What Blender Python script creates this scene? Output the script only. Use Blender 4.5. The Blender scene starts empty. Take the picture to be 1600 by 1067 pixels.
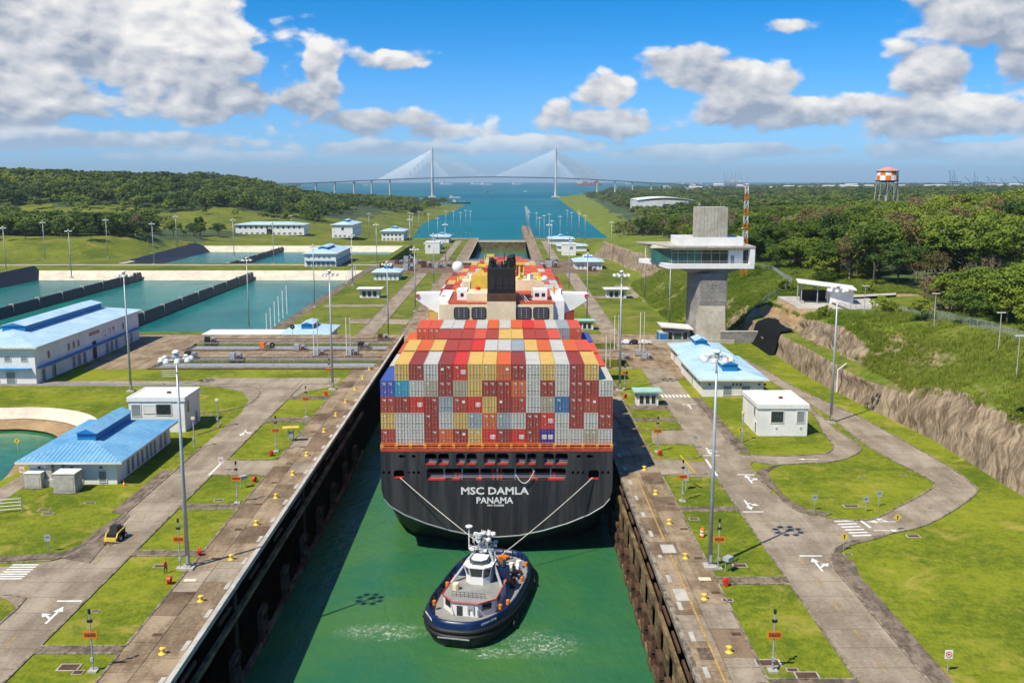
import bpy, bmesh, math, random
from math import pi, sin, cos, tan, atan, atan2, sqrt, radians, exp
from mathutils import Vector, Matrix, geometry
from mathutils.noise import noise as pnoise
random.seed(7)
SC = bpy.context.scene
COL = SC.collection
# ---------------------------------------------------------------- camera
FPX, CAMH = 1535.0, 52.0
PITCH = atan((533.5 - 279.0) / FPX)
cam = bpy.data.objects.new('camera', bpy.data.cameras.new('camera'))
COL.objects.link(cam)
cam.location = (0, 0, CAMH)
cam.rotation_euler = (pi / 2 - PITCH, 0, -5.0 / FPX)
cam.data.sensor_width = 36.0
cam.data.lens = FPX / 1600.0 * 36.0
cam.data.clip_start = 1.0
cam.data.clip_end = 60000.0
SC.camera = cam
CR = cam.rotation_euler.to_matrix()
# ---------------------------------------------------------------- sun, sky, exposure
SUN_EL = radians(55.0)
SUN_H = Vector((-0.724, -0.69, 0)).normalized()          # horizontal direction towards the sun
SUN_V = Vector((SUN_H.x * cos(SUN_EL), SUN_H.y * cos(SUN_EL), sin(SUN_EL)))
sl = bpy.data.lights.new('sun', 'SUN')
sl.energy = 4.6
sl.angle = radians(0.53)
sl.color = (1.0, 0.915, 0.755)
so = bpy.data.objects.new('sun', sl)
COL.objects.link(so)
so.rotation_euler = SUN_V.to_track_quat('Z', 'Y').to_euler()
SC.view_settings.view_transform = 'Standard'
SC.view_settings.look = 'None'
SC.view_settings.exposure = 0.38
SC.view_settings.gamma = 1.0
SC.render.engine = 'CYCLES'
SC.cycles.max_bounces = 5
SC.cycles.diffuse_bounces = 2
SC.cycles.glossy_bounces = 2
SC.cycles.transmission_bounces = 3
SC.cycles.volume_bounces = 0
SC.cycles.use_adaptive_sampling = True
SC.cycles.adaptive_threshold = 0.025
SC.cycles.caustics_reflective = False
SC.cycles.caustics_refractive = False


class NT:
    """small helper round a node tree"""
    def __init__(s, t):
        s.t = t
        s.n = t.nodes
        s.n.clear()

    def add(s, kind, **kw):
        nd = s.n.new(kind)
        for k, v in kw.items():
            setattr(nd, k, v)
        return nd

    def put(s, sock, v):
        if v is None:
            return
        if isinstance(v, bpy.types.NodeSocket):
            s.t.links.new(v, sock)
        else:
            sock.default_value = v

    def math(s, op, a, b=None, c=None, clamp=False):
        nd = s.add('ShaderNodeMath', operation=op)
        nd.use_clamp = clamp
        for i, v in enumerate((a, b, c)):
            s.put(nd.inputs[i], v)
        return nd.outputs[0]

    def vmath(s, op, a, b=None):
        nd = s.add('ShaderNodeVectorMath', operation=op)
        s.put(nd.inputs[0], a)
        if b is not None:
            s.put(nd.inputs['Scale' if op == 'SCALE' else 1], b)
        return nd.outputs['Value'] if op in ('LENGTH', 'DOT_PRODUCT', 'DISTANCE') else nd.outputs[0]

    def noise(s, vec, scale, detail=4, rough=0.55, dist=0.0):
        nd = s.add('ShaderNodeTexNoise')
        s.put(nd.inputs['Vector'], vec)
        s.put(nd.inputs['Scale'], scale)
        nd.inputs['Detail'].default_value = detail
        nd.inputs['Roughness'].default_value = rough
        nd.inputs['Distortion'].default_value = dist
        return nd.outputs['Fac']

    def ramp(s, fac, lo, hi, a=0.0, b=1.0):
        nd = s.add('ShaderNodeMapRange')
        nd.interpolation_type = 'SMOOTHSTEP'
        s.put(nd.inputs[0], fac)
        for i, v in enumerate((lo, hi, a, b)):
            s.put(nd.inputs[i + 1], v)
        return nd.outputs[0]

    def mix(s, fac, a, b, mode='MIX'):
        nd = s.add('ShaderNodeMix', data_type='RGBA', blend_type=mode)
        s.put(nd.inputs[0], fac)
        for i, v in ((6, a), (7, b)):
            if isinstance(v, (tuple, list)) and len(v) == 3:
                v = (*v, 1)
            s.put(nd.inputs[i], v)
        return nd.outputs[2]

    def xyz(s, v):
        nd = s.add('ShaderNodeSeparateXYZ')
        s.put(nd.inputs[0], v)
        return nd.outputs

    def comb(s, x, y, z):
        nd = s.add('ShaderNodeCombineXYZ')
        for i, v in enumerate((x, y, z)):
            s.put(nd.inputs[i], v)
        return nd.outputs[0]


def make_world():
    w = bpy.data.worlds.new('World')
    SC.world = w
    w.use_nodes = True
    t = NT(w.node_tree)
    sky = t.add('ShaderNodeTexSky', sky_type='NISHITA')
    sky.sun_disc = False
    sky.sun_elevation = SUN_EL
    sky.sun_rotation = atan2(SUN_H.x, SUN_H.y)
    sky.altitude = 0.0
    sky.air_density = 1.0
    sky.dust_density = 0.35
    sky.ozone_density = 2.2
    d = t.add('ShaderNodeTexCoord').outputs['Generated']
    x, y, z = t.xyz(d)
    az = t.math('ARCTAN2', x, y)
    el = t.math('ARCSINE', z)
    # the deep tropical blue of the picture: the sky's colour is tinted, paler towards the horizon
    tint = t.mix(t.ramp(el, 0.0, 0.19), (0.40, 0.74, 1.36), (0.035, 0.54, 1.02))
    skyc = t.mix(1.0, sky.outputs[0], tint, 'MULTIPLY')
    # clouds live on the sphere of directions: tiled noise of the direction, stretched sideways
    zz = t.math('MULTIPLY', z, 1.7)
    p = t.comb(x, y, zz)
    warp = t.add('ShaderNodeTexNoise')
    warp.inputs['Scale'].default_value = 9.0
    warp.inputs['Detail'].default_value = 3
    t.put(warp.inputs['Vector'], p)
    wv = t.vmath('SCALE', t.vmath('SUBTRACT', warp.outputs['Color'], (0.5, 0.5, 0.5)), 0.035)
    pw = t.vmath('ADD', p, wv)
    # cumulus heaps: where the heaps stand (azimuth, elevation, half-sizes, weight), in 1/1535 rad
    bank = [(40, 60, 300, 100, .60), (290, 92, 165, 84, .56), (400, 110, 56, 40, .42), (60, 170, 260, 50, .46), (290, 172, 180, 38, .40),
            (512, 116, 26, 38, .44), (500, 165, 66, 34, .40), (395, 155, 70, 32, .42), (600, 190, 150, 24, .36), (632, 103, 56, 16, .30),
            (455, 62, 34, 28, .28), (690, 208, 90, 18, .36), (150, 226, 330, 20, .48), (862, 182, 40, 26, .42), (940, 152, 52, 32, .40), (955, 196, 100, 30, .44),
            (1060, 115, 70, 36, .44), (1160, 138, 110, 36, .48), (1230, 180, 220, 34, .46), (1490, 45, 110, 60, .58), (1560, 115, 95, 85, .54), (1400, 135, 70, 44, .46),
            (1450, 195, 220, 36, .46), (1210, 60, 56, 16, .34), (1120, 240, 240, 15, .47), (1460, 240, 190, 16, .47), (620, 234, 170, 13, .44), (850, 228, 150, 15, .44), (330, 246, 260, 10, .40)]
    tot = num = den = None
    for (u, v, ru, rv, wt) in bank:
        a0, e0 = (u - 795.0) / 1535, (279.0 - v) / 1535
        da = t.math('MULTIPLY', t.math('SUBTRACT', az, a0), 1535.0 / ru)
        de = t.math('MULTIPLY_ADD', el, 1535.0 / rv, -e0 * 1535.0 / rv)
        qq = t.math('MULTIPLY_ADD', da, da, t.math('MULTIPLY', de, de))
        g = t.math('MULTIPLY', t.math('EXPONENT', t.math('MULTIPLY', qq, -1.0)), wt)
        gg = t.math('MULTIPLY', g, g)
        tot = g if tot is None else t.math('MAXIMUM', tot, g)
        num = t.math('MULTIPLY', gg, de) if num is None else t.math('MULTIPLY_ADD', gg, de, num)
        den = gg if den is None else t.math('ADD', den, gg)
    updown = t.math('DIVIDE', num, t.math('ADD', den, 0.0004))
    # the same weather all round: broad patches outside the view
    big = t.ramp(t.noise(p, 2.3, 2), 0.52, 0.72, 0.0, 0.42)
    inview = t.math('MULTIPLY', t.ramp(az, -0.75, -0.55), t.ramp(az, 0.75, 0.55))
    inview = t.math('MULTIPLY', inview, t.ramp(el, 0.30, 0.19))
    tot = t.math('MAXIMUM', tot, t.math('MULTIPLY', big, t.math('SUBTRACT', 1.0, inview)))

    def puff(vec, scale):
        nd = t.add('ShaderNodeTexVoronoi')
        nd.feature = 'F1'
        nd.inputs['Scale'].default_value = scale
        t.put(nd.inputs['Vector'], vec)
        return nd.outputs['Distance']

    def heap(vec):
        """rounded billows on broad fractal masses"""
        k = t.math('MULTIPLY_ADD', t.noise(vec, 12.0, 5, 0.56), 0.80, 0.185)
        k = t.math('MULTIPLY_ADD', puff(vec, 26.0), -0.16, k)
        return t.math('MULTIPLY_ADD', puff(vec, 62.0), -0.09, k)
    f0 = heap(pw)
    f1 = heap(t.vmath('ADD', pw, (-0.006, -0.001, 0.014)))
    dens = t.math('ADD', f0, tot)
    cov = t.ramp(dens, 0.615, 0.735)
    # light on the heaps: tops bright, undersides grey, each puff shaded by the next one towards the sun
    relief = t.math('MULTIPLY', t.math('SUBTRACT', f0, f1), 3.4)
    lit = t.math('ADD', t.math('ADD', 0.52, relief), t.math('MULTIPLY', updown, 0.50))
    low = t.noise(p, 7.0, 2)
    lit = t.math('ADD', lit, t.math('MULTIPLY', t.math('SUBTRACT', low, 0.47), -2.0), clamp=True)
    ccol = t.mix(lit, (2.6, 3.05, 3.85), (7.7, 7.5, 7.2))
    haze = t.ramp(el, 0.0, 0.075, 0.70, 0.0)
    ccol = t.mix(haze, ccol, (3.4, 4.8, 6.4))
    cov = t.math('MULTIPLY', cov, t.ramp(el, -0.002, 0.05, 0.35, 0.97))
    fin = t.mix(cov, skyc, ccol)
    bg = t.add('ShaderNodeBackground')
    t.put(bg.inputs['Color'], fin)
    bg.inputs['Strength'].default_value = 0.10
    out = t.add('ShaderNodeOutputWorld')
    t.t.links.new(bg.outputs[0], out.inputs[0])
    w.cycles.sampling_method = 'NONE'


make_world()


# ---------------------------------------------------------------- surveying helpers
def ray(u, v):
    return CR @ Vector(((u - 800.0) / FPX, (533.5 - v) / FPX, -1.0))


def P(u, v, z=0.0):
    """point of the level z that lies on the sight line"""
    r = ray(u, v)
    k = (z - CAMH) / r.z
    return Vector((r.x * k, r.y * k, z))


def PY(u, v, Y):
    r = ray(u, v)
    k = Y / r.y
    return Vector((r.x * k, Y, CAMH + r.z * k))


def Yv(v, z=0.0):
    return P(795, v, z).y


# ---------------------------------------------------------------- mesh builder
class MB:
    def __init__(s):
        s.v, s.f, s.m = [], [], []

    def add(s, vs, fs, mi=0):
        b = len(s.v)
        s.v += [tuple(q) for q in vs]
        s.f += [tuple(i + b for i in f) for f in fs]
        s.m += [mi] * len(fs)
        return s

    def box(s, c, d, rz=0.0, mi=0, taper=1.0):
        x, y, z = (k / 2 for k in d)
        cr, sr = cos(rz), sin(rz)
        vs = []
        for k, tz in ((-z, 1.0), (z, taper)):
            for a, b in ((-x, -y), (x, -y), (x, y), (-x, y)):
                a, b = a * tz, b * tz
                vs.append((c[0] + a * cr - b * sr, c[1] + a * sr + b * cr, c[2] + k))
        return s.add(vs, [(3, 2, 1, 0), (4, 5, 6, 7), (0, 1, 5, 4), (1, 2, 6, 5), (2, 3, 7, 6), (3, 0, 4, 7)], mi)

    def b2(s, x0, x1, y0, y1, z0, z1, mi=0):
        return s.box(((x0 + x1) / 2, (y0 + y1) / 2, (z0 + z1) / 2), (x1 - x0, y1 - y0, z1 - z0), 0, mi)

    def prism(s, poly, z0, z1, mi=0):
        n = len(poly)
        vs = [(p[0], p[1], z0) for p in poly] + [(p[0], p[1], z1) for p in poly]
        fs = [tuple(range(n - 1, -1, -1)), tuple(range(n, 2 * n))]
        fs += [(i, (i + 1) % n, n + (i + 1) % n, n + i) for i in range(n)]
        return s.add(vs, fs, mi)

    def tube(s, a, b, r0, r1=None, n=8, mi=0, caps=True):
        r1 = r0 if r1 is None else r1
        a, b = Vector(a), Vector(b)
        d = (b - a)
        if d.length < 1e-6:
            return s
        d.normalize()
        e = d.orthogonal().normalized()
        g = d.cross(e)
        vs = []
        for c, r in ((a, r0), (b, r1)):
            for i in range(n):
                w = 2 * pi * i / n
                vs.append(c + e * (cos(w) * r) + g * (sin(w) * r))
        fs = [(i, (i + 1) % n, n + (i + 1) % n, n + i) for i in range(n)]
        if caps:
            fs += [tuple(range(n - 1, -1, -1)), tuple(range(n, 2 * n))]
        return s.add(vs, fs, mi)

    def path(s, pts, r, n=6, mi=0):
        for a, b in zip(pts, pts[1:]):
            s.tube(a, b, r, r, n, mi)
        return s

    def lathe(s, prof, c=(0, 0, 0), n=12, mi=0):
        vs, fs = [], []
        for (r, z) in prof:
            for i in range(n):
                w = 2 * pi * i / n
                vs.append((c[0] + r * cos(w), c[1] + r * sin(w), c[2] + z))
        for k in range(len(prof) - 1):
            for i in range(n):
                j = (i + 1) % n
                fs.append((k * n + i, k * n + j, k * n + n + j, k * n + n + i))
        fs.append(tuple(range(n - 1, -1, -1)))
        fs.append(tuple((len(prof) - 1) * n + i for i in range(n)))
        return s.add(vs, fs, mi)

    def quad(s, a, b, c, d, mi=0):
        return s.add([a, b, c, d], [(0, 1, 2, 3)], mi)

    def mesh(s, name, mats, smooth=False):
        me = bpy.data.meshes.new(name)
        me.from_pydata(s.v, [], s.f)
        if not isinstance(mats, (list, tuple)):
            mats = [mats]
        for m in mats:
            me.materials.append(m)
        if len(mats) > 1:
            me.polygons.foreach_set('material_index', s.m)
        if smooth:
            me.polygons.foreach_set('use_smooth', [True] * len(s.f))
        me.update()
        return me

    def build(s, name, mats, parent=None, smooth=False):
        return link(name, s.mesh(name, mats, smooth), parent)


def link(name, me, parent=None, loc=None, rz=None):
    o = bpy.data.objects.new(name, me)
    COL.objects.link(o)
    if parent is not None:
        o.parent = parent
    if loc is not None:
        o.location = loc
    if rz is not None:
        o.rotation_euler = (0, 0, rz)
    return o


def tag(o, label, cat, group=None):
    o['label'] = label
    o['category'] = cat
    if group:
        o['group'] = group
    return o


def thing(name, label, cat, loc=(0, 0, 0), rz=0.0, group=None):
    o = link(name, None, None, loc, rz)
    o.empty_display_size = 0.5
    return tag(o, label, cat, group)


def setting(o, kind='structure'):
    o['kind'] = kind
    return o


def dup(root, loc, rz=0.0, label=None, group=None):
    kids = list(root.children)
    r = root.copy()
    COL.objects.link(r)
    r.location = loc
    r.rotation_euler = (0, 0, rz)
    if label:
        r['label'] = label
    if group:
        r['group'] = group
    for ch in kids:
        c = ch.copy()
        COL.objects.link(c)
        c.parent = r
        for g in ch.children:
            k = g.copy()
            COL.objects.link(k)
            k.parent = c
    return r


def inside(p, poly):
    c = False
    n = len(poly)
    for i in range(n):
        a, b = poly[i], poly[i - 1]
        if (a[1] > p[1]) != (b[1] > p[1]) and p[0] < (b[0] - a[0]) * (p[1] - a[1]) / (b[1] - a[1]) + a[0]:
            c = not c
    return c


def cdt(outer, holes=()):
    """triangles of a polygon with holes: (2-D points, faces)"""
    pts, edges = [], []
    for loop in [outer, *holes]:
        b = len(pts)
        pts += [Vector((p[0], p[1])) for p in loop]
        edges += [(b + i, b + (i + 1) % len(loop)) for i in range(len(loop))]
    vs, es, fs, *_ = geometry.delaunay_2d_cdt(pts, edges, [], 0, 1e-5)
    keep = []
    for f in fs:
        c = (sum(vs[i].x for i in f) / 3, sum(vs[i].y for i in f) / 3)
        if inside(c, outer) and not any(inside(c, h) for h in holes):
            a, b, d = (vs[i] for i in f)
            if (b - a).cross(d - a) < 0:
                f = f[::-1]
            keep.append(tuple(f))
    return vs, keep


def sheet(name, outer, z, m, holes=(), skirt=0.0):
    """a level sheet with holes; skirt = depth of the side faces round its rim"""
    vs, fs = cdt(outer, holes)
    mb = MB()
    mb.add([(p.x, p.y, z) for p in vs], fs)
    if skirt:
        for loop in [outer, *holes]:
            n = len(loop)
            for i in range(n):
                a, b = loop[i], loop[(i + 1) % n]
                mb.quad((a[0], a[1], z), (b[0], b[1], z), (b[0], b[1], z - skirt), (a[0], a[1], z - skirt))
    return setting(mb.build(name, m))


def arc(c, r, a0, a1, n=8):
    return [(c[0] + r * cos(radians(a0 + (a1 - a0) * i / n)), c[1] + r * sin(radians(a0 + (a1 - a0) * i / n))) for i in range(n + 1)]


def smooth_line(pts, n=6, closed=False):
    """Catmull-Rom through the points"""
    pts = [Vector(p) for p in pts]
    out = []
    m = len(pts)
    rng = range(m if closed else m - 1)
    for i in rng:
        if closed:
            p0, p1, p2, p3 = pts[i - 1], pts[i], pts[(i + 1) % m], pts[(i + 2) % m]
        else:
            p0, p1, p2, p3 = pts[max(i - 1, 0)], pts[i], pts[i + 1], pts[min(i + 2, m - 1)]
        for k in range(n):
            t = k / n
            out.append(0.5 * ((2 * p1) + (p2 - p0) * t + (2 * p0 - 5 * p1 + 4 * p2 - p3) * t * t + (3 * p1 - p0 - 3 * p2 + p3) * t ** 3))
    if not closed:
        out.append(pts[-1])
    return out


def ribbon(mb, line, w, z0, z1, closed=False, mi=0):
    """a kerb-like bar of width w along a line, between heights z0 and z1"""
    n = len(line)
    L, R = [], []
    for i in range(n):
        a = Vector(line[i - 1][:2]) if (i > 0 or closed) else Vector(line[i][:2])
        b = Vector(line[(i + 1) % n][:2]) if (i < n - 1 or closed) else Vector(line[i][:2])
        d = (b - a)
        d = d.normalized() if d.length > 1e-9 else Vector((1, 0))
        nn = Vector((-d.y, d.x)) * (w / 2)
        c = Vector(line[i][:2])
        L.append(c + nn)
        R.append(c - nn)
    for i in range(n if closed else n - 1):
        j = (i + 1) % n
        q = [(L[i], z0), (R[i], z0), (R[j], z0), (L[j], z0), (L[i], z1), (R[i], z1), (R[j], z1), (L[j], z1)]
        mb.add([(p.x, p.y, z) for p, z in q], [(4, 5, 6, 7), (0, 4, 7, 3), (1, 2, 6, 5), (0, 1, 5, 4), (3, 7, 6, 2)], mi)
    return mb


def text_mesh(body, size, m, depth=0.02, bold=0.0, align='CENTER'):
    cu = bpy.data.curves.new('lettering', 'FONT')
    cu.body = body
    cu.size = size
    cu.align_x = align
    cu.align_y = 'CENTER'
    cu.extrude = depth
    cu.offset = bold
    cu.resolution_u = 2
    o = bpy.data.objects.new('lettering', cu)
    COL.objects.link(o)
    dg = bpy.context.evaluated_depsgraph_get()
    me = bpy.data.meshes.new_from_object(o.evaluated_get(dg))
    bpy.data.objects.remove(o)
    me.materials.clear()
    me.materials.append(m)
    return me


# ---------------------------------------------------------------- materials
def base_mat(name):
    m = bpy.data.materials.new(name)
    m.use_nodes = True
    t = NT(m.node_tree)
    b = t.add('ShaderNodeBsdfPrincipled')
    o = t.add('ShaderNodeOutputMaterial')
    t.t.links.new(b.outputs[0], o.inputs[0])
    return m, t, b


def mat(name, c, rough=0.6, var=0.25, scale=0.5, bump=0.0, bscale=6.0, metal=0.0, c2=None, spec=0.4, stretch=(1, 1, 1), local=False):
    m, t, b = base_mat(name)
    if local:
        pos = t.add('ShaderNodeTexCoord').outputs['Object']
    else:
        pos = t.add('ShaderNodeNewGeometry').outputs['Position']
    pos = t.vmath('MULTIPLY', pos, stretch)
    n1 = t.noise(pos, scale, 6, 0.6)
    n2 = t.noise(pos, scale * 7.3, 4, 0.6)
    f = t.math('ADD', t.math('MULTIPLY', n1, 0.65), t.math('MULTIPLY', n2, 0.35))
    f = t.ramp(f, 0.33, 0.67)
    lo = tuple(k * (1 - var) for k in c) if c2 is None else c2
    hi = tuple(min(1, k * (1 + var * 0.6)) for k in c) if c2 is None else c
    t.put(b.inputs['Base Color'], t.mix(f, lo, hi))
    b.inputs['Roughness'].default_value = rough
    b.inputs['Metallic'].default_value = metal
    b.inputs['Specular IOR Level'].default_value = spec
    if bump:
        bp = t.add('ShaderNodeBump')
        bp.inputs['Strength'].default_value = bump
        bp.inputs['Distance'].default_value = 0.3
        t.put(bp.inputs['Height'], t.noise(pos, bscale, 5, 0.6))
        t.put(b.inputs['Normal'], bp.outputs[0])
    return m


def concrete(name, c, dark, scale=0.12, joints=None):
    """weathered concrete: broad stains, streaks along the quay, speckle"""
    m, t, b = base_mat(name)
    pos = t.add('ShaderNodeNewGeometry').outputs['Position']
    n1 = t.noise(pos, scale, 7, 0.62, 0.6)
    n2 = t.noise(t.vmath('MULTIPLY', pos, (1.0, 0.22, 1.0)), scale * 5, 5, 0.6)
    n3 = t.noise(pos, 2.2, 5, 0.65)
    f = t.math('ADD', t.math('MULTIPLY', n1, 0.45), t.math('ADD', t.math('MULTIPLY', n2, 0.3), t.math('MULTIPLY', n3, 0.25)))
    col = t.mix(t.ramp(f, 0.40, 0.60), dark, c)
    tyre = t.ramp(t.noise(t.vmath('MULTIPLY', pos, (1.0, 0.06, 1.0)), 1.1, 5, 0.65), 0.54, 0.72, 0, 0.45)
    col = t.mix(tyre, col, dark)
    pale = t.ramp(t.noise(pos, scale * 2.3, 6, 0.7, 1.0), 0.62, 0.78, 0, 0.4)
    col = t.mix(pale, col, tuple(min(1, k * 1.35) for k in c))
    if joints:
        x, y, z = t.xyz(pos)
        for ax, st, off in joints:
            v = (x, y)[ax]
            fr = t.math('FRACT', t.math('DIVIDE', t.math('ADD', v, off), st))
            ln = t.math('LESS_THAN', t.math('ABSOLUTE', t.math('SUBTRACT', fr, 0.5)), 0.09 / st)
            col = t.mix(t.math('MULTIPLY', ln, 0.45), col, tuple(k * 0.45 for k in dark))
    t.put(b.inputs['Base Color'], col)
    b.inputs['Roughness'].default_value = 0.85
    b.inputs['Specular IOR Level'].default_value = 0.25
    bp = t.add('ShaderNodeBump')
    bp.inputs['Strength'].default_value = 0.25
    bp.inputs['Distance'].default_value = 0.08
    t.put(bp.inputs['Height'], n3)
    t.put(b.inputs['Normal'], bp.outputs[0])
    return m


def grass_mat(name, a, bcol, dry, s=0.06, dryamt=0.5):
    m, t, b = base_mat(name)
    pos = t.add('ShaderNodeNewGeometry').outputs['Position']
    n1 = t.noise(pos, s, 6, 0.62, 0.4)
    n2 = t.noise(pos, s * 11, 6, 0.7)
    n3 = t.noise(t.vmath('MULTIPLY', pos, (1.0, 0.35, 1.0)), 3.0, 5, 0.7)
    f = t.math('ADD', t.math('MULTIPLY', n1, 0.4), t.math('ADD', t.math('MULTIPLY', n2, 0.35), t.math('MULTIPLY', n3, 0.25)))
    col = t.mix(t.ramp(f, 0.40, 0.59), a, bcol)
    dr = t.ramp(t.noise(pos, s * 2.7, 6, 0.7, 0.8), 0.52, 0.72, 0, dryamt)
    col = t.mix(dr, col, dry)
    blot = t.ramp(t.noise(pos, 0.55, 7, 0.72, 0.6), 0.56, 0.70, 0, 0.55)
    col = t.mix(blot, col, tuple(k * 0.62 for k in a))
    t.put(b.inputs['Base Color'], col)
    b.inputs['Roughness'].default_value = 0.95
    b.inputs['Specular IOR Level'].default_value = 0.1
    bp = t.add('ShaderNodeBump')
    bp.inputs['Strength'].default_value = 0.6
    bp.inputs['Distance'].default_value = 0.12
    t.put(bp.inputs['Height'], t.noise(pos, 4.0, 6, 0.75))
    t.put(b.inputs['Normal'], bp.outputs[0])
    return m


def water_mat(name, shallow, deep, scale=0.7, bump=0.12, rough=0.08, big=0.02, amount=1.0):
    m, t, b = base_mat(name)
    pos = t.add('ShaderNodeNewGeometry').outputs['Position']
    n = t.noise(pos, big, 4, 0.55, 0.7)
    t.put(b.inputs['Base Color'], t.mix(t.ramp(n, 0.35, 0.65), deep, shallow))
    b.inputs['Roughness'].default_value = rough
    b.inputs['IOR'].default_value = 1.33
    b.inputs['Specular IOR Level'].default_value = 0.5 * amount
    st = t.vmath('MULTIPLY', pos, (1.0, 0.55, 1.0))
    h = t.math('ADD', t.noise(st, scale, 6, 0.62, 0.3), t.math('MULTIPLY', t.noise(st, scale * 0.17, 3, 0.5), 1.6))
    bp = t.add('ShaderNodeBump')
    bp.inputs['Strength'].default_value = bump
    bp.inputs['Distance'].default_value = 1.0
    t.put(bp.inputs['Height'], h)
    t.put(b.inputs['Normal'], bp.outputs[0])
    return m


def leaf_mat(name, a, bcol):
    m, t, b = base_mat(name)
    pos = t.add('ShaderNodeNewGeometry').outputs['Position']
    inf = t.add('ShaderNodeObjectInfo').outputs['Random']
    n = t.noise(pos, 0.30, 4, 0.6)
    n2 = t.noise(pos, 0.035, 3, 0.6)
    n3 = t.noise(pos, 0.0055, 3, 0.6)
    f = t.math('ADD', t.math('MULTIPLY', n, 0.40), t.math('ADD', t.math('MULTIPLY', inf, 0.25), t.math('ADD', t.math('MULTIPLY', n2, 0.30), t.math('MULTIPLY', t.math('SUBTRACT', n3, 0.45), 1.3))))
    t.put(b.inputs['Base Color'], t.mix(t.ramp(f, 0.30, 0.75), a, bcol))
    b.inputs['Roughness'].default_value = 0.7
    b.inputs['Specular IOR Level'].default_value = 0.2
    tr = t.add('ShaderNodeBsdfTranslucent')
    t.put(tr.inputs[0], t.mix(0.5, a, bcol))
    mx = t.add('ShaderNodeMixShader')
    mx.inputs[0].default_value = 0.25
    t.t.links.new(b.outputs[0], mx.inputs[1])
    t.t.links.new(tr.outputs[0], mx.inputs[2])
    out = [n_ for n_ in t.n if n_.type == 'OUTPUT_MATERIAL'][0]
    t.t.links.new(mx.outputs[0], out.inputs[0])
    return m


def rock_mat(name, a, bcol):
    m, t, b = base_mat(name)
    pos = t.add('ShaderNodeNewGeometry').outputs['Position']
    st = t.vmath('MULTIPLY', pos, (0.25, 1.0, 0.22))
    n = t.noise(st, 0.45, 8, 0.68, 1.2)
    n2 = t.noise(pos, 0.10, 5, 0.6)
    n3 = t.noise(st, 2.2, 6, 0.7)
    f = t.math('ADD', t.math('MULTIPLY', n, 0.5), t.math('ADD', t.math('MULTIPLY', n2, 0.3), t.math('MULTIPLY', n3, 0.2)))
    col = t.mix(t.ramp(f, 0.36, 0.64), a, bcol)
    col = t.mix(t.ramp(n, 0.66, 0.74, 0, 0.6), col, tuple(min(1, k * 1.7) for k in bcol))
    t.put(b.inputs['Base Color'], col)
    b.inputs['Roughness'].default_value = 0.95
    b.inputs['Specular IOR Level'].default_value = 0.1
    bp = t.add('ShaderNodeBump')
    bp.inputs['Strength'].default_value = 0.9
    bp.inputs['Distance'].default_value = 0.6
    t.put(bp.inputs['Height'], t.math('ADD', n, t.math('MULTIPLY', n3, 0.4)))
    t.put(b.inputs['Normal'], bp.outputs[0])
    return m


def hull_mat():
    m, t, b = base_mat('hull_black')
    pos = t.add('ShaderNodeNewGeometry').outputs['Position']
    st = t.vmath('MULTIPLY', pos, (1.0, 1.0, 0.07))
    n = t.noise(st, 0.55, 6, 0.6)
    n2 = t.noise(st, 2.5, 4, 0.6)
    f = t.ramp(t.math('ADD', t.math('MULTIPLY', n, 0.65), t.math('MULTIPLY', n2, 0.35)), 0.38, 0.66)
    col = t.mix(f, (0.014, 0.015, 0.017), (0.055, 0.053, 0.050))
    rust = t.ramp(t.noise(pos, 0.22, 6, 0.7), 0.62, 0.75, 0, 0.5)
    col = t.mix(rust, col, (0.06, 0.03, 0.018))
    t.put(b.inputs['Base Color'], col)
    b.inputs['Roughness'].default_value = 0.6
    return m


def roof_mat(name, a, bcol):
    """painted sheet roofing: faded patches; ribs are geometry"""
    m, t, b = base_mat(name)
    pos = t.add('ShaderNodeNewGeometry').outputs['Position']
    n = t.noise(pos, 0.16, 6, 0.65, 0.5)
    n2 = t.noise(pos, 1.6, 5, 0.65)
    f = t.ramp(t.math('ADD', t.math('MULTIPLY', n, 0.65), t.math('MULTIPLY', n2, 0.35)), 0.36, 0.66)
    t.put(b.inputs['Base Color'], t.mix(f, a, bcol))
    b.inputs['Roughness'].default_value = 0.5
    return m


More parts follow.
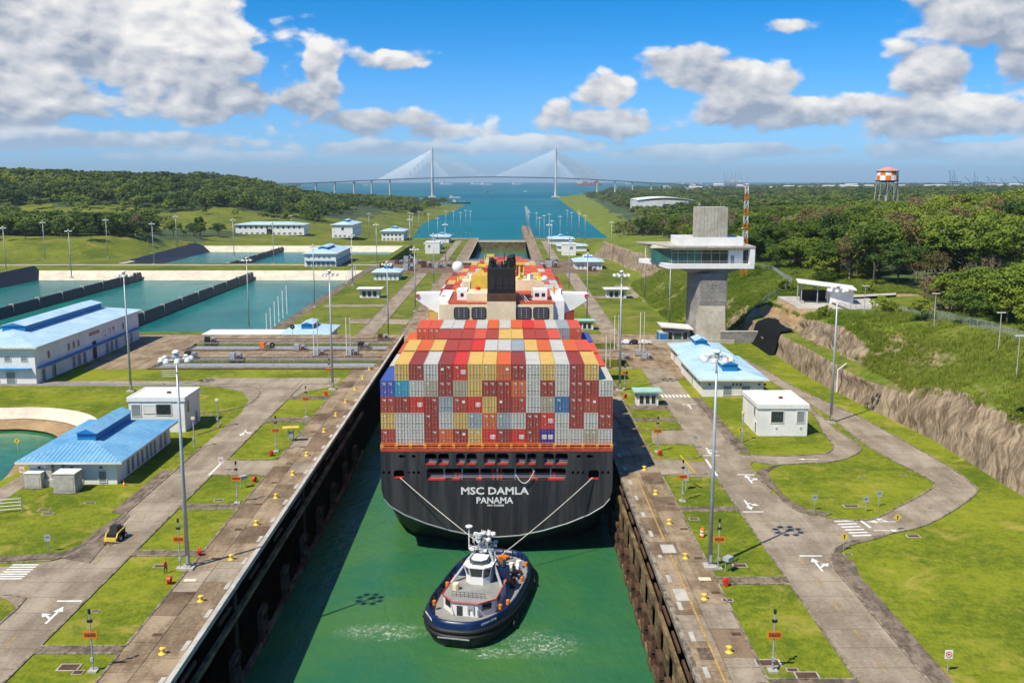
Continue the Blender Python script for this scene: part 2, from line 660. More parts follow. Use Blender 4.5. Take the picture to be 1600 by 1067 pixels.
M = dict(
    quay=concrete('quay_concrete', (0.36, 0.275, 0.175), (0.155, 0.105, 0.06)),
    quay2=concrete('quay_concrete_dark', (0.24, 0.17, 0.105), (0.11, 0.072, 0.042)),
    road=concrete('road_concrete', (0.37, 0.31, 0.225), (0.205, 0.16, 0.11), 0.09, [(1, 4.6, 0.3)]),
    walk=concrete('footway_concrete', (0.25, 0.195, 0.14), (0.085, 0.065, 0.045), 0.3),
    kerb=concrete('kerb_concrete', (0.34, 0.28, 0.21), (0.10, 0.08, 0.055), 0.6),
    lockwall=concrete('lock_wall_concrete', (0.24, 0.17, 0.085), (0.065, 0.044, 0.022), 0.25),
    pale=concrete('pale_concrete', (0.52, 0.49, 0.43), (0.36, 0.33, 0.28), 0.2),
    towerc=concrete('tower_concrete', (0.50, 0.46, 0.38), (0.34, 0.31, 0.25), 0.15),
    towerd=concrete('tower_concrete_grey', (0.30, 0.285, 0.26), (0.19, 0.18, 0.165), 0.2),
    sand=mat('basin_lining', (0.62, 0.55, 0.42), 0.9, 0.2, 0.15),
    grass=grass_mat('lawn_grass', (0.082, 0.122, 0.009), (0.225, 0.250, 0.018), (0.36, 0.29, 0.065), 0.05, 0.85),
    meadow=grass_mat('meadow_grass', (0.068, 0.102, 0.012), (0.175, 0.195, 0.024), (0.30, 0.23, 0.075), 0.025, 0.75),
    wild=grass_mat('wild_grass', (0.055, 0.105, 0.012), (0.140, 0.205, 0.025), (0.27, 0.20, 0.07), 0.04, 0.75),
    dirt=mat('bare_soil', (0.36, 0.24, 0.12), 0.95, 0.35, 0.1, 0.4, 2.0),
    rock=rock_mat('cut_rock', (0.10, 0.072, 0.048), (0.36, 0.27, 0.18)),
    forest=mat('forest_floor', (0.055, 0.085, 0.020), 1.0, 0.5, 0.02),
    lockwater=water_mat('lock_water', (0.055, 0.158, 0.040), (0.024, 0.128, 0.058), 0.8, 0.28, 0.12, 0.03, 0.7),
    basin=water_mat('basin_water', (0.018, 0.175, 0.140), (0.007, 0.115, 0.105), 0.5, 0.35, 0.2, 0.012, 0.22),
    sea=water_mat('sea_water', (0.002, 0.150, 0.165), (0.001, 0.095, 0.140), 0.12, 0.5, 0.35, 0.0012, 0.06),
    white=mat('white_paint', (0.80, 0.79, 0.76), 0.55, 0.10, 0.4),
    whitewall=mat('white_render', (0.78, 0.77, 0.75), 0.75, 0.12, 0.25),
    cream=mat('cream_paint', (0.78, 0.66, 0.44), 0.5, 0.14, 0.35),
    grey=mat('grey_paint', (0.35, 0.37, 0.38), 0.6, 0.15, 0.5),
    galv=mat('galvanised_steel', (0.42, 0.45, 0.47), 0.45, 0.15, 0.8, metal=0.3),
    dark=mat('dark_paint', (0.02, 0.02, 0.022), 0.55, 0.3, 0.5),
    black=mat('soot_black', (0.013, 0.012, 0.012), 0.7, 0.5, 0.6),
    glass=mat('window_glass', (0.02, 0.035, 0.04), 0.08, 0.3, 0.3, spec=0.8),
    glassg=mat('green_glass', (0.03, 0.13, 0.12), 0.07, 0.3, 0.3, spec=0.8),
    shutter=mat('grey_shutter', (0.22, 0.25, 0.26), 0.5, 0.2, 0.5),
    roofb=roof_mat('pale_blue_roof', (0.36, 0.54, 0.64), (0.54, 0.68, 0.74)),
    roofd=roof_mat('blue_roof', (0.11, 0.32, 0.52), (0.24, 0.46, 0.64)),
    blue=mat('bright_blue_paint', (0.01, 0.19, 0.46), 0.5, 0.15, 0.4),
    fascia=mat('fascia_white', (0.72, 0.70, 0.65), 0.6, 0.12, 0.5),
    navy=mat('navy_paint', (0.006, 0.022, 0.085), 0.35, 0.35, 0.5),
    rubber=mat('fender_rubber', (0.012, 0.012, 0.014), 0.6, 0.4, 0.8),
    deck=mat('grey_deck', (0.28, 0.275, 0.25), 0.75, 0.2, 0.5),
    reddeck=mat('red_deck', (0.40, 0.065, 0.035), 0.65, 0.25, 0.5),
    red=mat('red_paint', (0.60, 0.035, 0.02), 0.45, 0.2, 0.6),
    orange=mat('orange_paint', (0.75, 0.19, 0.015), 0.5, 0.15, 0.6),
    yellow=mat('yellow_paint', (0.74, 0.52, 0.07), 0.5, 0.2, 0.8),
    marking=mat('white_marking', (0.74, 0.73, 0.69), 0.8, 0.2, 1.2),
    ymark=mat('yellow_marking', (0.44, 0.27, 0.07), 0.8, 0.35, 0.9),
    rust=mat('rusty_iron', (0.10, 0.05, 0.028), 0.85, 0.4, 1.2),
    bark=mat('bark', (0.10, 0.085, 0.065), 0.9, 0.3, 0.8),
    palebark=mat('pale_bark', (0.34, 0.28, 0.21), 0.9, 0.25, 0.8),
    leafa=leaf_mat('leaf_green', (0.060, 0.112, 0.013), (0.205, 0.265, 0.030)),
    leafb=leaf_mat('leaf_dark', (0.030, 0.070, 0.013), (0.110, 0.175, 0.024)),
    leafc=leaf_mat('leaf_light', (0.110, 0.175, 0.014), (0.260, 0.310, 0.034)),
    leafd=leaf_mat('leaf_dry', (0.120, 0.100, 0.038), (0.260, 0.190, 0.085)),
    leaff=leaf_mat('leaf_far', (0.055, 0.110, 0.022), (0.185, 0.240, 0.038)),
    bladeg=leaf_mat('grass_blade', (0.120, 0.200, 0.016), (0.300, 0.350, 0.050)),
    foam=mat('foam', (0.62, 0.70, 0.60), 0.8, 0.3, 1.5),
    hull=hull_mat(),
    skin=mat('skin', (0.30, 0.16, 0.09), 0.6, 0.1, 3.0),
    cloth=mat('dark_cloth', (0.03, 0.035, 0.05), 0.9, 0.2, 3.0),
    hivis=mat('hi_vis_orange', (0.85, 0.25, 0.02), 0.8, 0.1, 3.0),
    bridge=mat('bridge_concrete', (0.55, 0.54, 0.52), 0.7, 0.08, 0.02),
    cable=mat('stay_cable', (0.80, 0.82, 0.84), 0.5, 0.05, 0.02),
    craneb=mat('crane_blue', (0.06, 0.20, 0.36), 0.6, 0.15, 0.02),
    farwhite=mat('far_white', (0.62, 0.62, 0.60), 0.7, 0.2, 0.01),
)


def hillside_mat():
    """grass that gives way to bare cut rock where the ground is steep"""
    m, t, b = base_mat('hillside')
    geo = t.add('ShaderNodeNewGeometry')
    pos = geo.outputs['Position']
    nz = t.xyz(geo.outputs['Normal'])[2]
    x, y, z = t.xyz(pos)
    # grass
    n1 = t.noise(pos, 0.04, 6, 0.62, 0.4)
    n2 = t.noise(pos, 0.5, 6, 0.7)
    f = t.math('MULTIPLY_ADD', n1, 0.5, t.math('MULTIPLY', n2, 0.5))
    gcol = t.mix(t.ramp(f, 0.36, 0.62), (0.075, 0.120, 0.012), (0.185, 0.230, 0.028))
    gcol = t.mix(t.ramp(t.noise(pos, 0.09, 6, 0.7, 0.8), 0.50, 0.70, 0, 0.75), gcol, (0.28, 0.20, 0.07))
    # rock: beds dipping across the face, cracks
    st = t.vmath('MULTIPLY', pos, (0.55, 0.95, 0.42))
    r1 = t.noise(st, 0.42, 8, 0.66, 1.1)
    r2 = t.noise(pos, 0.11, 5, 0.6)
    dip = t.math('ADD', t.math('MULTIPLY', y, 0.8), t.math('MULTIPLY', z, -0.75))
    r3 = t.noise(t.comb(dip, t.math('MULTIPLY', x, 0.10), t.math('MULTIPLY', z, 0.14)), 0.75, 6, 0.7, 0.9)
    fr = t.math('ADD', t.math('MULTIPLY', r1, 0.38), t.math('ADD', t.math('MULTIPLY', r2, 0.22), t.math('MULTIPLY', r3, 0.40)))
    rcol = t.mix(t.ramp(fr, 0.38, 0.62), (0.115, 0.082, 0.052), (0.44, 0.340, 0.230))
    rcol = t.mix(t.ramp(r3, 0.62, 0.72, 0, 0.6), rcol, (0.60, 0.49, 0.35))
    rcol = t.mix(t.ramp(r2, 0.60, 0.74, 0, 0.5), rcol, (0.16, 0.15, 0.13))
    edge = t.math('ADD', nz, t.math('MULTIPLY', t.math('SUBTRACT', n2, 0.5), 0.35))
    k = t.math('MULTIPLY', t.ramp(edge, 0.86, 0.77), t.ramp(y, 900.0, 830.0))
    k = t.math('MULTIPLY', k, t.ramp(t.math('ADD', z, t.math('MULTIPLY', n1, 4.0)), 17.5, 15.5))
    t.put(b.inputs['Base Color'], t.mix(k, gcol, rcol))
    b.inputs['Roughness'].default_value = 0.95
    b.inputs['Specular IOR Level'].default_value = 0.1
    h = t.math('ADD', t.math('MULTIPLY', r3, 1.2), t.math('ADD', t.math('MULTIPLY', r1, 0.6), t.math('MULTIPLY', n2, 0.5)))
    bp = t.add('ShaderNodeBump')
    bp.inputs['Strength'].default_value = 0.9
    bp.inputs['Distance'].default_value = 0.7
    t.put(bp.inputs['Height'], h)
    t.put(b.inputs['Normal'], bp.outputs[0])
    return m


M['hillside'] = hillside_mat()
ZW = -13.5      # water in the lock
ZM = -9.0       # coping of the middle chamber
ZL = -18.0      # coping of the lower chamber
ZS = -28.0      # sea
XL, XR = -35.4, 19.7
YG1, YG2, YG3 = 328.0, 745.0, 1120.0


# ================================================================ SETTING: terraces, roads, terrain, water
def rect(x0, x1, y0, y1):
    return [(x0, y0), (x1, y0), (x1, y1), (x0, y1)]


def px(pts, z=0.0):
    return [(q.x, q.y) for q in (P(u, v, z) for u, v in pts)]


def interp(tab, x):
    if x <= tab[0][0]:
        return tab[0][1]
    for (a, b), (c, d) in zip(tab, tab[1:]):
        if x <= c:
            return b + (d - b) * (x - a) / (c - a)
    return tab[-1][1]


def sst(a, b, x):
    k = min(1, max(0, (x - a) / (b - a)))
    return k * k * (3 - 2 * k)


# ---- terraces (level lawns the roads and quays are laid on)
pond_rim = [tuple(q) for q in smooth_line([(q[0], q[1], 0) for q in px([(-260, 640), (0, 637), (60, 636), (120, 642), (152, 655), (140, 672), (104, 690), (60, 712), (0, 752), (-160, 800), (-420, 800), (-420, 690)])], 4, True)]
pond_rim = [(q[0], q[1]) for q in pond_rim]
slotA = rect(-100, XL - 0.6, 270, 281)
slotB = rect(-100, XL - 0.6, 299, 310)
sheet('lawn_upper_left', rect(-620, XL, 10, YG1), 0.0, M['grass'], [pond_rim, slotA, slotB], 16.0)
slotC = rect(XR + 0.6, 34, 270, 281)
slotD = rect(XR + 0.6, 34, 299, 310)
sheet('lawn_upper_right', [(XR, 10), (91, 10), (91, 215), (83, 232), (82, YG1), (XR, YG1)], 0.0, M['grass'], [slotC, slotD], 16.0)
basin1 = rect(-318, -98, 392, 660)
basin2 = [(-285, 716), (-152, 716), (-152, 800), (-97, 800), (-97, 905), (-285, 905)]
sheet('lawn_middle_left', [(-700, YG1), (XL, YG1), (XL, YG2), (-91, YG2), (-91, 925), (-700, 925)], ZM, M['meadow'], [basin1, basin2], 12.0)
sheet('lawn_middle_right', rect(XR, 100, YG1, YG2), ZM, M['meadow'], (), 12.0)
sheet('lawn_lower_left', [(-91, YG2), (XL, YG2), (XL, 1175), (-150, 1175), (-150, 925), (-91, 925)], ZL, M['meadow'], (), 14.0)
sheet('lawn_lower_right', rect(XR, 125, YG2, 1175), ZL, M['meadow'], (), 14.0)
# ---- water
sheet('lock_water', rect(XL - 1, XR + 1, 10, YG2 + 6), ZW, M['lockwater'])
sheet('lower_chamber_water', rect(XL - 1, XR + 1, YG2 + 6, YG3 + 4), ZS + 0.3, M['lockwater'])
sheet('basin_water', rect(-317, -95, 393, 659), -14.2, M['basin'])
sheet('second_basin_water', [(-284, 717), (-153, 717), (-153, 801), (-98, 801), (-98, 904), (-284, 904)], -13.6, M['basin'])
sheet('sea', [(-16000, YG3 + 6), (16000, YG3 + 6), (16000, 19000), (-16000, 19000)], ZS, M['sea'])


def slope_band(name, loop, z0, z1, inset, m):
    """the sloping lining of a basin, inside its rim"""
    mb = MB()
    n = len(loop)
    cx = sum(p[0] for p in loop) / n
    cy = sum(p[1] for p in loop) / n
    inn = []
    for p in loop:
        d = Vector((cx - p[0], cy - p[1]))
        k = Vector((inset * (1 if d.x > 0 else -1), inset * (1 if d.y > 0 else -1))) if n == 4 else d.normalized() * inset
        inn.append((p[0] + k.x, p[1] + k.y))
    for i in range(n):
        j = (i + 1) % n
        mb.quad((*loop[i], z0), (*loop[j], z0), (*inn[j], z1), (*inn[i], z1))
    return setting(mb.build(name, m))


def lining(name, loop, inner, z0, z1):
    mb = MB()
    n = len(loop)
    for i in range(n):
        j = (i + 1) % n
        mb.quad((*loop[i], z0), (*loop[j], z0), (*inner[j], z1), (*inner[i], z1))
    return setting(mb.build(name, M['sand']))


lining('basin_lining', basin1, rect(-308, -100.5, 396, 640), ZM - 0.01, -17.0)
lining('second_basin_lining', basin2, [(-266, 720), (-156, 720), (-156, 806), (-100, 806), (-100, 880), (-266, 880)], ZM - 0.01, -16.5)
pr = [(p[0], p[1]) for p in pond_rim]
cxp = sum(p[0] for p in pr) / len(pr)
cyp = sum(p[1] for p in pr) / len(pr)
sh = lambda k: [(cxp + (p[0] - cxp) * k, cyp + (p[1] - cyp) * k) for p in pr]
slope_band('pond_lining', pr, 0.0, -1.9, 3.4, M['sand'])
slope_band('pond_bank', sh(0.93), -1.8, -3.0, 6.5, M['dirt'])
slope_band('pond_inner_lining', sh(0.80), -2.9, -4.6, 6.0, M['sand'])
sheet('pond_water', sh(0.795), -3.5, mat('pond_water', (0.035, 0.16, 0.065), 0.12, 0.35, 0.05, 0.15, 0.7))


def basin_wall(name, label, x, y0, y1, z0, z1):
    """black lined dividing wall of a basin, with pale posts"""
    t = thing(name, label, 'wall', (x, y0, z0))
    mb = MB()
    L = y1 - y0
    mb.add([(-1.6, 0, 0), (1.6, 0, 0), (0.5, 0, z1 - z0), (-0.5, 0, z1 - z0), (-1.6, L, 0), (1.6, L, 0), (0.5, L, z1 - z0), (-0.5, L, z1 - z0)],
           [(0, 1, 2, 3), (7, 6, 5, 4), (1, 5, 6, 2), (4, 0, 3, 7), (3, 2, 6, 7)])
    mb.build('liner', M['dark'], t)
    me = MB().box((0, 0, (z1 - z0) / 2 + 0.3), (2.2, 0.5, z1 - z0 + 0.8)).mesh('post', M['pale'])
    k = int(L // 27)
    for i in range(k + 1):
        link('post', me, t, (0, 2 + i * 27.0, 0))
    return t


basin_wall('basin_wall', 'black dividing wall crossing the left half of the nearest basins', -244, 396, 650, -16, -9.2)
basin_wall('basin_wall', 'black dividing wall behind the long blue roofed building, right one of two', -170, 396, 650, -16, -9.2)
basin_wall('basin_wall', 'short black dividing wall in the farther row of basins', -206, 720, 898, -16, -9.4)
# dark lined bank at the left end of the far basins
mb = MB()
mb.add([(-286, 716, ZM + 0.1), (-264, 717, -15), (-266, 903, -15), (-287, 905, ZM + 3), (-286, 905, -15)], [(0, 1, 2, 3), (3, 2, 4)])
mb.add([(-319, 392, ZM + 0.5), (-304, 393, -16), (-308, 659, -16), (-319, 661, ZM + 3.2), (-318, 661, -16)], [(0, 1, 2, 3), (3, 2, 4)])
setting(mb.build('dark_basin_bank', M['dark']))

# ---- roads
RL0, RL1, RR0, RR1 = -60.3, -53.0, 36.7, 44.0
GL, GR = -43.2, 27.2
paths = []          # edges that get a kerb


def road(name, poly, z=0.03, m=None, skirt=0.0):
    return sheet(name, poly, z, m or M['road'], (), skirt)


yc = Yv(601)        # the cross road on the left
road('road_left', [(RL0, 60), (RL1, 60), (RL1, yc - 18), (RL1 + 3, yc - 8), (RL1 + 8, yc - 2), (GL - 1, yc + 1), (GL - 1, yc + 9), (-80, yc + 9), (-80, yc + 1), (-74, yc - 2), (-66, yc - 8), (RL0 - 1.5, yc - 18), (RL0, yc - 30)])
road('cross_road_left', rect(-620, -79.9, yc - 1.5, yc + 5.0), 0.026)
# apron along the left road junction near the bottom edge
yj = Yv(905)
road('side_road_left', [(RL0 + 0.1, Yv(950)), (RL0 + 0.1, Yv(868)), (-63, Yv(876)), (-67, Yv(884)), (-120, Yv(886)), (-120, Yv(925)), (-68, Yv(925)), (-63, Yv(935))], 0.026)
road('yard_left', px([(-300, 905), (-60, 800), (45, 735), (90, 705), (120, 700), (60, 745), (20, 772), (-100, 860), (-300, 980)]), 0.02)
# opening between road and quay, left
yo0, yo1 = Yv(741), Yv(719)
road('opening_left', rect(RL1 - 0.05, GL + 0.05, yo0, yo1), 0.027)
# quays: base sheets and slabs
for nm, x0, x1 in (('quay_left', GL, XL - 0.5), ('quay_right', XR + 0.5, GR)):
    q = sheet(nm, rect(x0, x1, 40, YG1 - 60), 0.02, M['quay2'])
    xa = [x0 + (x1 - x0) * k for k in (0, 0.46, 1.0)]
    shared = {}
    y = 84.0
    i = 0
    while y < 262:
        L = 6.9
        for c in range(2):
            rq = random.random()
            mt = M['quay'] if rq < 0.6 else (M['quay2'] if rq < 0.85 else M['road'])
            w = xa[c + 1] - xa[c]
            key = (c, mt.name)
            if key not in shared:
                shared[key] = MB().box((0, 0, 0.045), (w - 0.10, L - 0.10, 0.05)).mesh('slab', mt)
            o = link('slab', shared[key], q, ((xa[c] + xa[c + 1]) / 2, y + L / 2 + (c * 3.1), random.uniform(-0.012, 0.012)))
        y += L
for nm, poly in (('gate_apron_left', rect(-118, XL - 0.6, YG1 - 61, YG1 - 0.2)), ('gate_apron_right', rect(XR + 0.6, 58, YG1 - 61, YG1 - 0.2))):
    sheet(nm, poly, 0.024, M['quay'], [slotA, slotB] if 'left' in nm else [slotC, slotD])
road('apron_strip_left', rect(-140, -118.1, YG1 - 52, YG1 - 0.3), 0.022, M['quay'])
# right side: main road, junction, outer loop
road('road_right', rect(RR0, RR1, 60, YG1 - 60.8))
road('opening_right', [(GR - 0.05, Yv(742)), (RR0 + 0.05, Yv(746)), (RR0 + 0.05, Yv(722)), (GR - 0.05, Yv(718))], 0.027)
road('opening_right', [(GR - 0.05 + 1.5, Yv(693)), (RR0 + 0.05, Yv(694)), (RR0 + 0.05, Yv(672)), (GR + 2.5, Yv(674))], 0.027)
outer_out = [(1150, 556), (1190, 575), (1240, 604), (1290, 628), (1340, 650), (1410, 688), (1480, 728), (1512, 750), (1526, 764), (1520, 776), (1492, 796), (1455, 817), (1420, 828), (1360, 840), (1322, 848), (1305, 858), (1297, 872), (1300, 885)]
outer_in = [(1216, 776), (1232, 790), (1256, 802), (1290, 809), (1330, 813), (1368, 810), (1402, 793), (1440, 773), (1458, 761), (1456, 751), (1400, 722), (1345, 690), (1313, 664), (1296, 650), (1262, 630), (1215, 603), (1160, 572), (1130, 558)]
oo = [(q.x, q.y) for q in smooth_line([(*p, 0) for p in px(outer_out)], 5)]
oi = [(q.x, q.y) for q in smooth_line([(*p, 0) for p in px(outer_in)], 5)]
road('loop_road_right', [(RR1 - 0.05, P(1300, 890).y)] + oo[::-1] + oi[::-1] + [(RR1 - 0.05, P(1216, 770).y)], 0.026)
# driveway round the white box building
dw_out = [(1176, 722), (1215, 726), (1262, 724), (1305, 721), (1333, 712), (1345, 703), (1340, 694), (1322, 682), (1303, 668), (1285, 652), (1266, 636), (1240, 620)]
dw_in = [(1225, 610), (1262, 640), (1276, 655), (1287, 676), (1300, 692), (1302, 700), (1292, 708), (1262, 711), (1215, 713), (1158, 711)]
do = [(q.x, q.y) for q in smooth_line([(*p, 0) for p in px(dw_out)], 4)]
di = [(q.x, q.y) for q in smooth_line([(*p, 0) for p in px(dw_in)], 4)]
road('driveway_right', [(RR1 - 0.05, Yv(724))] + do + di + [(RR1 - 0.05, Yv(709))], 0.028)
road('forecourt_right', rect(RR1 - 0.05, 57.8, Yv(592), YG1 - 0.3), 0.02, M['quay'])
# middle and lower terrace roads, both sides
for (x0, x1, nm) in ((RL0, RL1, 'left'), (RR0, RR1, 'right')):
    road('road_middle_' + nm, rect(x0, x1, YG1 + 1, YG2 - 2), ZM + 0.03)
    road('road_lower_' + nm, rect(x0, x1, YG2 + 2, 1120), ZL + 0.03)
for (x0, x1, nm) in ((GL, XL - 0.5, 'left'), (XR + 0.5, GR, 'right')):
    road('quay_middle_' + nm, rect(x0, x1, YG1 + 1, 640), ZM + 0.025, M['quay'])
    road('quay_lower_' + nm, rect(x0 - (3 if nm == 'left' else 0), x1 + (3 if nm == 'right' else 0), YG2 + 2, 1170), ZL + 0.025, M['quay'])
road('gate_yard_middle_left', rect(-92, XL - 0.5, 640, YG2 - 1), ZM + 0.036, M['quay2'])
road('gate_yard_middle_right', rect(XR + 0.5, 62, 640, YG2 - 1), ZM + 0.036, M['quay2'])
road('dike_road', rect(-640, -92, 700, 706), ZM + 0.03, M['pale'])
road('dike_road', rect(-97.9, -93, 392, 700), ZM + 0.032, M['walk'])
road('house_path_left', px([(545, 505), (640, 507), (640, 500), (590, 498), (545, 499)], ZM), ZM + 0.034)
road('house_path_left', rect(-90, RL0 + 0.1, 470, 478), ZM + 0.034)
road('house_path_right', [(RR1 - 0.1, 505), (66, 505), (72, 520), (72, 560), (62, 566), (60, 560), (66, 556), (66, 524), (60, 512), (RR1 - 0.1, 512)], ZM + 0.034)
road('mole', rect(XR - 0.5, XR + 11, 1170, 1480), ZL + 0.02, M['quay'], 12.0)
road('quay_end_left', rect(-75, XL, 1150, 1176), ZL + 0.05, M['quay'], 12.0)
road('quay_end_right', rect(XR, 60, 1150, 1171), ZL + 0.05, M['quay'], 12.0)
# footways beside the roads
for nm, poly in (('footway_left', [(RL0 - 2.4, Yv(800)), (RL0 - 0.1, Yv(803)), (RL0 - 0.1, Yv(735)), (RL0 - 2.2, Yv(735))]),
                 ('footway_left', px([(140, 880), (95, 872), (0, 878), (-60, 880), (-60, 872), (0, 870), (96, 864), (125, 852), (150, 830), (198, 800), (203, 806)])),
                 ('footway_right', [(RR1 + 0.1, 60)] + [(RR1 + 2.5, 60), (RR1 + 2.5, Yv(900)), (RR1 + 3.4, Yv(880))] + px([(1312, 864), (1330, 852), (1385, 838), (1384, 834), (1330, 846), (1304, 858), (1297, 872), (1301, 886)])),
                                  ('footway_right', px([(1180, 745), (1184, 736), (1208, 728), (1226, 725), (1208, 731), (1200, 738), (1205, 750), (1223, 772), (1241, 786), (1263, 796), (1300, 803), (1290, 807), (1256, 800), (1232, 788), (1212, 770)])),
                 ('footway_right', [(RR1 + 0.1, Yv(708)), (RR1 + 2.4, Yv(708)), (RR1 + 2.2, Yv(622)), (RR1 + 0.1, Yv(622))])):
    road(nm, poly, 0.12, M['walk'], 0.1)
# cross drains between the lawn plots of the quay side strips
plotsL = [(1200, 1020), (1009, 868), (860, 795), (788, 742), (719, 659), (653, 624), (619, 600)]
plotsR = [(1200, 1072), (1062, 913), (903, 799), (793, 742), (717, 694), (672, 658), (654, 640), (634, 596)]
for i, (a, b) in enumerate(zip(plotsL, plotsL[1:])):
    if i != 3:
        road('drain_left', rect(RL1 + 0.1, GL - 0.1, Yv(a[1]), Yv(b[0])), 0.05, M['walk'])
for i, (a, b) in enumerate(zip(plotsR, plotsR[1:])):
    if i not in (3, 4):
        road('drain_right', rect(GR + 0.1, RR0 - 0.1, Yv(a[1]), Yv(b[0])), 0.05, M['walk'])
# ---- kerbs
kb = MB()


def kerb(line, w=0.28, h=0.14, closed=False):
    ribbon(kb, line, w, -0.05, h, closed)


for pl, x0, x1 in ((plotsL, RL1 + 0.15, GL), (plotsR, GR, RR0 - 0.15)):
    for (v0, v1) in pl:
        y0, y1 = Yv(v0), Yv(v1)
        r = 2.6 if (v0 in (785, 719, 791, 717, 617)) else 0.4
        loop = arc((x0 + r, y0 + r), r, 180, 270, 5) + arc((x1 - r, y0 + r), r, 270, 360, 5) + arc((x1 - r, y1 - r), r, 0, 90, 5) + arc((x0 + r, y1 - r), r, 90, 180, 5)
        kerb(loop, closed=True)
kerb([(RL0, Yv(735)), (RL0, Yv(800))] + px([(168, 828), (140, 850), (108, 868), (80, 876), (0, 880), (-60, 882)]))
kerb([(RL0, 60), (RL0, Yv(950))] + px([(40, 935), (20, 930), (-60, 930)]))
kerb([(RL0, Yv(735)), (RL0, Yv(700))])
kerb(px([(306, 680), (340, 670), (346, 662), (330, 648), (305, 646)]))
kerb([(q.x, q.y) for q in smooth_line([(*p, 0) for p in px([(300, 646), (352, 642), (388, 632), (404, 618), (404, 610), (390, 605), (300, 605)])], 4)])
kerb([(RR1, 60)] + [(RR1, P(1300, 890).y)] + oo[::-1])
kerb(oi)
kerb([(RR1, Yv(770)), (RR1, Yv(728))] + do)
kerb([(RR1, Yv(622)), (RR1, Yv(708))] + di[::-1])
setting(kb.build('kerb', M['kerb']))
kb = MB()
for z, y0, y1 in ((ZM, YG1 + 60, 640), (ZL, 830, 1110)):
    for x in (RL0, RL1, RR0, RR1, GL, GR):
        ribbon(kb, [(x, y0), (x, y1)], 0.4, z, z + 0.16)
setting(kb.build('kerb_far', M['kerb']))

# ---- painted markings
mk = MB()


def stripe(a, b, w, z=0.04, mb=None):
    a, b = Vector(a[:2]), Vector(b[:2])
    d = (b - a).normalized()
    n = Vector((-d.y, d.x)) * w / 2
    (mb or mk).add([(*(a - n), z), (*(b - n), z), (*(b + n), z), (*(a + n), z)], [(0, 1, 2, 3)])


def arrow(c, kind, s=1.0, rz=0.0, flip=1):
    """pavement arrow pointing +Y with a side branch"""
    def tr(p):
        x, y = p[0] * s * flip, p[1] * s
        return (c[0] + x * cos(rz) - y * sin(rz), c[1] + x * sin(rz) + y * cos(rz), 0.042)
    polys = [[(-.16, -2.4), (.16, -2.4), (.16, 1.0), (-.16, 1.0)], [(-.62, 1.0), (.62, 1.0), (0, 2.6)]]
    if kind == 'turn':
        polys += [[(.1, -1.3), (.95, -0.35), (.75, -0.1), (.1, -.8)], [(.55, .35), (1.25, -.65), (1.85, 0.55)]]
    for q in polys:
        mk.add([tr(p) for p in q], [tuple(range(len(q)))])


arrow((RL1 - 1.9, Yv(960)), 'turn', 0.95, 0, -1)
arrow((RL1 - 2.0, Yv(676)), 'turn', 0.95, pi, -1)
stripe((RL1 - 3.4, Yv(938)), (RL1 - 0.3, Yv(938)), 0.40)
stripe((RL0 + 0.4, Yv(847)), (RL1 - 3.5, Yv(847)), 0.40)
stripe((RL1 - 0.3, Yv(742)), (RL1 - 0.3, Yv(720)), 0.40)
for k in range(7):
    y = Yv(903 - k * 3.6)
    stripe((-64.2 - 3.6, y), (-64.2, y), 0.42)
arrow((RR1 - 1.9, Yv(883)), 'turn', 0.95, 0, 1)
stripe((RR0 + 3.9, Yv(869)), (RR1 - 0.3, Yv(869)), 0.40)
arrow((RR0 + 1.9, Yv(789)), 'turn', 0.95, pi, -1)
stripe((RR0 + 0.3, Yv(800)), (RR0 + 3.6, Yv(800)), 0.40)
arrow((RR1 - 1.9, Yv(749)), 'turn', 0.95, 0, 1)
stripe((RR1 - 3.4, Yv(742)), (RR1 - 0.3, Yv(742)), 0.40)
arrow((RR0 + 1.9, Yv(705)), 'turn', 0.95, pi, -1)
stripe((RR0 + 0.3, Yv(712)), (RR0 + 3.4, Yv(712)), 0.40)
stripe((RR0 + 0.25, Yv(744)), (RR0 + 0.25, Yv(718)), 0.40)
arrow((RR1 - 2.2, Yv(636)), 'str', 0.9)
stripe((RR0 + 3.7, Yv(632)), (RR1 - 0.2, Yv(632)), 0.4)
for k in range(8):
    x = RR0 + 0.5 + k * 0.9
    stripe((x, Yv(621)), (x, Yv(617)), 0.5)
a, b = P(1312, 815), P(1345, 838)
for k in range(6):
    c0 = P(1303.5 + k * 5.6, 814.5 + k * 4.5)
    c1 = P(1333 + k * 5.6, 813.5 + k * 4.5)
    stripe(c0, c1, 0.5)
stripe(P(1344, 812.5), P(1360, 824.5), 0.45)
arrow(P(1378, 815), 'turn', 0.9, pi / 2, 1)
arrow(P(1385, 829), 'str', 0.8, -pi / 2)
arrow(P(1263, 717.5), 'str', 0.8, pi / 2)
setting(mk.build('road_marking', M['marking']))
mk2 = MB()
for v0 in (884, 918, 955, 1001, 1050):
    stripe((40.3, Yv(v0)), (40.3, Yv(v0) + 2.7), 0.14, 0.04, mk2)
for v0 in (763, 745, 690, 668):
    stripe((40.3, Yv(v0)), (40.3, Yv(v0) + 1.9), 0.12, 0.04, mk2)
for v0 in (1010, 950, 880, 815, 775):
    stripe((-56.7, Yv(v0)), (-56.7, Yv(v0) + 2.7), 0.14, 0.045, mk2)
stripe((XR + 2.9, 84), (XR + 2.9, Yv(748)), 0.24, 0.10, mk2)
setting(mk2.build('yellow_road_marking', M['ymark']))
mk3 = MB()
for k in range(18):
    y = 86 + k * 8.3
    stripe((XL - 1.0, y), (XL - 1.0, y + 2.4), 0.55, 0.10, mk3)
    stripe((XR + 1.35, y + 2), (XR + 1.35, y + 4.4), 0.55, 0.10, mk3)
setting(mk3.build('quay_edge_marking', M['pale']))


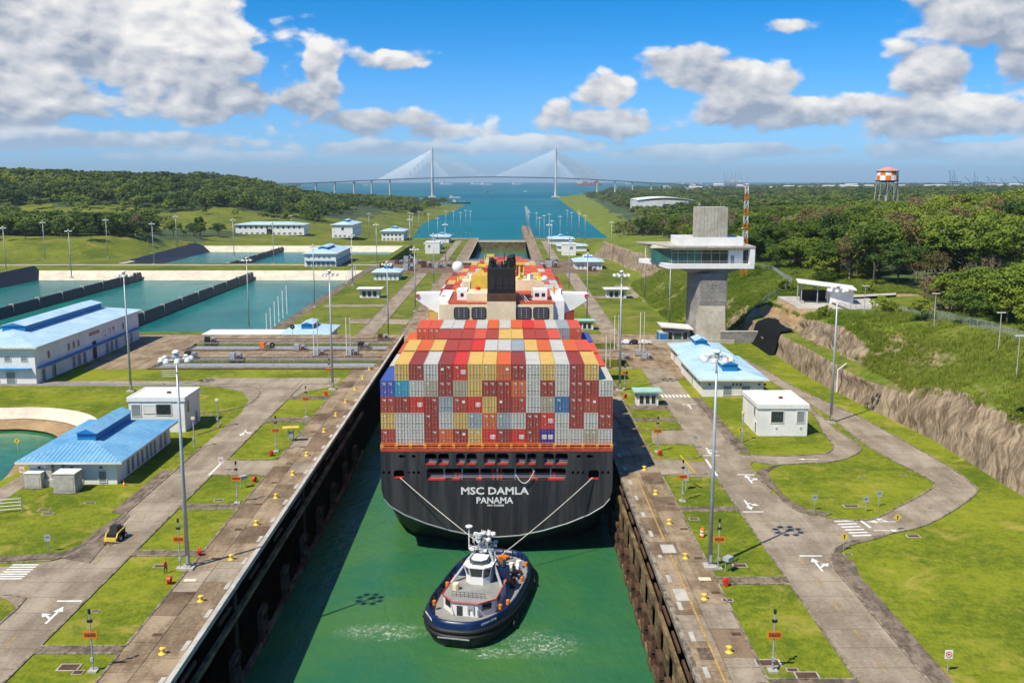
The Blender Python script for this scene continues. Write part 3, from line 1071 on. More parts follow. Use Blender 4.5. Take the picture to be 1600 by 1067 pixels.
# ---- lock walls
def lock_wall(name, label, x, side, y0, y1, zt, zb):
    """side = +1: the wall's face looks towards +X"""
    t = thing(name, label, 'wall', (x, y0, zt))
    L, D = y1 - y0, zt - zb
    mb = MB()
    mb.b2(-2.6 if side > 0 else 0, 0 if side > 0 else 2.6, 0, L, -D, -0.02)
    mb.build('wall_face', M['lockwall'], t)
    w = MB()
    w.b2(-0.55 if side > 0 else -0.06, 0.06 if side > 0 else 0.55, 0, L, -0.55, 0.16)
    w.build('coping', M['pale'] if side > 0 else M['kerb'], t)
    return t, L


wl, LL = lock_wall('lock_wall', 'tall shaded lock wall left of the container ship', XL, 1, 30, YG1, 0, -18)
wr, LR = lock_wall('lock_wall', 'tall sunlit lock wall right of the tugboat', XR, -1, 30, YG1, 0, -18)
lock_wall('lock_wall', 'lower lock wall left of the bow beyond the first gate', XL, 1, YG1 + 0.1, YG2, ZM, -30)
lock_wall('lock_wall', 'lower lock wall right of the bow beyond the first gate', XR, -1, YG1 + 0.1, YG2, ZM, -30)
lock_wall('lock_wall', 'shaded left wall of the far empty chamber', XL, 1, YG2 + 0.1, 1172, ZL, -34)
lock_wall('lock_wall', 'right wall of the far empty chamber', XR, -1, YG2 + 0.1, 1172, ZL, -34)
# wall furniture: recess panels, rusty mooring frames, ladders, ledges
panel = MB().b2(-0.22, 0, -1.7, 1.7, -2.6, 2.6).b2(-0.34, -0.22, -1.3, 1.3, -2.1, -0.2).mesh('wall_panel', M['lockwall'])
frame = MB().b2(-0.75, 0, -1.5, 1.5, -0.35, 0.35).b2(-0.62, 0, -1.5, -1.15, -2.0, 0).b2(-0.62, 0, 1.15, 1.5, -2.0, 0).b2(-0.7, 0, -1.5, 1.5, -2.3, -1.9)
frame = frame.mesh('mooring_frame', M['rust'])
holem = MB().b2(-0.06, 0.0, -1.1, 1.1, -1.7, -0.4).mesh('mooring_recess', M['dark'])
lad = MB().b2(-0.25, 0, -0.35, -0.25, -12, -0.4).b2(-0.25, 0, 0.25, 0.35, -12, -0.4)
for k in range(28):
    lad.b2(-0.22, -0.12, -0.3, 0.3, -11.8 + k * 0.4, -11.72 + k * 0.4)
lad = lad.mesh('ladder', M['rust'])
ledge = MB().b2(-0.55, 0, -30, 115, -0.35, 0.35).mesh('ledge', M['lockwall'])
rail = MB().b2(-0.28, 0, -2.5, 2.5, -0.18, 0.18).mesh('rubbing_strip', M['rust'])
for t, s in ((wr, 1), (wl, -1)):
    for k in range(19):
        y = 56 + k * 7.1
        if s < 0 and k % 2:
            continue
        for (nm, me, dy, z) in (('wall_panel', panel, 0, -6.0), ('mooring_frame', frame, 3.0, -8.4), ('mooring_recess', holem, 3.0, -8.4),
                                ('mooring_frame', frame, 3.2, -11.2), ('rubbing_strip', rail, 0.4, -1.5), ('rubbing_strip', rail, 0.3, -12.6)):
            if s < 0 and nm == 'wall_panel':
                continue
            o = link(nm, me, t, (0, y + dy, z))
            if s < 0:
                o.scale = (-1, 1, 1)
        if k % 3 == 1:
            o = link('ladder', lad, t, (0, y + 5.2, 0))
            if s < 0:
                o.scale = (-1, 1, 1)
    for z in (-3.4, -13.0):
        o = link('ledge', ledge, t, (0, 85, z))
        if s < 0:
            o.scale = (-1, 1, 1)


# ---- terrain right: rock cut, slopes, wooded plateau
STR = [
    (20, [(83.5, -.3), (86.5, 5.0), (90.5, 9.4), (93.5, 11.3), (101, 13.5), (108, 17.0), (115, 16.5), (150, 15), (240, 22), (420, 26), (700, 22), (1500, 10)]),
    (192, [(85.5, -.3), (88, 5.2), (91.5, 9.3), (94.5, 11.0), (101, 13.5), (109, 18.0), (116, 17), (150, 15), (240, 22), (420, 26), (700, 22), (1500, 10)]),
    (228, [(81.5, -.3), (83.5, 5.2), (87, 6.6), (91.5, 9.0), (97, 14), (108, 18.0), (116, 17), (150, 15), (240, 22), (420, 27), (700, 22), (1500, 10)]),
    (258, [(79.5, -.3), (81, 6.4), (86, 6.9), (88.5, 13), (94, 15.5), (106, 16.5), (116, 16), (150, 15), (240, 22), (420, 27), (700, 22), (1500, 10)]),
    (292, [(79.5, -.3), (81, 6.4), (85, 6.9), (87.5, 11), (91, 12), (104, 12.3), (118, 12.3), (150, 13), (240, 22), (420, 27), (700, 22), (1500, 10)]),
    (326, [(79, -.3), (80.5, 5.4), (84, 6.6), (87, 10.4), (92, 11.6), (104, 12), (118, 12), (160, 13), (240, 21), (420, 27), (700, 22), (1500, 10)]),
    (352, [(70, -9.2), (74, -7), (82, 0), (88, 6), (94, 10), (104, 12), (118, 12), (160, 13), (240, 21), (420, 27), (700, 22), (1500, 10)]),
    (420, [(67, -9.2), (72, -7), (80, -2), (88, 3), (96, 7), (106, 11), (118, 12), (160, 14), (240, 21), (420, 27), (700, 22), (1500, 10)]),
    (540, [(68, -9.2), (75, -6.5), (82, -2), (88, 2), (96, 6), (106, 9), (125, 11), (170, 15), (250, 22), (420, 27), (700, 22), (1500, 10)]),
    (590, [(70, -9.2), (76, -8.6), (82, -7), (87, 1), (95, 4), (106, 7), (125, 10), (170, 15), (250, 21), (420, 26), (700, 21), (1500, 10)]),
    (640, [(74, -9.2), (80, -8.9), (84, -8.4), (87, 3.6), (95, 5), (106, 7), (125, 9), (170, 13), (250, 19), (420, 24), (700, 20), (1500, 10)]),
    (745, [(68, -9.2), (72, -9), (75, -8.4), (78, 2.8), (90, 3.4), (106, 5.5), (125, 7), (170, 11), (250, 16), (420, 21), (700, 18), (1500, 10)]),
    (790, [(66, -18.3), (69, -17), (72, -10), (76, 2.4), (90, 3), (106, 5), (125, 6), (170, 10), (250, 15), (420, 20), (700, 18), (1500, 10)]),
    (860, [(70, -18.3), (74, -15), (80, -9), (90, -2), (98, 1), (106, 2), (125, 3), (170, 6), (250, 12), (420, 16), (700, 16), (1500, 10)]),
    (980, [(78, -18.3), (86, -16), (94, -13), (104, -10), (112, -7), (120, -5), (135, -3), (180, 2), (260, 8), (420, 13), (700, 14), (1500, 10)]),
    (1180, [(112, -19), (118, -18), (124, -16), (132, -14), (140, -12), (150, -10), (165, -8), (210, -4), (300, 3), (460, 9), (760, 12), (1500, 10)]),
    (1320, [(128, -30), (136, -27.5), (142, -25), (150, -23), (160, -21), (175, -19), (195, -16), (240, -10), (330, -3), (500, 6), (800, 10), (1500, 9)]),
    (2300, [(150, -31), (160, -27.5), (168, -26), (180, -25), (200, -24), (230, -22), (270, -19), (340, -14), (480, -6), (700, 2), (1100, 6), (1900, 8)]),
    (4300, [(195, -32), (208, -27.5), (222, -26), (250, -25), (280, -24), (330, -22), (400, -20), (520, -16), (750, -9), (1100, -2), (1900, 3), (3000, 6)]),
    (5600, [(420, -33), (470, -27.5), (520, -27), (600, -26), (700, -25), (830, -24), (1000, -22), (1300, -19), (1700, -14), (2200, -8), (3000, -3), (4500, 0)]),
]


def station_row(S, Y):
    if Y <= S[0][0]:
        return S[0][1]
    for (a, ra), (b, rb) in zip(S, S[1:]):
        if Y <= b:
            k = (Y - a) / (b - a)
            return [(p[0] + (q[0] - p[0]) * k, p[1] + (q[1] - p[1]) * k) for p, q in zip(ra, rb)]
    return S[-1][1]


def z_right(X, Y):
    return interp(station_row(STR, Y), X)


def grid_terrain(name, S, ys, mats, chooser, sub=4, rough=1.0, sgn=1):
    """sheet through the station profiles; chooser picks a material per face"""
    mb = MB()
    nx = (len(S[0][1]) - 1) * sub + 1
    for Y in ys:
        row = station_row(S, Y)
        for i in range(nx):
            k, r = divmod(i, sub)
            if k == len(row) - 1:
                k, r = k - 1, sub
            f = r / sub
            x = row[k][0] + (row[k + 1][0] - row[k][0]) * f
            z = row[k][1] + (row[k + 1][1] - row[k][1]) * f
            if 0 < i < nx - 1:
                w = max(0.0, min(1.0, i / 3.0))
                steep = abs(row[k + 1][1] - row[k][1]) / max(0.1, abs(row[k + 1][0] - row[k][0]))
                a = pnoise(Vector((x * 0.35, Y * 0.22, z * 0.2))) + 0.6 * pnoise(Vector((x * 0.9, Y * 0.8, 3.1)))
                b = pnoise(Vector((x * 0.04, Y * 0.035, 8.0)))
                if steep > 1.0:
                    x += w * rough * (1.0 * a + 1.3 * pnoise(Vector((Y * 0.13 + z * 0.3, z * 0.35, 1.7)))) * sgn
                    z += w * 0.3 * a
                else:
                    z += w * rough * (0.22 * a + 0.8 * b * min(1.0, abs(x) / 120.0))
            mb.v.append((x, Y, z))
    n = len(ys)
    for j in range(n - 1):
        for i in range(nx - 1):
            q = (j * nx + i, j * nx + i + 1, (j + 1) * nx + i + 1, (j + 1) * nx + i)
            if sgn < 0:
                q = q[::-1]
            mb.f.append(q)
            a, b, c, d = (Vector(mb.v[k]) for k in q)
            nn = (c - a).cross(d - b)
            nn.normalize()
            mb.m.append(chooser((a + c) / 2, nn.z))
    return setting(mb.build(name, mats, smooth=True))


def choose_right(c, nz):
    n = pnoise(Vector((c.x * 0.03, c.y * 0.03, 0))) + 0.4 * pnoise(Vector((c.x * 0.15, c.y * 0.15, 5)))
    if 85 < c.x < 150 and 286 < c.y < 345 and c.z > 8:
        return 3 if n > 0.0 else 0
    if c.x > 128 + 14 * n and c.y < 1000:
        return 2
    if c.y > 1000 and c.x > 170 + 0.05 * (c.y - 1000) + 25 * n:
        return 2
    return 0


ysr = []
y = 20.0
while y < 5600:
    ysr.append(y)
    y += 2.2 if 60 < y < 480 else (4.0 if y < 900 else (12.0 if y < 1500 else 90.0))
ysr.append(5600.0)
grid_terrain('hillside_right', STR, ysr, [M['hillside'], M['rock'], M['forest'], M['dirt']], choose_right, 6)

# ---- terrain left: mound, wooded hill, low shore
HILL = [(-0.75, 58), (-0.52, 54), (-0.40, 46), (-0.355, 44), (-0.303, 47), (-0.275, 41), (-0.245, 31), (-0.21, 14), (-0.18, 2), (-0.155, -6), (-0.13, -12), (-0.10, -17), (-0.06, -24)]


def z_left(X, Y):
    r = X / Y
    h = interp(HILL, r)
    z = -9.3 + (13.5 + 2 * sin(X * 0.02)) * sst(-289, -345, X) * sst(735, 820, Y) * (1 - 0.4 * sst(860, 1000, Y))
    low = interp([(-600, 0), (-330, -6), (-200, -13), (-150, -18.4), (-120, -18.5)], X)
    z = z + (min(z, low) - z) * sst(925, 990, Y)
    z = z + (h - z) * sst(1080, 1760, Y) if h > z else z
    if Y > 1150:
        shore = interp([(1150, -128), (1300, -135), (1750, -158), (3050, -150), (3150, -230), (3400, -420), (3900, -640), (4300, -335), (4500, -420), (5200, -1500)], Y)
        z = min(z, -28 + max(-4.0, (shore - X) * (0.16 if Y < 2200 else 0.05)) + 0.9)
    if Y > 2600:
        z = min(z, interp([(2600, 60), (3600, -6), (5200, -20)], Y) if r > -0.30 else z)
    return z


def left_sheet(name, ys, edge):
    mb = MB()
    xs_t = [i / 90.0 for i in range(91)]
    for Y in ys:
        x1 = edge(Y)
        x0 = -0.80 * Y - 80
        for k in xs_t:
            X = x1 + (x0 - x1) * (k ** 1.25)
            z = z_left(X, Y)
            z += (0.8 * pnoise(Vector((X * 0.05, Y * 0.05, 0))) + 0.3 * pnoise(Vector((X * 0.2, Y * 0.2, 4)))) * (1.0 if Y > 740 else 0.2)
            mb.v.append((X, Y, z))
    for j in range(len(ys) - 1):
        for i in range(90):
            q = (j * 91 + i, (j + 1) * 91 + i, (j + 1) * 91 + i + 1, j * 91 + i + 1)
            mb.f.append(q)
            c = (Vector(mb.v[q[0]]) + Vector(mb.v[q[2]])) / 2
            n = pnoise(Vector((c.x * 0.012, c.y * 0.012, 2)))
            wood = ((c.y > 870 and c.x < -300 - 60 * n) or (c.y > 1500 and c.x < -240 - 40 * n)) and not (1130 < c.y + 90 * n < 1330)
            red = c.y < 850 and n > 0.42
            mb.m.append(1 if wood else (2 if red else 0))
    setting(mb.build(name, [M['meadow'], M['forest'], M['dirt']], smooth=True))


left_sheet('bank_left', [726.0 + 5.3 * k for k in range(39)], lambda Y: -286.5)
ys = []
y = 924.5
while y < 5300:
    ys.append(y)
    y += 6 if y < 1000 else (16 if y < 1900 else 80)
left_sheet('hillside_left', ys, lambda Y: interp([(1160, -128.0), (1200, -100.0)], Y))
# far low land behind the right hand plateau, out to the port
mb = MB()
far_shore = [(-6000, 9500), (-2600, 8200), (-1500, 7900), (-900, 8600)]
mb2 = sheet('far_coast_right', [(420, 5590), (1400, 4000), (9000, 3000), (9000, 15000), (4200, 12500), (2600, 9800), (1500, 9000), (820, 7200)], -25.5, M['forest'], (), 3)
sheet('far_coast_left', [(-8000, 3800), (-2300, 5000), (-1500, 6500), (-1750, 8800), (-3000, 9500), (-9000, 12000)], -25.5, M['forest'], (), 3)


# ================================================================ CONTAINER SHIP
SX, SY = -2.1, 165.0
ship = thing('container_ship', 'huge black hulled container ship seen from astern, MSC DAMLA PANAMA on its stern', 'ship', (SX, SY, ZW))


def sp(mb, name, m, parent=ship, smooth=False):
    """a part of the ship modelled in lock heights"""
    me = mb.mesh(name, m, smooth)
    me.transform(Matrix.Translation((0, 0, -ZW)))
    return link(name, me, parent)


def q(u, v, Y):
    p = PY(u, v, Y)
    return (p.x - SX, p.y - SY, p.z)


DK = 5.6                      # main deck
tr = [(20.15, DK), (20.15, -1.6), (19.75, -3.2), (18.6, -4.6), (16.2, -6.1), (12.4, -7.7), (8.2, -9.0), (4.0, -9.9), (0, -10.2)]
half = [(x, z) for x, z in tr]
outline = half + [(-x, z) for x, z in half[-2::-1]]


def hole(u0, u1, v0, v1, r=1.6, n=3):
    a, b = q(580 + u0 / 4, 680 + v0 / 4, SY), q(580 + u1 / 4, 680 + v1 / 4, SY)
    x0, x1, z1, z0 = a[0], b[0], a[2], b[2]
    r = min(r, (x1 - x0) / 2.05, (z1 - z0) / 2.05)
    return arc((x0 + r, z0 + r), r, 180, 270, n) + arc((x1 - r, z0 + r), r, 270, 360, n) + arc((x1 - r, z1 - r), r, 0, 90, n) + arc((x0 + r, z1 - r), r, 90, 180, n)


wins = [hole(a, b, 113, 184, 0.45) for a, b in ((335, 409), (419, 486), (528, 586), (596, 659), (703, 776), (784, 859), (903, 964), (974, 1031), (1078, 1143), (1151, 1229))]
slot = [hole(347, 1216, 207, 281, 0.4)]
fair = [hole(140, 206, 217, 268, 0.5), hole(1357, 1423, 217, 276, 0.5)]
dots = [hole(a, b, 122, 142, 0.4) for a, b in ((172, 213), (252, 278), (1283, 1310), (1347, 1387))]
dots += [hole(a, b, 223, 243, 0.3) for a, b in ((70, 86), (104, 119), (227, 243), (257, 275), (289, 305), (1254, 1269), (1287, 1301), (1317, 1331), (1439, 1455), (1474, 1489))]
holes = wins + slot + fair + dots
vs, fs = cdt(outline, holes)
mb = MB()
mb.add([(p.x, 0, p.y) for p in vs], fs)
for h in holes:
    n = len(h)
    for i in range(n):
        a, b = h[i], h[(i + 1) % n]
        mb.quad((a[0], 0, a[1]), (b[0], 0, b[1]), (b[0], 0.5, b[1]), (a[0], 0.5, a[1]))
sp(mb, 'transom', M['hull'])
# hull shell: sections from the transom to the bow
secs = [(0, tr), (5, [(20.15, DK), (20.15, -2.5), (19.9, -4.4), (19.0, -6.0), (17.2, -7.8), (14, -9.9), (9.5, -12.0), (4.5, -13.8), (0, -14.5)]),
        (10, [(20.15, DK), (20.15, -3.5), (20.0, -6), (19.5, -8.5), (18.3, -11), (15.5, -13.3), (11, -15.5), (5, -17.5), (0, -18.5)]),
        (22, [(20.15, DK), (20.15, -4), (20.15, -8), (20.1, -12), (19.6, -15.5), (18, -19), (14, -21.5), (7, -23.5), (0, -24)]),
        (60, [(20.15, DK), (20.15, -4), (20.15, -8), (20.15, -12), (20.1, -17), (20, -22), (18.5, -25), (9, -26), (0, -26)]),
        (225, [(20.15, DK), (20.15, -4), (20.1, -8), (20.0, -12), (19.8, -17), (19.5, -22), (18, -25), (9, -26), (0, -26)]),
        (270, [(17.5, DK + 1), (16.5, -4), (15, -8), (13, -12), (11, -17), (9, -22), (7, -25), (3, -26), (0, -26)]),
        (299, [(2.5, DK + 4), (1.6, -4), (1, -8), (.7, -12), (.5, -17), (.4, -22), (.3, -25), (.1, -26), (0, -26)])]
mb = MB()
for y, s in secs:
    full = s + [(-x, z) for x, z in s[-2::-1]]
    mb.v += [(x, y + 0.02, z) for x, z in full]
w = 2 * len(tr) - 1
for k in range(len(secs) - 1):
    for i in range(w - 1):
        mb.f.append((k * w + i, (k + 1) * w + i, (k + 1) * w + i + 1, k * w + i + 1))
        mb.m.append(0)
    mb.f.append((k * w, k * w + w - 1, (k + 1) * w + w - 1, (k + 1) * w))
    mb.m.append(1)
sp(mb, 'hull', [M['hull'], M['reddeck']])
# pale knuckle line along the lower edge of the transom
mb = MB()
pts = [(x, -0.06, z) for x, z in outline[2:-2]]
mb.path(pts, 0.11, 5)
sp(mb, 'knuckle_line', M['galv'])
# mooring deck behind the openings
mb = MB()
zA = q(700, 680 + 281 / 4, SY)[2]
zB = q(700, 680 + 207 / 4, SY)[2]
zC = q(700, 680 + 184 / 4, SY)[2]
mb.b2(-19, 19, 0.55, 9, zA - 0.35, zA - 0.12)
mb.b2(-19, 19, 0.55, 9, zC - 0.4, zC - 0.15)
sp(mb, 'mooring_deck', M['reddeck'])
mb = MB()
mb.b2(-19.4, 19.4, 8.9, 9.3, -5, DK - 0.2)
mb.b2(-19.4, 19.4, 0.6, 9.3, DK - 0.5, DK - 0.3)
sp(mb, 'mooring_bulkhead', M['dark'])
mb = MB()
for x in [k * 3.1 - 15.4 for k in range(11)]:
    mb.b2(x - 0.12, x + 0.12, 0.7, 1.0, zA - 0.1, zB + 0.2)
for z in (0.25, 0.5, 0.8):
    zz = zA + (zB - zA) * z * 0.6
    mb.tube((-12, 0.62, zz), (12, 0.62, zz), 0.05, n=5)
    zz = zC + (DK - 1.4 - zC) * z * 0.9
    mb.tube((-14.5, 0.62, zz), (13, 0.62, zz), 0.05, n=5)
sp(mb, 'mooring_rail', M['galv'])
mb = MB()
for x in (-7.2, -6.4, -0.6, 0.3, 0.8, 6.0, 6.5, -2.9, 10.0):
    mb.tube((x, 0.9, zA - 0.1), (x, 0.9, zA + 1.15), 0.28, n=8)
    mb.tube((x, 0.9, zA + 1.1), (x, 0.9, zA + 1.25), 0.42, n=8)
for x in (-0.9, -0.2, 0.5):
    mb.b2(x, x + 0.4, 1.0, 1.6, zA, zB)
for (a, b) in ((347, 470), (1100, 1216), (500, 560), (650, 700), (1000, 1050)):
    xa, xb = q(580 + a / 4, 740, SY)[0], q(580 + b / 4, 740, SY)[0]
    mb.b2(xa + 0.2, xb - 0.2, -0.04, 0.5, zA + 0.02, zA + 0.30)
for h in wins:
    x0, x1 = min(p[0] for p in h), max(p[0] for p in h)
    mb.b2(x0 + 0.15, x1 - 0.15, -0.05, 0.5, zC - 0.02, zC + 0.2)
    mb.b2(x0 + (x1 - x0) * 0.35, x0 + (x1 - x0) * 0.6, 0.8, 1.2, zC, zC + 0.8)
for h in fair:
    x0, x1 = min(p[0] for p in h), max(p[0] for p in h)
    z0 = min(p[1] for p in h)
    mb.b2(x0 + 0.1, x1 - 0.1, -0.08, 0.5, z0, z0 + 0.2)
sp(mb, 'bollard', M['red'])
# lettering
for body, u, v, hgt, wid, nm in (('MSC DAMLA', 773.5, 766.5, 12.2, 105, 'ship_name'), ('PANAMA', 773.2, 781.2, 10.2, 57, 'home_port'), ('IMO 9230983', 774.5, 789.2, 3.2, 26, 'hull_number')):
    me = text_mesh(body, 1.0, M['marking'], 0.02, 0.028)
    xs = [p.co.x for p in me.vertices]
    zs = [p.co.y for p in me.vertices]
    c = q(u, v, SY)
    ww, hh = wid / 8.86, hgt / 8.86
    sx, sz = ww / (max(xs) - min(xs)), hh / (max(zs) - min(zs))
    for p in me.vertices:
        x, y, z = p.co
        p.co = ((x - (max(xs) + min(xs)) / 2) * sx + c[0], -0.04 - z, (y - (max(zs) + min(zs)) / 2) * sz + c[2] - ZW)
    link(nm, me, ship)
# stern rail
rl = MB()
for z in (0.45, 0.85, 1.2):
    rl.tube((-20.05, 0.12, DK + z), (20.05, 0.12, DK + z), 0.06, n=5)
for k in range(33):
    x = -20 + k * 1.25
    rl.tube((x, 0.12, DK), (x, 0.12, DK + 1.2), 0.05, n=5)
for s in (-20.05, 20.05):
    for z in (0.6, 1.2):
        rl.tube((s, 0.12, DK + z), (s, 120, DK + z), 0.05, n=4)
sp(rl, 'stern_railing', M['orange'])
mb = MB()
mb.b2(-20.1, 20.1, -0.05, 0.3, DK - 0.30, DK + 0.22)
sp(mb, 'deck_edge', M['reddeck'])
mb = MB()
for k in range(17):
    x = -20.0 + k * 2.5
    mb.b2(x - 0.22, x + 0.22, 0.5, 1.1, DK, DK + 0.75)
sp(mb, 'lashing_post', M['yellow'])
# funnel casing and accommodation (stern faces at Y = 228 and 238)
YA = 228.0


def blk(u0, u1, v0, v1, Y0, Y1, zb=None, name='block', m='cream', mb=None):
    a, b = q(u0, v0, Y0), q(u1, v1, Y0)
    t = mb or MB()
    t.b2(a[0], b[0], Y0 - SY, Y1 - SY, zb if zb is not None else b[2], a[2])
    return sp(t, name, M[m]) if mb is None else None


house = blk(686, 864.5, 476, 505, YA, YA + 30, DK, 'accommodation', 'cream')
blk(683.5, 701, 470, 505, YA + 1.2, YA + 24, DK, 'side_house', 'white')
blk(864.6, 881.5, 470, 505, YA + 1.2, YA + 24, DK, 'side_house', 'white')
cas = blk(761, 806, 461, 505, YA - 0.5, YA + 20, DK, 'funnel_casing', 'cream')
blk(760.9, 806.1, 460, 471, YA - 0.52, YA + 0.5, None, 'brown_band', 'rust')
fun = blk(761.4, 805.6, 420.5, 461, YA + 1.0, YA + 14, None, 'funnel', 'black')
mb = MB()
for (u, v0, r) in ((768, 409, 0.75), (773, 411, 0.5), (797, 406, 0.95), (801, 404, 0.8), (784, 414, 0.4), (790, 413, 0.5)):
    a, b = q(u, 422, YA + 6), q(u, v0, YA + 6)
    mb.tube(a, b, r, r * 0.95, 10)
    mb.tube((b[0], b[1], b[2] - 0.2), (b[0], b[1] + 0.9, b[2] + 0.6), r * 0.9, r * 0.8, 10)
for u in (765, 781, 793, 803):
    mb.tube(q(u, 424, YA + 4), q(u + 2, 416, YA + 5), 0.25, n=6)
a0, b0 = q(788, 420, YA + 5), q(788, 394, YA + 5)
mb.tube(a0, b0, 0.14, 0.08, 6)
me = mb.mesh('exhaust_pipes', M['black'])
me.transform(Matrix.Translation((0, 0, -ZW)))
link('exhaust_pipes', me, fun)
mb = MB()
for (u0, u1) in ((765.5, 774), (776, 785), (787, 796), (797, 803.5)):
    for (v0, v1) in ((433, 446), (446.5, 453)):
        a, b = q(u0, v0, YA + 0.95), q(u1, v1, YA + 0.95)
        mb.b2(a[0], b[0], YA + 0.9 - SY, YA + 1.0 - SY, b[2], a[2])
me = mb.mesh('funnel_panel', M['dark'])
me.transform(Matrix.Translation((0, 0, -ZW)))
link('funnel_panel', me, fun)
for k, (u0, u1) in enumerate(((709, 733.5), (736.5, 760), (806.5, 830.5), (833, 858))):
    a, b = q(u0, 480, YA), q(u1, 498.5, YA)
    g = MB()
    g.prism([(x, z) for x, z in arc((a[0] + .5, b[2] + .5), .5, 180, 270, 3) + arc((b[0] - .5, b[2] + .5), .5, 270, 360, 3) + arc((b[0] - .5, a[2] - .5), .5, 0, 90, 3) + arc((a[0] + .5, a[2] - .5), .5, 90, 180, 3)], 0, 0.08)
    for i, p in enumerate(g.v):
        g.v[i] = (p[0], YA - SY - 0.02 - p[2], p[1] - ZW)
    lv = link('louvre', g.mesh('louvre', M['dark']), house)
    s = MB()
    for j in range(5):
        z = b[2] + (a[2] - b[2]) * (j + 0.6) / 5.6
        s.b2(a[0] + 0.25, b[0] - 0.25, YA - SY - 0.16, YA - SY - 0.1, z - ZW, z + 0.07 - ZW)
    for f in (0.33, 0.66):
        x = a[0] + (b[0] - a[0]) * f
        s.b2(x - 0.05, x + 0.05, YA - SY - 0.17, YA - SY - 0.1, b[2] - ZW + 0.2, a[2] - ZW - 0.2)
    link('slats', s.mesh('slats', M['grey']), lv)
blk(729, 761, 459, 477, YA + 2, YA + 12, None, 'casing_wing', 'cream')
blk(701, 760, 473.5, 477, YA + 0.4, YA + 26, None, 'red_deck', 'reddeck')
blk(806, 866, 473.5, 477, YA + 0.4, YA + 26, None, 'red_deck', 'reddeck')
for (u0, u1, nm) in ((714, 730, 'deckhouse'), (833, 855, 'deckhouse')):
    d = blk(u0, u1, 453.5, 474, YA + 6, YA + 12, None, nm, 'white')
    g = MB()
    for f in ((0.35, 0.65),) if u0 == 714 else ((0.12, 0.42), (0.6, 0.85)):
        a, b = q(u0 + (u1 - u0) * f[0], 458, YA + 6), q(u0 + (u1 - u0) * f[1], 463.5, YA + 6)
        g.b2(a[0], b[0], YA + 5.95 - SY, YA + 6.02 - SY, b[2] - ZW, a[2] - ZW)
    link('window', g.mesh('window', M['glass']), d)
# bridge wings
for s, pts in ((1, [(649.6, 459), (687, 458.5), (687, 490), (672, 483), (650, 468)]), (-1, [(919, 459.5), (880, 458.5), (880, 490), (897, 483), (919, 468)])):
    g = MB()
    pp = [q(u, v, YA + 14) for u, v in pts]
    n = len(pp)
    g.v = [(x, y, z) for x, y, z in pp] + [(x, y + 5.0, z) for x, y, z in pp]
    g.f = [tuple(range(n)), tuple(range(2 * n - 1, n - 1, -1))] + [(i, i + n, (i + 1) % n + n, (i + 1) % n) for i in range(n)]
    g.m = [0] * len(g.f)
    wg = sp(g, 'bridge_wing', M['white'])
    c = q(652.5 if s > 0 else 916.5, 462.5, YA + 13.8)
    lb = MB()
    for k in range(14):
        a1, a2 = 2 * pi * k / 14, 2 * pi * (k + 1) / 14
        lb.tube((c[0] + .42 * cos(a1), c[1], c[2] - ZW + .42 * sin(a1)), (c[0] + .42 * cos(a2), c[1], c[2] - ZW + .42 * sin(a2)), 0.13, n=6)
    link('lifebuoy', lb.mesh('lifebuoy', M['red']), wg)
wh = blk(722, 850, 438, 470, YA + 26, YA + 36, DK, 'wheelhouse', 'cream')
blk(736, 762, 431, 459, YA + 15, YA + 24, None, 'vent_house', 'yellow')
blk(722, 735, 440, 459, YA + 15, YA + 24, None, 'vent_house', 'cream')
blk(690, 728, 462, 470, YA + 20, YA + 25, None, 'flying_deck', 'reddeck')
blk(812, 880, 461, 468, YA + 20, YA + 25, None, 'flying_deck', 'reddeck')
# masts, aerials, dome
mb = MB()
for (u, v0, v1, r) in ((765, 400, 428, .3), (752, 412, 432, .35), (812, 412, 432, .35), (749, 407, 420, .15), (757, 398, 420, .12), (818, 411, 430, .2), (806, 402, 425, .12), (716, 425, 440, .35)):
    mb.tube(q(u, v1, YA + 30), q(u, v0, YA + 30), r, r * 0.7, 6)
for (u0, u1, v) in ((747, 760, 415), (805, 821, 412), (760, 772, 399), (748, 756, 424)):
    a, b = q(u0, v, YA + 30), q(u1, v, YA + 30)
    mb.b2(a[0], b[0], a[1] - .4, a[1] + .4, a[2] - .3, a[2] + .3)
sp(mb, 'radar_mast', M['yellow'])
mb = MB()
c = q(715.5, 417, YA + 30)
mb.lathe([(0.1, -1.6), (1.1, -1.3), (1.45, -0.5), (1.5, 0.3), (1.2, 1.0), (0.7, 1.35), (0.1, 1.5)], c, 14)
c = q(851, 436, YA + 20)
mb.lathe([(0.05, -.9), (.7, -.6), (.9, 0), (.7, .6), (.05, .9)], c, 12)
c = q(724, 446, YA + 20)
mb.lathe([(0.05, -.8), (.6, -.5), (.8, 0), (.6, .5), (.05, .8)], c, 12)
sp(mb, 'radome', M['white'], smooth=True)
mb = MB()
for (u0, u1, v0, v1, yy) in ((700, 760, 470, 474, 1), (806, 866, 470, 474, 1), (690, 730, 456, 461, 20), (812, 880, 455, 460, 20), (733, 761, 427, 431, 15)):
    a, b = q(u0, v0, YA + yy), q(u1, v1, YA + yy)
    for z in (a[2], (a[2] + b[2]) / 2):
        mb.tube((a[0], a[1], z), (b[0], a[1], z), 0.06, n=4)
    k = int((b[0] - a[0]) / 1.2)
    for i in range(k + 1):
        x = a[0] + (b[0] - a[0]) * i / max(1, k)
        mb.tube((x, a[1], b[2]), (x, a[1], a[2]), 0.05, n=4)
sp(mb, 'deck_railing', M['orange'])
mb = MB()
for (u0, v0, u1, v1) in ((812, 459, 824, 474), (816, 459, 828, 474)):
    mb.tube(q(u0, v0, YA + 3), q(u1, v1, YA + 3), 0.12, n=5)
sp(mb, 'stairway', M['white'])
mb = MB()
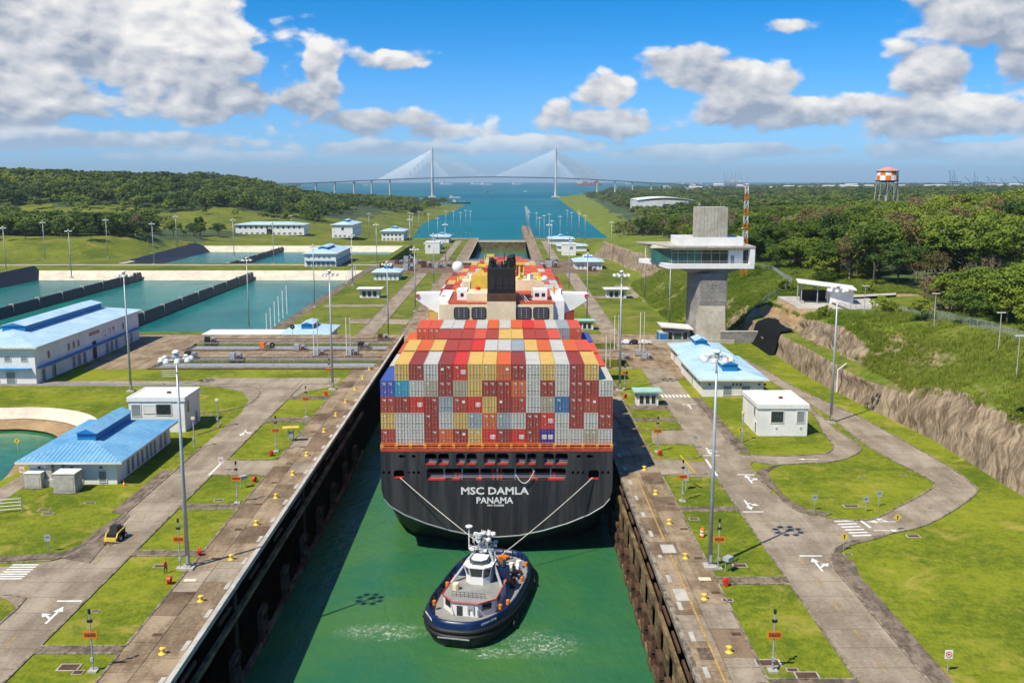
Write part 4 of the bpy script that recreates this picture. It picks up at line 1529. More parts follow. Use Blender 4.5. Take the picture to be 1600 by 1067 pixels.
for (u, v) in ((693, 466), (873, 468), (696, 471), (870, 473), (747, 452), (744, 466)):
    c = q(u, v, YA + 10)
    mb.lathe([(.1, -.6), (.55, -.5), (.6, .5), (.1, .7)], c, 8)
sp(mb, 'deck_gear', M['red'])
rg = random.Random(8)
for k in range(46):
    yy = rg.choice([8, 15, 20, 27, 31])
    u, v = rg.uniform(694, 878) if yy < 25 else rg.uniform(724, 848), {8: 473, 15: 459, 20: 462, 27: 438, 31: 438}[yy]
    if 742 < u < 812 and yy < 25:
        continue
    c = q(u, v, YA + yy)
    hh = rg.uniform(.8, 2.6)
    ww = rg.uniform(.25, 1.2)
    sp(MB().box((c[0], c[1], c[2] + hh / 2 - .4), (ww, ww, hh), rg.random()), 'deck_fitting', M[rg.choice(['yellow', 'orange', 'white', 'cream', 'yellow', 'reddeck', 'white'])])
# dark hold mass beneath the stacks (hatch covers) and lashing bridges
mb = MB()
for k in range(4):
    mb.b2(-19.6, 19.6, 1.2 + k * 13.75, 13.2 + k * 13.75, DK - 0.1, DK + 0.55)
for k in range(12):
    w_ = 19.6 if k < 8 else 19.6 - (k - 7) * 2.4
    mb.b2(-w_, w_, 102 + k * 13.75, 114 + k * 13.75, DK - 0.1, DK + 0.55)
sp(mb, 'hatch_cover', M['reddeck'])

# ================================================================ CONTAINERS
CW, CH, CL = 2.44, 2.85, 12.19
CCOL = dict(M=(0.315, 0.042, 0.028), N=(0.43, 0.060, 0.034), R=(0.66, 0.035, 0.022), O=(0.70, 0.140, 0.028), Y=(0.70, 0.46, 0.12), W=(0.58, 0.56, 0.50), G=(0.35, 0.39, 0.41), T=(0.44, 0.38, 0.27), B=(0.045, 0.10, 0.42), C=(0.03, 0.32, 0.48), D=(0.025, 0.035, 0.27), E=(0.02, 0.15, 0.36), S=(0.68, 0.105, 0.05))
CNAME = dict(M='maroon', N='brick red', R='bright red', O='orange', Y='yellow', W='pale grey', G='blue grey', T='beige', B='royal blue', C='cyan', D='navy blue', E='steel blue', S='vermilion')
CMAT = {}
for k, c in CCOL.items():
    CMAT[k] = mat('container_' + CNAME[k].replace(' ', '_'), c, 0.6, 0.30, 0.35, c2=tuple(0.78 * x + 0.03 for x in c))
rodm = mat('door_gear', (0.40, 0.17, 0.12), 0.6, 0.25, 1.0)
rodd = mat('door_gear_dark', (0.30, 0.25, 0.19), 0.6, 0.25, 1.0)
b = MB()
w2 = CW / 2
b.b2(-w2, w2, 0.10, CL, 0.0, CH - 0.06)
for s in (-1, 1):                                   # corner posts and rails round the door end
    b.b2(s * w2 - (0.14 if s > 0 else 0), s * w2 + (0.14 if s < 0 else 0), 0.0, 0.10, 0, CH)
b.b2(-w2 + 0.14, w2 - 0.14, 0.0, 0.10, 0, 0.16)
b.b2(-w2 + 0.14, w2 - 0.14, 0.0, 0.10, CH - 0.14, CH)
b.b2(-w2, w2, CL - 0.14, CL + 0.01, CH - 0.06, CH)
b.b2(-w2, w2, 0.10, 0.22, CH - 0.06, CH - 0.002)
for s in (-1, 1):
    b.b2(min(s * w2, s * (w2 - 0.09)), max(s * w2, s * (w2 - 0.09)), 0.22, CL - 0.14, CH - 0.06, CH - 0.005)
for k in range(26):                                 # roof corrugation
    y = 0.42 + k * 0.445
    b.b2(-w2 + 0.1, w2 - 0.1, y, y + 0.22, CH - 0.06, CH - 0.03)
body_me = b.mesh('body', None)
body_me.materials.clear()
body_me.materials.append(CMAT['M'])
dd = MB().b2(-0.53, 0.53, -0.02, 0.05, 0.18, CH - 0.17)
for z in (0.5, 1.05, 1.6, 2.15):
    dd.b2(-0.5, 0.5, -0.05, -0.02, z, z + 0.18)
door_me = dd.mesh('door', CMAT['M'])
gear = {}
for nm, mm in (('l', rodm), ('d', rodd)):
    r_ = MB()
    for x in (-0.27, 0.27):
        r_.b2(x - 0.035, x + 0.035, -0.10, -0.06, 0.08, CH - 0.08)
        r_.b2(x - 0.16, x + 0.16, -0.12, -0.08, 1.0, 1.10)
        for z in (0.3, CH - 0.4):
            r_.b2(x - 0.09, x + 0.09, -0.11, -0.055, z, z + 0.10)
    gear[nm] = r_.mesh('locking_rods', mm)
plac = MB().b2(-0.30, 0.30, -0.075, -0.055, 1.72, 2.14).mesh('placard', M['marking'])
plac2 = MB().b2(-0.42, -0.03, -0.075, -0.055, 1.0, 1.38).b2(0.03, 0.42, -0.075, -0.055, 1.0, 1.38).b2(-0.42, -0.03, -0.075, -0.055, 1.44, 1.82).b2(0.03, 0.42, -0.075, -0.055, 1.44, 1.82).mesh('placard', M['marking'])
plac3 = MB().b2(-0.36, 0.2, -0.075, -0.055, 2.25, 2.37).b2(-0.1, 0.3, -0.075, -0.055, 2.05, 2.13).b2(0.05, 0.34, -0.075, -0.055, 0.72, 0.82).mesh('placard', M['marking'])
ORD = ['zeroth', 'first', 'second', 'third', 'fourth', 'fifth', 'sixth', 'seventh', 'eighth', 'ninth', 'tenth', 'eleventh', 'twelfth', 'thirteenth', 'fourteenth', 'fifteenth', 'sixteenth']
TIER = ['', 'lowest', 'second lowest', 'middle', 'second highest', 'top']


def setmat(o, m):
    o.material_slots[0].link = 'OBJECT'
    o.material_slots[0].material = m


def container(x, y, z, c, label, group, doors=True):
    if doors:
        t = thing('shipping_container', label, 'container', (x, y, z), 0, group)
        bo = link('body', body_me, t)
        setmat(bo, CMAT[c])
        for k, s in enumerate((-0.55, 0.55)):
            do_ = link('door', door_me, t, (s, 0.06, 0))
            setmat(do_, CMAT[c])
            link('locking_rods', gear['l' if c in 'MNRBDS' else 'd'], do_)['kind'] = 'stuff'
            rr = random.random()
            if c in 'RD' and (k == 1 or c == 'D'):
                link('placard', plac2, do_)['kind'] = 'stuff'
            elif c in 'MNO' and rr < 0.75:
                link('placard', plac3 if rr < 0.6 else plac, do_)['kind'] = 'stuff'
            elif rr < 0.3:
                link('placard', plac3, do_)['kind'] = 'stuff'
        return t
    o = link('shipping_container', body_me, None, (x, y, z))
    setmat(o, CMAT[c])
    return tag(o, label, 'container', group)


GRID = {5: ' YMWMRYYOMWYWMY ', 4: 'BCWTMTYMMOWMWMMW', 3: 'NMRMGNRYMNWTEMNM', 2: 'YWWMWYGOGWMRWMWM', 1: 'NWWMOMYRMRMDWWTW'}
ZC0 = 6.25
pit = 2.515
for t_, row in GRID.items():
    for c_, k in enumerate(row):
        if k == ' ':
            continue
        x = SX + (c_ - 7.5) * pit
        container(x, SY + 0.9, ZC0 + (t_ - 1) * (CH + 0.02), k, f'{CNAME[k]} container, {TIER[t_]} tier of the stern stack, {ORD[c_ + 1]} column from the left', 'containers stacked at the stern')
# three more stacks before the funnel: what shows is their roofs
BAY = {2: ('WYOYNNRWWGYOWOSS', [4] + [5] * 14 + [4]), 3: ('SOWNNNSNYYNNSGMS', [4, 4, 4] + [5] * 10 + [4, 4, 4]), 4: ('OSSWWSWOWORSWGSB', [4] + [5] * 14 + [4])}
for b_, (row, hs) in BAY.items():
    for c_, k in enumerate(row):
        x = SX + (c_ - 7.5) * pit
        container(x, SY + 0.9 + (b_ - 1) * 13.75, ZC0 + (hs[c_] - 1) * (CH + 0.02), k, f'{CNAME[k]} container roof, {ORD[b_]} stack from the stern, {ORD[c_ + 1]} from the left', 'containers before the funnel', doors=(b_ == 4 and c_ in (1, 2, 13, 14)))
# stacks beyond the bridge
rr = random.Random(11)
for k in range(11):
    ncol = 16 if k < 7 else 16 - 2 * (k - 6)
    for c_ in range(ncol):
        col = rr.choice('SSNMSSYYWWOM')
        x = SX + (c_ - (ncol - 1) / 2) * pit
        hi = 4 if (c_ in (0, ncol - 1) or rr.random() < 0.06) else 5
        if 5 <= c_ <= 10 and k < 7 and ncol == 16:
            continue
        container(x, SY + 103 + k * 13.75, ZC0 + (hi - 1 - 0.5) * (CH + 0.02), col, f'{CNAME[col]} container roof beyond the bridge, {ORD[k + 1]} stack, {ORD[c_ + 1]} from the left' if True else '', 'containers beyond the bridge', doors=False)
# the containers under them, hidden in the stacks
mb = MB()
for b_ in range(1, 4):
    y0 = SY + 0.9 + b_ * 13.75
    mb.b2(SX - 20.1, SX + 20.1, y0 + 0.15, y0 + CL - 0.1, ZC0, ZC0 + 3 * (CH + 0.02) - 0.05)
    for c_ in range(16):
        x = SX + (c_ - 7.5) * pit
        if 1 <= c_ <= 14 and (b_ != 2 or 3 <= c_ <= 12):
            mb.b2(x - 1.2, x + 1.2, y0 + 0.05, y0 + CL, ZC0 + 3 * (CH + 0.02), ZC0 + 4 * (CH + 0.02) - 0.04)
for k in range(11):
    ncol = 16 if k < 7 else 16 - 2 * (k - 6)
    y0 = SY + 103 + k * 13.75
    for c_ in range(ncol):
        x = SX + (c_ - (ncol - 1) / 2) * pit
        mb.b2(x - 1.2, x + 1.2, y0 + 0.05, y0 + CL, DK + 0.6, ZC0 + 2.45 * (CH + 0.02))
hid = mb.build('container_stack', [CMAT['N']])
hid['kind'] = 'stuff'
hid['label'] = 'lower tiers of the container stacks before and beyond the bridge'
hid['category'] = 'container'

# ================================================================ TUGBOAT
TUGR = -0.22
tug = thing('tugboat', 'blue harbour tug with black rubber bow fender astern of the container ship', 'tugboat', (-4.3, 145.0, ZW), TUGR)


tug.scale = (0.97, 1.02, 0.84)


def tug_outline(k=1.0, n=64, hb=7.0, hl=15.4, p=2.9):
    o = []
    for i in range(n):
        a = 2 * pi * i / n
        c, s = cos(a), sin(a)
        x = hb * k * (abs(c) ** (2 / p)) * (1 if c > 0 else -1)
        y = (hl - hb * (1 - k)) * (abs(s) ** (2 / p)) * (1 if s > 0 else -1)
        if y < 0:
            x *= 1 - 0.10 * (abs(y) / hl) ** 3
        o.append((x, y))
    return o


def sheer(y):
    return 1.25 * sst(2, -15, y) + 0.25 * sst(6, 15, y)


def ringband(prof, m, name, parent=tug, n=64, smooth=True):
    """prof: list of (outline scale, z, sheer share)"""
    mb = MB()
    for (k, z, s) in prof:
        for (x, y) in tug_outline(k, n):
            mb.v.append((x, y, z + s * sheer(y)))
    for j in range(len(prof) - 1):
        for i in range(n):
            a, b_ = j * n + i, j * n + (i + 1) % n
            mb.f.append((a, b_, b_ + n, a + n))
            mb.m.append(0)
    return mb.build(name, m, parent, smooth)


ringband([(0.80, -2.0, 0), (0.90, -0.2, 0), (0.97, 0.7, .3), (0.985, 1.5, .8)], M['hull'], 'hull')
ringband([(0.97, 0.75, .7), (1.03, 0.85, .7), (1.045, 1.15, .8), (1.03, 1.45, .8), (0.98, 1.5, .8), (1.02, 1.6, .9), (1.035, 1.85, .95), (1.02, 2.1, 1), (0.975, 2.2, 1)], M['rubber'], 'fender')
bw = ringband([(0.985, 2.05, 1), (0.965, 2.9, 1), (0.945, 3.45, 1), (0.915, 3.5, 1), (0.915, 2.1, .8)], M['navy'], 'bulwark')
mb = MB()
o = tug_outline(0.93)
mb.add([(x, y, 2.25 + 0.45 * sheer(y)) for x, y in o], [tuple(range(len(o)))])
mb.build('deck', M['deck'], tug)
mb = MB()
for i, (x, y) in enumerate(tug_outline(0.90, 80)):
    if i % 2 == 0:
        mb.box((x, y, 2.75 + 0.8 * sheer(y)), (0.14, 0.14, 1.3), atan2(y, x))
mb.build('bulwark_stays', M['navy'], tug)
mb = MB()
for y0, z0, wd in ((-15.85, 0.95, 2.4),):
    mb.b2(-wd, wd, y0 - 0.05, y0 + 0.12, z0 + sheer(-15) - 0.1, z0 + sheer(-15) + 0.06)
mb.build('fender_strip', M['galv'], tug)
mb = MB()
for (x, y) in tug_outline(0.955, 200):
    pass
for sx in (-1, 1):
    me = text_mesh('CERRO AZUL', 0.52, M['marking'], 0.02, 0.01)
    for p in me.vertices:
        x, yy, z = p.co
        p.co = (x, -z, yy)
    a = radians(-90 + sx * 40)
    o2 = tug_outline(0.985, 360)
    i0 = min(range(360), key=lambda i: abs(o2[i][0] - sx * 4.6) + (100 if o2[i][1] > 0 else 0))
    pt = o2[i0]
    pn = o2[(i0 + 3) % 360]
    ang = atan2(pn[1] - pt[1], pn[0] - pt[0])
    link('boat_name', me, tug, (pt[0], pt[1], 2.95 + sheer(pt[1])), ang)
    for p in me.vertices:
        pass
# forecastle house
def octo(hx, y0, y1, c):
    return [(-hx + c, y0), (hx - c, y0), (hx, y0 + c), (hx, y1 - c * .4), (hx - c * .4, y1), (-hx + c * .4, y1), (-hx, y1 - c * .4), (-hx, y0 + c)]


fh = MB().prism(octo(4.1, -9.4, 0.5, 2.2), 2.3, 5.0).build('deckhouse', M['white'], tug)
MB().prism(octo(4.3, -9.6, 0.6, 2.25), 5.0, 5.12).build('deckhouse_roof', M['deck'], tug)
g = MB()
pts = [(*p, 5.2) for p in octo(4.25, -9.55, 0.5, 2.2)]
g.path(pts + [pts[0]], 0.10, 5)
g.build('red_roof_edge', M['red'], tug)
g = MB()
for (x, y, ang, wd, hh, z) in ((-3.05, -8.33, -pi / 4, 1.6, 1.1, 4.2), (3.05, -8.33, pi / 4, 1.6, 1.1, 4.2), (-0.9, -9.42, 0, 0.9, 1.9, 3.5), (4.12, -5.0, pi / 2, 1.8, 0.8, 4.0), (-4.12, -5.0, pi / 2, 1.8, 0.8, 4.0)):
    g.box((x, y, z), (wd, 0.08, hh), ang)
g.build('window', M['glass'], fh)
g = MB()
for x in (0.5, 1.3, 2.0):
    g.tube((x, -9.5, 3.2), (x, -9.5, 4.1), 0.16, n=8)
g.box((0.9, -9.52, 4.4), (1.0, 0.14, 0.7))
g.tube((-1.7, -9.7, 2.6), (-2.6, -8.9, 5.6), 0.07, n=5)
g.build('deckhouse_gear', M['galv'], fh)
g = MB()
for k in range(9):
    x = -2.6 + k * 0.65
    g.tube((x, -7.6, 5.1), (x, -7.6, 6.0), 0.035, n=4)
g.tube((-2.6, -7.6, 6.0), (2.6, -7.6, 6.0), 0.035, n=4)
g.tube((-2.6, -7.6, 5.6), (2.6, -7.6, 5.6), 0.03, n=4)
g.build('roof_railing', M['dark'], fh)
MB().prism(octo(1.95, -2.9, 0.9, 0.9), 5.1, 6.5).build('wheelhouse_base', M['white'], tug)
whl = MB()
lo, hi = octo(1.85, -2.8, 0.9, 0.9), octo(2.25, -3.15, 1.1, 1.05)
whl.add([(*p, 6.5) for p in lo] + [(*p, 8.3) for p in hi], [(i, (i + 1) % 8, 8 + (i + 1) % 8, 8 + i) for i in range(8)])
wo = whl.build('wheelhouse_glass', M['glass'], tug)
g = MB()
for a, b_ in zip(lo, hi):
    g.tube((*a, 6.45), (*b_, 8.4), 0.13, n=5)
g.prism(octo(2.35, -3.25, 1.2, 1.1), 8.3, 8.5)
g.prism(octo(1.25, -2.0, 0.7, 0.6), 9.2, 9.35)
g.build('wheelhouse_frame', M['white'], wo)
sk = MB().prism(octo(1.5, -2.2, 0.8, 0.7), 8.5, 9.2).build('skylight', M['glass'], wo)
for s in (-1, 1):
    g = MB().box((s * 3.4, 0.9, 5.6), (1.7, 2.2, 2.8), 0, 0, 0.92)
    g.build('funnel', M['navy'], tug)
    MB().tube((s * 3.4, 0.9, 7.0), (s * 3.4, 1.2, 7.6), 0.4, n=8).build('exhaust', M['dark'], tug)
ml = MB()
for s in (-1, 1):
    ml.tube((s * 4.1, -3.0, 5.1), (s * 0.9, 1.2, 10.4), 0.24, 0.2, 8)
    ml.tube((s * 3.4, 3.0, 4.2), (s * 0.9, 1.6, 10.4), 0.2, 0.18, 8)
ml.tube((0, 1.4, 8.5), (0, 1.4, 13.6), 0.26, 0.12, 8)
mast_o = ml.build('mast', M['grey'], tug)
r3 = random.Random(5)
for nm, mm in (('lamp_cluster', M['white']), ('monitor_cluster', M['galv'])):
    g = MB()
    for k in range(34):
        z = r3.uniform(9.6, 13.2)
        x = r3.uniform(-1.9, 1.9) * (1.25 - (z - 9.6) * 0.14)
        y = 1.4 + r3.uniform(-1.2, 1.0)
        if k % 3 == 0:
            g.lathe([(.05, -.3), (.28, -.2), (.34, 0), (.25, .22), (.05, .32)], (x, y, z), 8)
        elif k % 3 == 1:
            g.box((x, y, z), (0.5, 0.4, 0.4), r3.random())
        else:
            g.tube((x, y, z - 0.9), (x, y, z + 0.4), 0.07, n=5)
        g.tube((x, y, z), (0, 1.4, z - 0.3), 0.05, n=4)
    g.build(nm, mm, mast_o)
g = MB()
g.tube((-2.4, 1.4, 9.8), (-2.4, 1.4, 13.9), 0.11, n=6)
g.lathe([(.05, 0), (.55, .1), (.6, .3), (.4, .42), (.05, .45)], (-2.4, 1.4, 13.9), 10)
g.tube((-2.4, 1.4, 10.4), (0, 1.4, 10.0), 0.1, n=5)
g.lathe([(.05, -.45), (.4, -.3), (.5, 0), (.4, .3), (.05, .45)], (1.6, 1.4, 13.0), 10)
g.lathe([(.05, -.45), (.35, -.3), (.42, 0), (.35, .3), (.05, .45)], (-1.2, 1.2, 12.8), 10)
g.build('radar', M['white'], mast_o)
g = MB()
g.tube((-1.8, 6.5, 3.4), (1.8, 6.5, 3.4), 0.9, n=14)
for s in (-1, 1):
    g.tube((s * 1.8, 6.5, 3.4), (s * 2.0, 6.5, 3.4), 1.25, n=14)
    g.b2(s * 2.0 - .2, s * 2.0 + .2, 5.6, 7.4, 2.3, 3.6)
g.build('towing_winch', M['dark'], tug)
g = MB()
g.tube((2.6, 5.0, 2.4), (2.6, 5.0, 6.4), 0.25, n=8)
g.tube((2.6, 5.0, 6.3), (3.2, 8.4, 5.2), 0.2, n=6)
g.box((2.4, 4.4, 4.4), (1.3, 1.0, 1.6), 0.3)
g.box((3.4, 3.9, 3.6), (1.0, 1.4, 1.4), 0.3)
g.build('deck_crane', M['galv'], tug)
g = MB()
g.box((1.9, 6.4, 6.0), (1.3, 1.0, 0.9), 0.4)
g.box((2.7, 6.0, 6.4), (0.9, 0.7, 0.5), -0.3)
g.build('rescue_boat', M['orange'], tug)
g = MB()
for (x, y) in ((-4.9, 6.6), (5.9, 3.4), (-5.4, -1.0), (5.3, 9.4), (5.0, -7.6), (-5.2, -8.4), (5.7, -5.6)):
    g.lathe([(.12, 2.6), (.3, 2.7), (.3, 3.5), (.12, 3.6)], (x, y, 0.5 + .5 * sheer(y)), 8)
g.build('orange_float', M['orange'], tug)
g = MB()
for (x, y) in ((-1.0, 11.5), (1.0, 11.5), (-4.6, -11.0), (4.6, -11.0)):
    g.tube((x, y, 2.4), (x, y, 3.3 + sheer(y) * 0.5), 0.25, n=8)
g.tube((-1.5, 11.5, 3.1), (1.5, 11.5, 3.1), 0.16, n=6)
g.build('deck_bollard', M['navy'], tug)
MB().lathe([(.05, 5.1), (.55, 5.1), (.55, 6.2), (.45, 6.4), (.05, 6.4)], (-2.7, -5.2, 0), 10).build('life_raft_canister', M['cream'], tug)
MB().box((0, -14.75, 3.0 + sheer(-14.6)), (0.6, 0.5, 0.6)).build('bow_fairlead', M['dark'], tug)


rd = random.Random(31)
for k in range(26):
    a_ = rd.random()
    x, y = rd.uniform(1.5, 5.2) * rd.choice([-1, 1, 1]), rd.uniform(1.5, 10.5)
    hh, ww = rd.uniform(.3, 1.7), rd.uniform(.25, .9)
    MB().box((x, y, 2.25 + hh / 2), (ww, ww * rd.uniform(.5, 1.4), hh), rd.random() * 3, 0, rd.uniform(.6, 1.0)).build('deck_fitting', M[rd.choice(['dark', 'galv', 'navy', 'dark', 'white', 'rust', 'grey'])], tug)
for (x0_, y0_, x1_, y1_) in ((2.2, 8.5, 4.6, 2.0), (-4.6, 9.0, -3.0, 3.0), (0.6, 8.0, 3.4, 9.6)):
    MB().path([(x0_ + (x1_ - x0_) * i / 6 + .3 * sin(i * 2.1), y0_ + (y1_ - y0_) * i / 6, 2.34) for i in range(7)], .09, 5).build('deck_hose', M['rubber'], tug)
for k in range(9):
    yy = -7.5 + k * 1.9
    for s in (-1, 1):
        MB().tube((s * 6.95, yy, 1.1), (s * 7.25, yy, 1.1), .55, n=12).build('side_tyre', M['rubber'], tug)


def person(name, label, loc, rz, top, pose=0.0, s=1.0, parent=None):
    """one continuous skinned figure"""
    V = [(0, 0, .95), (0, 0, 1.18), (0, 0, 1.42), (0, .0, 1.53), (0, -.02, 1.68),
         (.10, 0, .92), (.13, -.05 - pose * .2, .50), (.13, .03 - pose * .1, .08), (.13, -.12 - pose * .1, .04),
         (-.10, 0, .92), (-.13, -.03 + pose * .2, .50), (-.13, .05 + pose * .15, .08), (-.13, -.10 + pose * .15, .04),
         (.19, 0, 1.40), (.25, .02, 1.13), (.24, -.14 - pose * .2, .92), (.23, -.19 - pose * .2, .85),
         (-.19, 0, 1.40), (-.26, .03, 1.13), (-.24, -.12 + pose * .2, .90), (-.23, -.16 + pose * .2, .83)]
    Ed = [(0, 1), (1, 2), (2, 3), (3, 4), (0, 5), (5, 6), (6, 7), (7, 8), (0, 9), (9, 10), (10, 11), (11, 12), (2, 13), (13, 14), (14, 15), (15, 16), (2, 17), (17, 18), (18, 19), (19, 20)]
    Rr = [.15, .15, .16, .06, .11, .10, .075, .05, .05, .10, .075, .05, .05, .075, .055, .04, .045, .075, .055, .04, .045]
    me = bpy.data.meshes.new('person')
    me.from_pydata(V, Ed, [])
    o = link(name, me, None, loc, rz)
    md = o.modifiers.new('skin', 'SKIN')
    for i, r in enumerate(Rr):
        me.skin_vertices[0].data[i].radius = (r, r * (0.75 if i in (0, 1, 2) else 1))
    me.skin_vertices[0].data[0].use_root = True
    sb = o.modifiers.new('sub', 'SUBSURF')
    sb.levels = sb.render_levels = 1
    dg = bpy.context.evaluated_depsgraph_get()
    m2 = bpy.data.meshes.new_from_object(o.evaluated_get(dg))
    o.modifiers.clear()
    o.data = m2
    m2.materials.clear()
    for mm in (M['cloth'], top, M['skin']):
        m2.materials.append(mm)
    for p in m2.polygons:
        z = p.center.z
        p.material_index = 2 if (z > 1.5 or (abs(p.center.x) > .2 and z < .95)) else (1 if z > 0.93 else 0)
        p.use_smooth = True
    o.scale = (s, s, s)
    hel = MB().lathe([(.15, 0), (.15, .02), (.125, .03), (.12, .09), (.08, .15), (.02, .17)], (0, -.02, 1.70), 10).build('helmet', M['orange'], o)
    return tag(o, label, 'person')


def on_tug(x, y, z):
    c, s = cos(TUGR), sin(TUGR)
    x, y, z = x * 0.97, y * 1.02, z * 0.84
    return (-4.3 + x * c - y * s, 145 + x * s + y * c, ZW + z)


person('person', 'deckhand in dark clothes and orange helmet standing on the tug by the right bulwark', on_tug(4.6, 5.4, 2.28), 0.6, M['cloth'], .3)
person('person', 'deckhand in orange vest beside the tug deck crane', on_tug(3.5, 7.4, 2.28), 2.0, M['hivis'], .2)
person('person', 'deckhand bending near the middle of the tug right side deck', on_tug(4.7, 1.8, 2.3), -0.8, M['hivis'], .5)


def sag(a, b, k, n=14):
    a, b = Vector(a), Vector(b)
    return [a.lerp(b, i / n) - Vector((0, 0, 4 * k * (i / n) * (1 - i / n))) for i in range(n + 1)]


end = Vector(on_tug(0.2, 10.5, 4.0))
for (u, v, lb) in ((625, 746, 'pale tow rope from the left stern fairlead down to the tug'), (926, 746, 'pale tow rope from the right stern fairlead down to the tug')):
    a = PY(u, v, SY - 0.3)
    mb = MB()
    mb.path(sag(a, end, 0.35), 0.085, 5)
    tag(mb.build('tow_rope', mat('rope', (0.55, 0.50, 0.42), 0.9, 0.2, 2.0)), lb, 'rope')
a = PY(806, 741, SY - 0.4)
b_ = PY(835, 735, SY - 0.4)
mb = MB()
mb.path(sag(a, b_, 1.9), 0.08, 5)
sp_ = mb.build('mooring_line', M['fascia'])
tag(sp_, 'slack pale mooring line hanging from the long opening in the stern', 'rope')
# foam stirred up by the tug's thrusters: lacy sheets lying on the water
def foam_mat():
    m, t, b = base_mat('lacy_foam')
    tc = t.add('ShaderNodeTexCoord').outputs['Object']
    pos = t.add('ShaderNodeNewGeometry').outputs['Position']
    r = t.vmath('LENGTH', t.vmath('MULTIPLY', tc, (1, 1, 0)))
    w = t.add('ShaderNodeTexNoise')
    w.inputs['Scale'].default_value = 0.5
    w.inputs['Detail'].default_value = 3
    t.put(w.inputs['Vector'], pos)
    pw = t.vmath('ADD', pos, t.vmath('SCALE', t.vmath('SUBTRACT', w.outputs['Color'], (.5, .5, .5)), 4.0))
    n1 = t.noise(pw, 0.55, 5, 0.6, 0.8)
    n2 = t.noise(pw, 1.9, 5, 0.65, 0.5)
    l1 = t.ramp(t.math('ABSOLUTE', t.math('SUBTRACT', n1, 0.5)), 0.028, 0.0)
    l2 = t.ramp(t.math('ABSOLUTE', t.math('SUBTRACT', n2, 0.5)), 0.05, 0.0)
    k = t.math('MAXIMUM', l1, t.math('MULTIPLY', l2, 0.28))
    fall = t.ramp(t.math('ADD', r, t.math('MULTIPLY', t.math('SUBTRACT', n1, 0.5), 1.2)), 1.0, 0.35)
    k = t.math('MULTIPLY', t.math('MULTIPLY', k, fall), t.ramp(t.noise(pos, 1.3, 4, 0.7), 0.36, 0.62, 0.10, 0.85), clamp=True)
    b.inputs['Base Color'].default_value = (0.66, 0.74, 0.60, 1)
    b.inputs['Roughness'].default_value = 0.8
    t.put(b.inputs['Alpha'], k)
    return m


fm = foam_mat()
disc = MB()
disc.add([(cos(2 * pi * i / 32), sin(2 * pi * i / 32), 0) for i in range(32)], [tuple(range(32))])
disc_me = disc.mesh('wake_foam', fm)
for i, (u, v, ru, rv, lb) in enumerate(((596, 987, 92, 17, 'lacy white foam on the water left of the tug'), (845, 1006, 76, 26, 'lacy white foam on the water right of the tug bow'), (770, 1020, 70, 12, 'thin foam streaks just ahead of the tug bow'))):
    c, cx_, cy_ = P(u, v, ZW), P(u + ru, v, ZW), P(u, v - rv, ZW)
    fo = link('wake_foam', disc_me, None, (c.x, c.y, ZW + 0.03 + 0.006 * i))
    fo.scale = ((cx_ - c).length, (cy_ - c).length, 1)
    setting(fo, 'stuff')
    fo['label'] = lb


# ================================================================ BUILDINGS
def hip_roof(mb, x0, x1, y0, y1, z, rise, ov=1.0, mi=0):
    """hip roof over a rectangle, with standing seams as raised ribs"""
    x0, x1, y0, y1 = x0 - ov, x1 + ov, y0 - ov, y1 + ov
    w = min(x1 - x0, y1 - y0) / 2
    if x1 - x0 <= y1 - y0:
        r0, r1 = ((x0 + x1) / 2, y0 + w), ((x0 + x1) / 2, y1 - w)
    else:
        r0, r1 = (x0 + w, (y0 + y1) / 2), (x1 - w, (y0 + y1) / 2)
    A, B, C, D = (x0, y0, z), (x1, y0, z), (x1, y1, z), (x0, y1, z)
    E_, F_ = (*r0, z + rise), (*r1, z + rise)
    if x1 - x0 <= y1 - y0:
        mb.add([A, B, C, D, E_, F_], [(0, 1, 4), (1, 2, 5, 4), (2, 3, 5), (3, 0, 4, 5)], mi)
    else:
        mb.add([A, B, C, D, E_, F_], [(0, 1, 5, 4), (1, 2, 5), (2, 3, 4, 5), (3, 0, 4)], mi)
    return r0, r1, w


def seams(mb, x0, x1, y0, y1, z, rise, ov, step):
    """ribs on the two long slopes and the near hip of a roof whose ridge runs along Y"""
    x0, x1, y0, y1 = x0 - ov, x1 + ov, y0 - ov, y1 + ov
    w = (x1 - x0) / 2
    xm = (x0 + x1) / 2
    y = y0 + step
    while y < y1 - 0.1:
        k = min(1.0, (y - y0) / w, (y1 - y) / w)
        for s, xe in ((1, x1), (-1, x0)):
            mb.tube((xe, y, z + 0.03), (xe + (xm - xe) * k, y, z + rise * k + 0.03), 0.05, n=4, caps=False)
        y += step
    x = x0 + step
    while x < x1 - 0.1:
        k = min((x - x0) / w, (x1 - x) / w)
        mb.tube((x, y0, z + 0.03), (x, y0 + w * k, z + rise * k + 0.03), 0.05, n=4, caps=False)
        x += step


def win_mesh(w, h, m='glass', bars=1):
    return w, h, m, bars


def add_window(parent, c, w, h, rz, m='glass', frame='fascia', z_rel=0.0):
    """a window set into a wall: recessed pane with a frame; c in parent space"""
    o = link('window', MB().box((0, -0.04, 0), (w, 0.06, h)).mesh('window', M[m]), parent, c, rz)
    f = MB()
    t = min(0.14, w * .12)
    f.b2(-w / 2 - t, -w / 2, -0.12, 0.0, -h / 2 - t, h / 2 + t)
    f.b2(w / 2, w / 2 + t, -0.12, 0.0, -h / 2 - t, h / 2 + t)
    f.b2(-w / 2, w / 2, -0.12, 0.0, -h / 2 - t, -h / 2)
    f.b2(-w / 2, w / 2, -0.12, 0.0, h / 2, h / 2 + t)
    link('window_frame', f.mesh('window_frame', M[frame]), o)
    return o


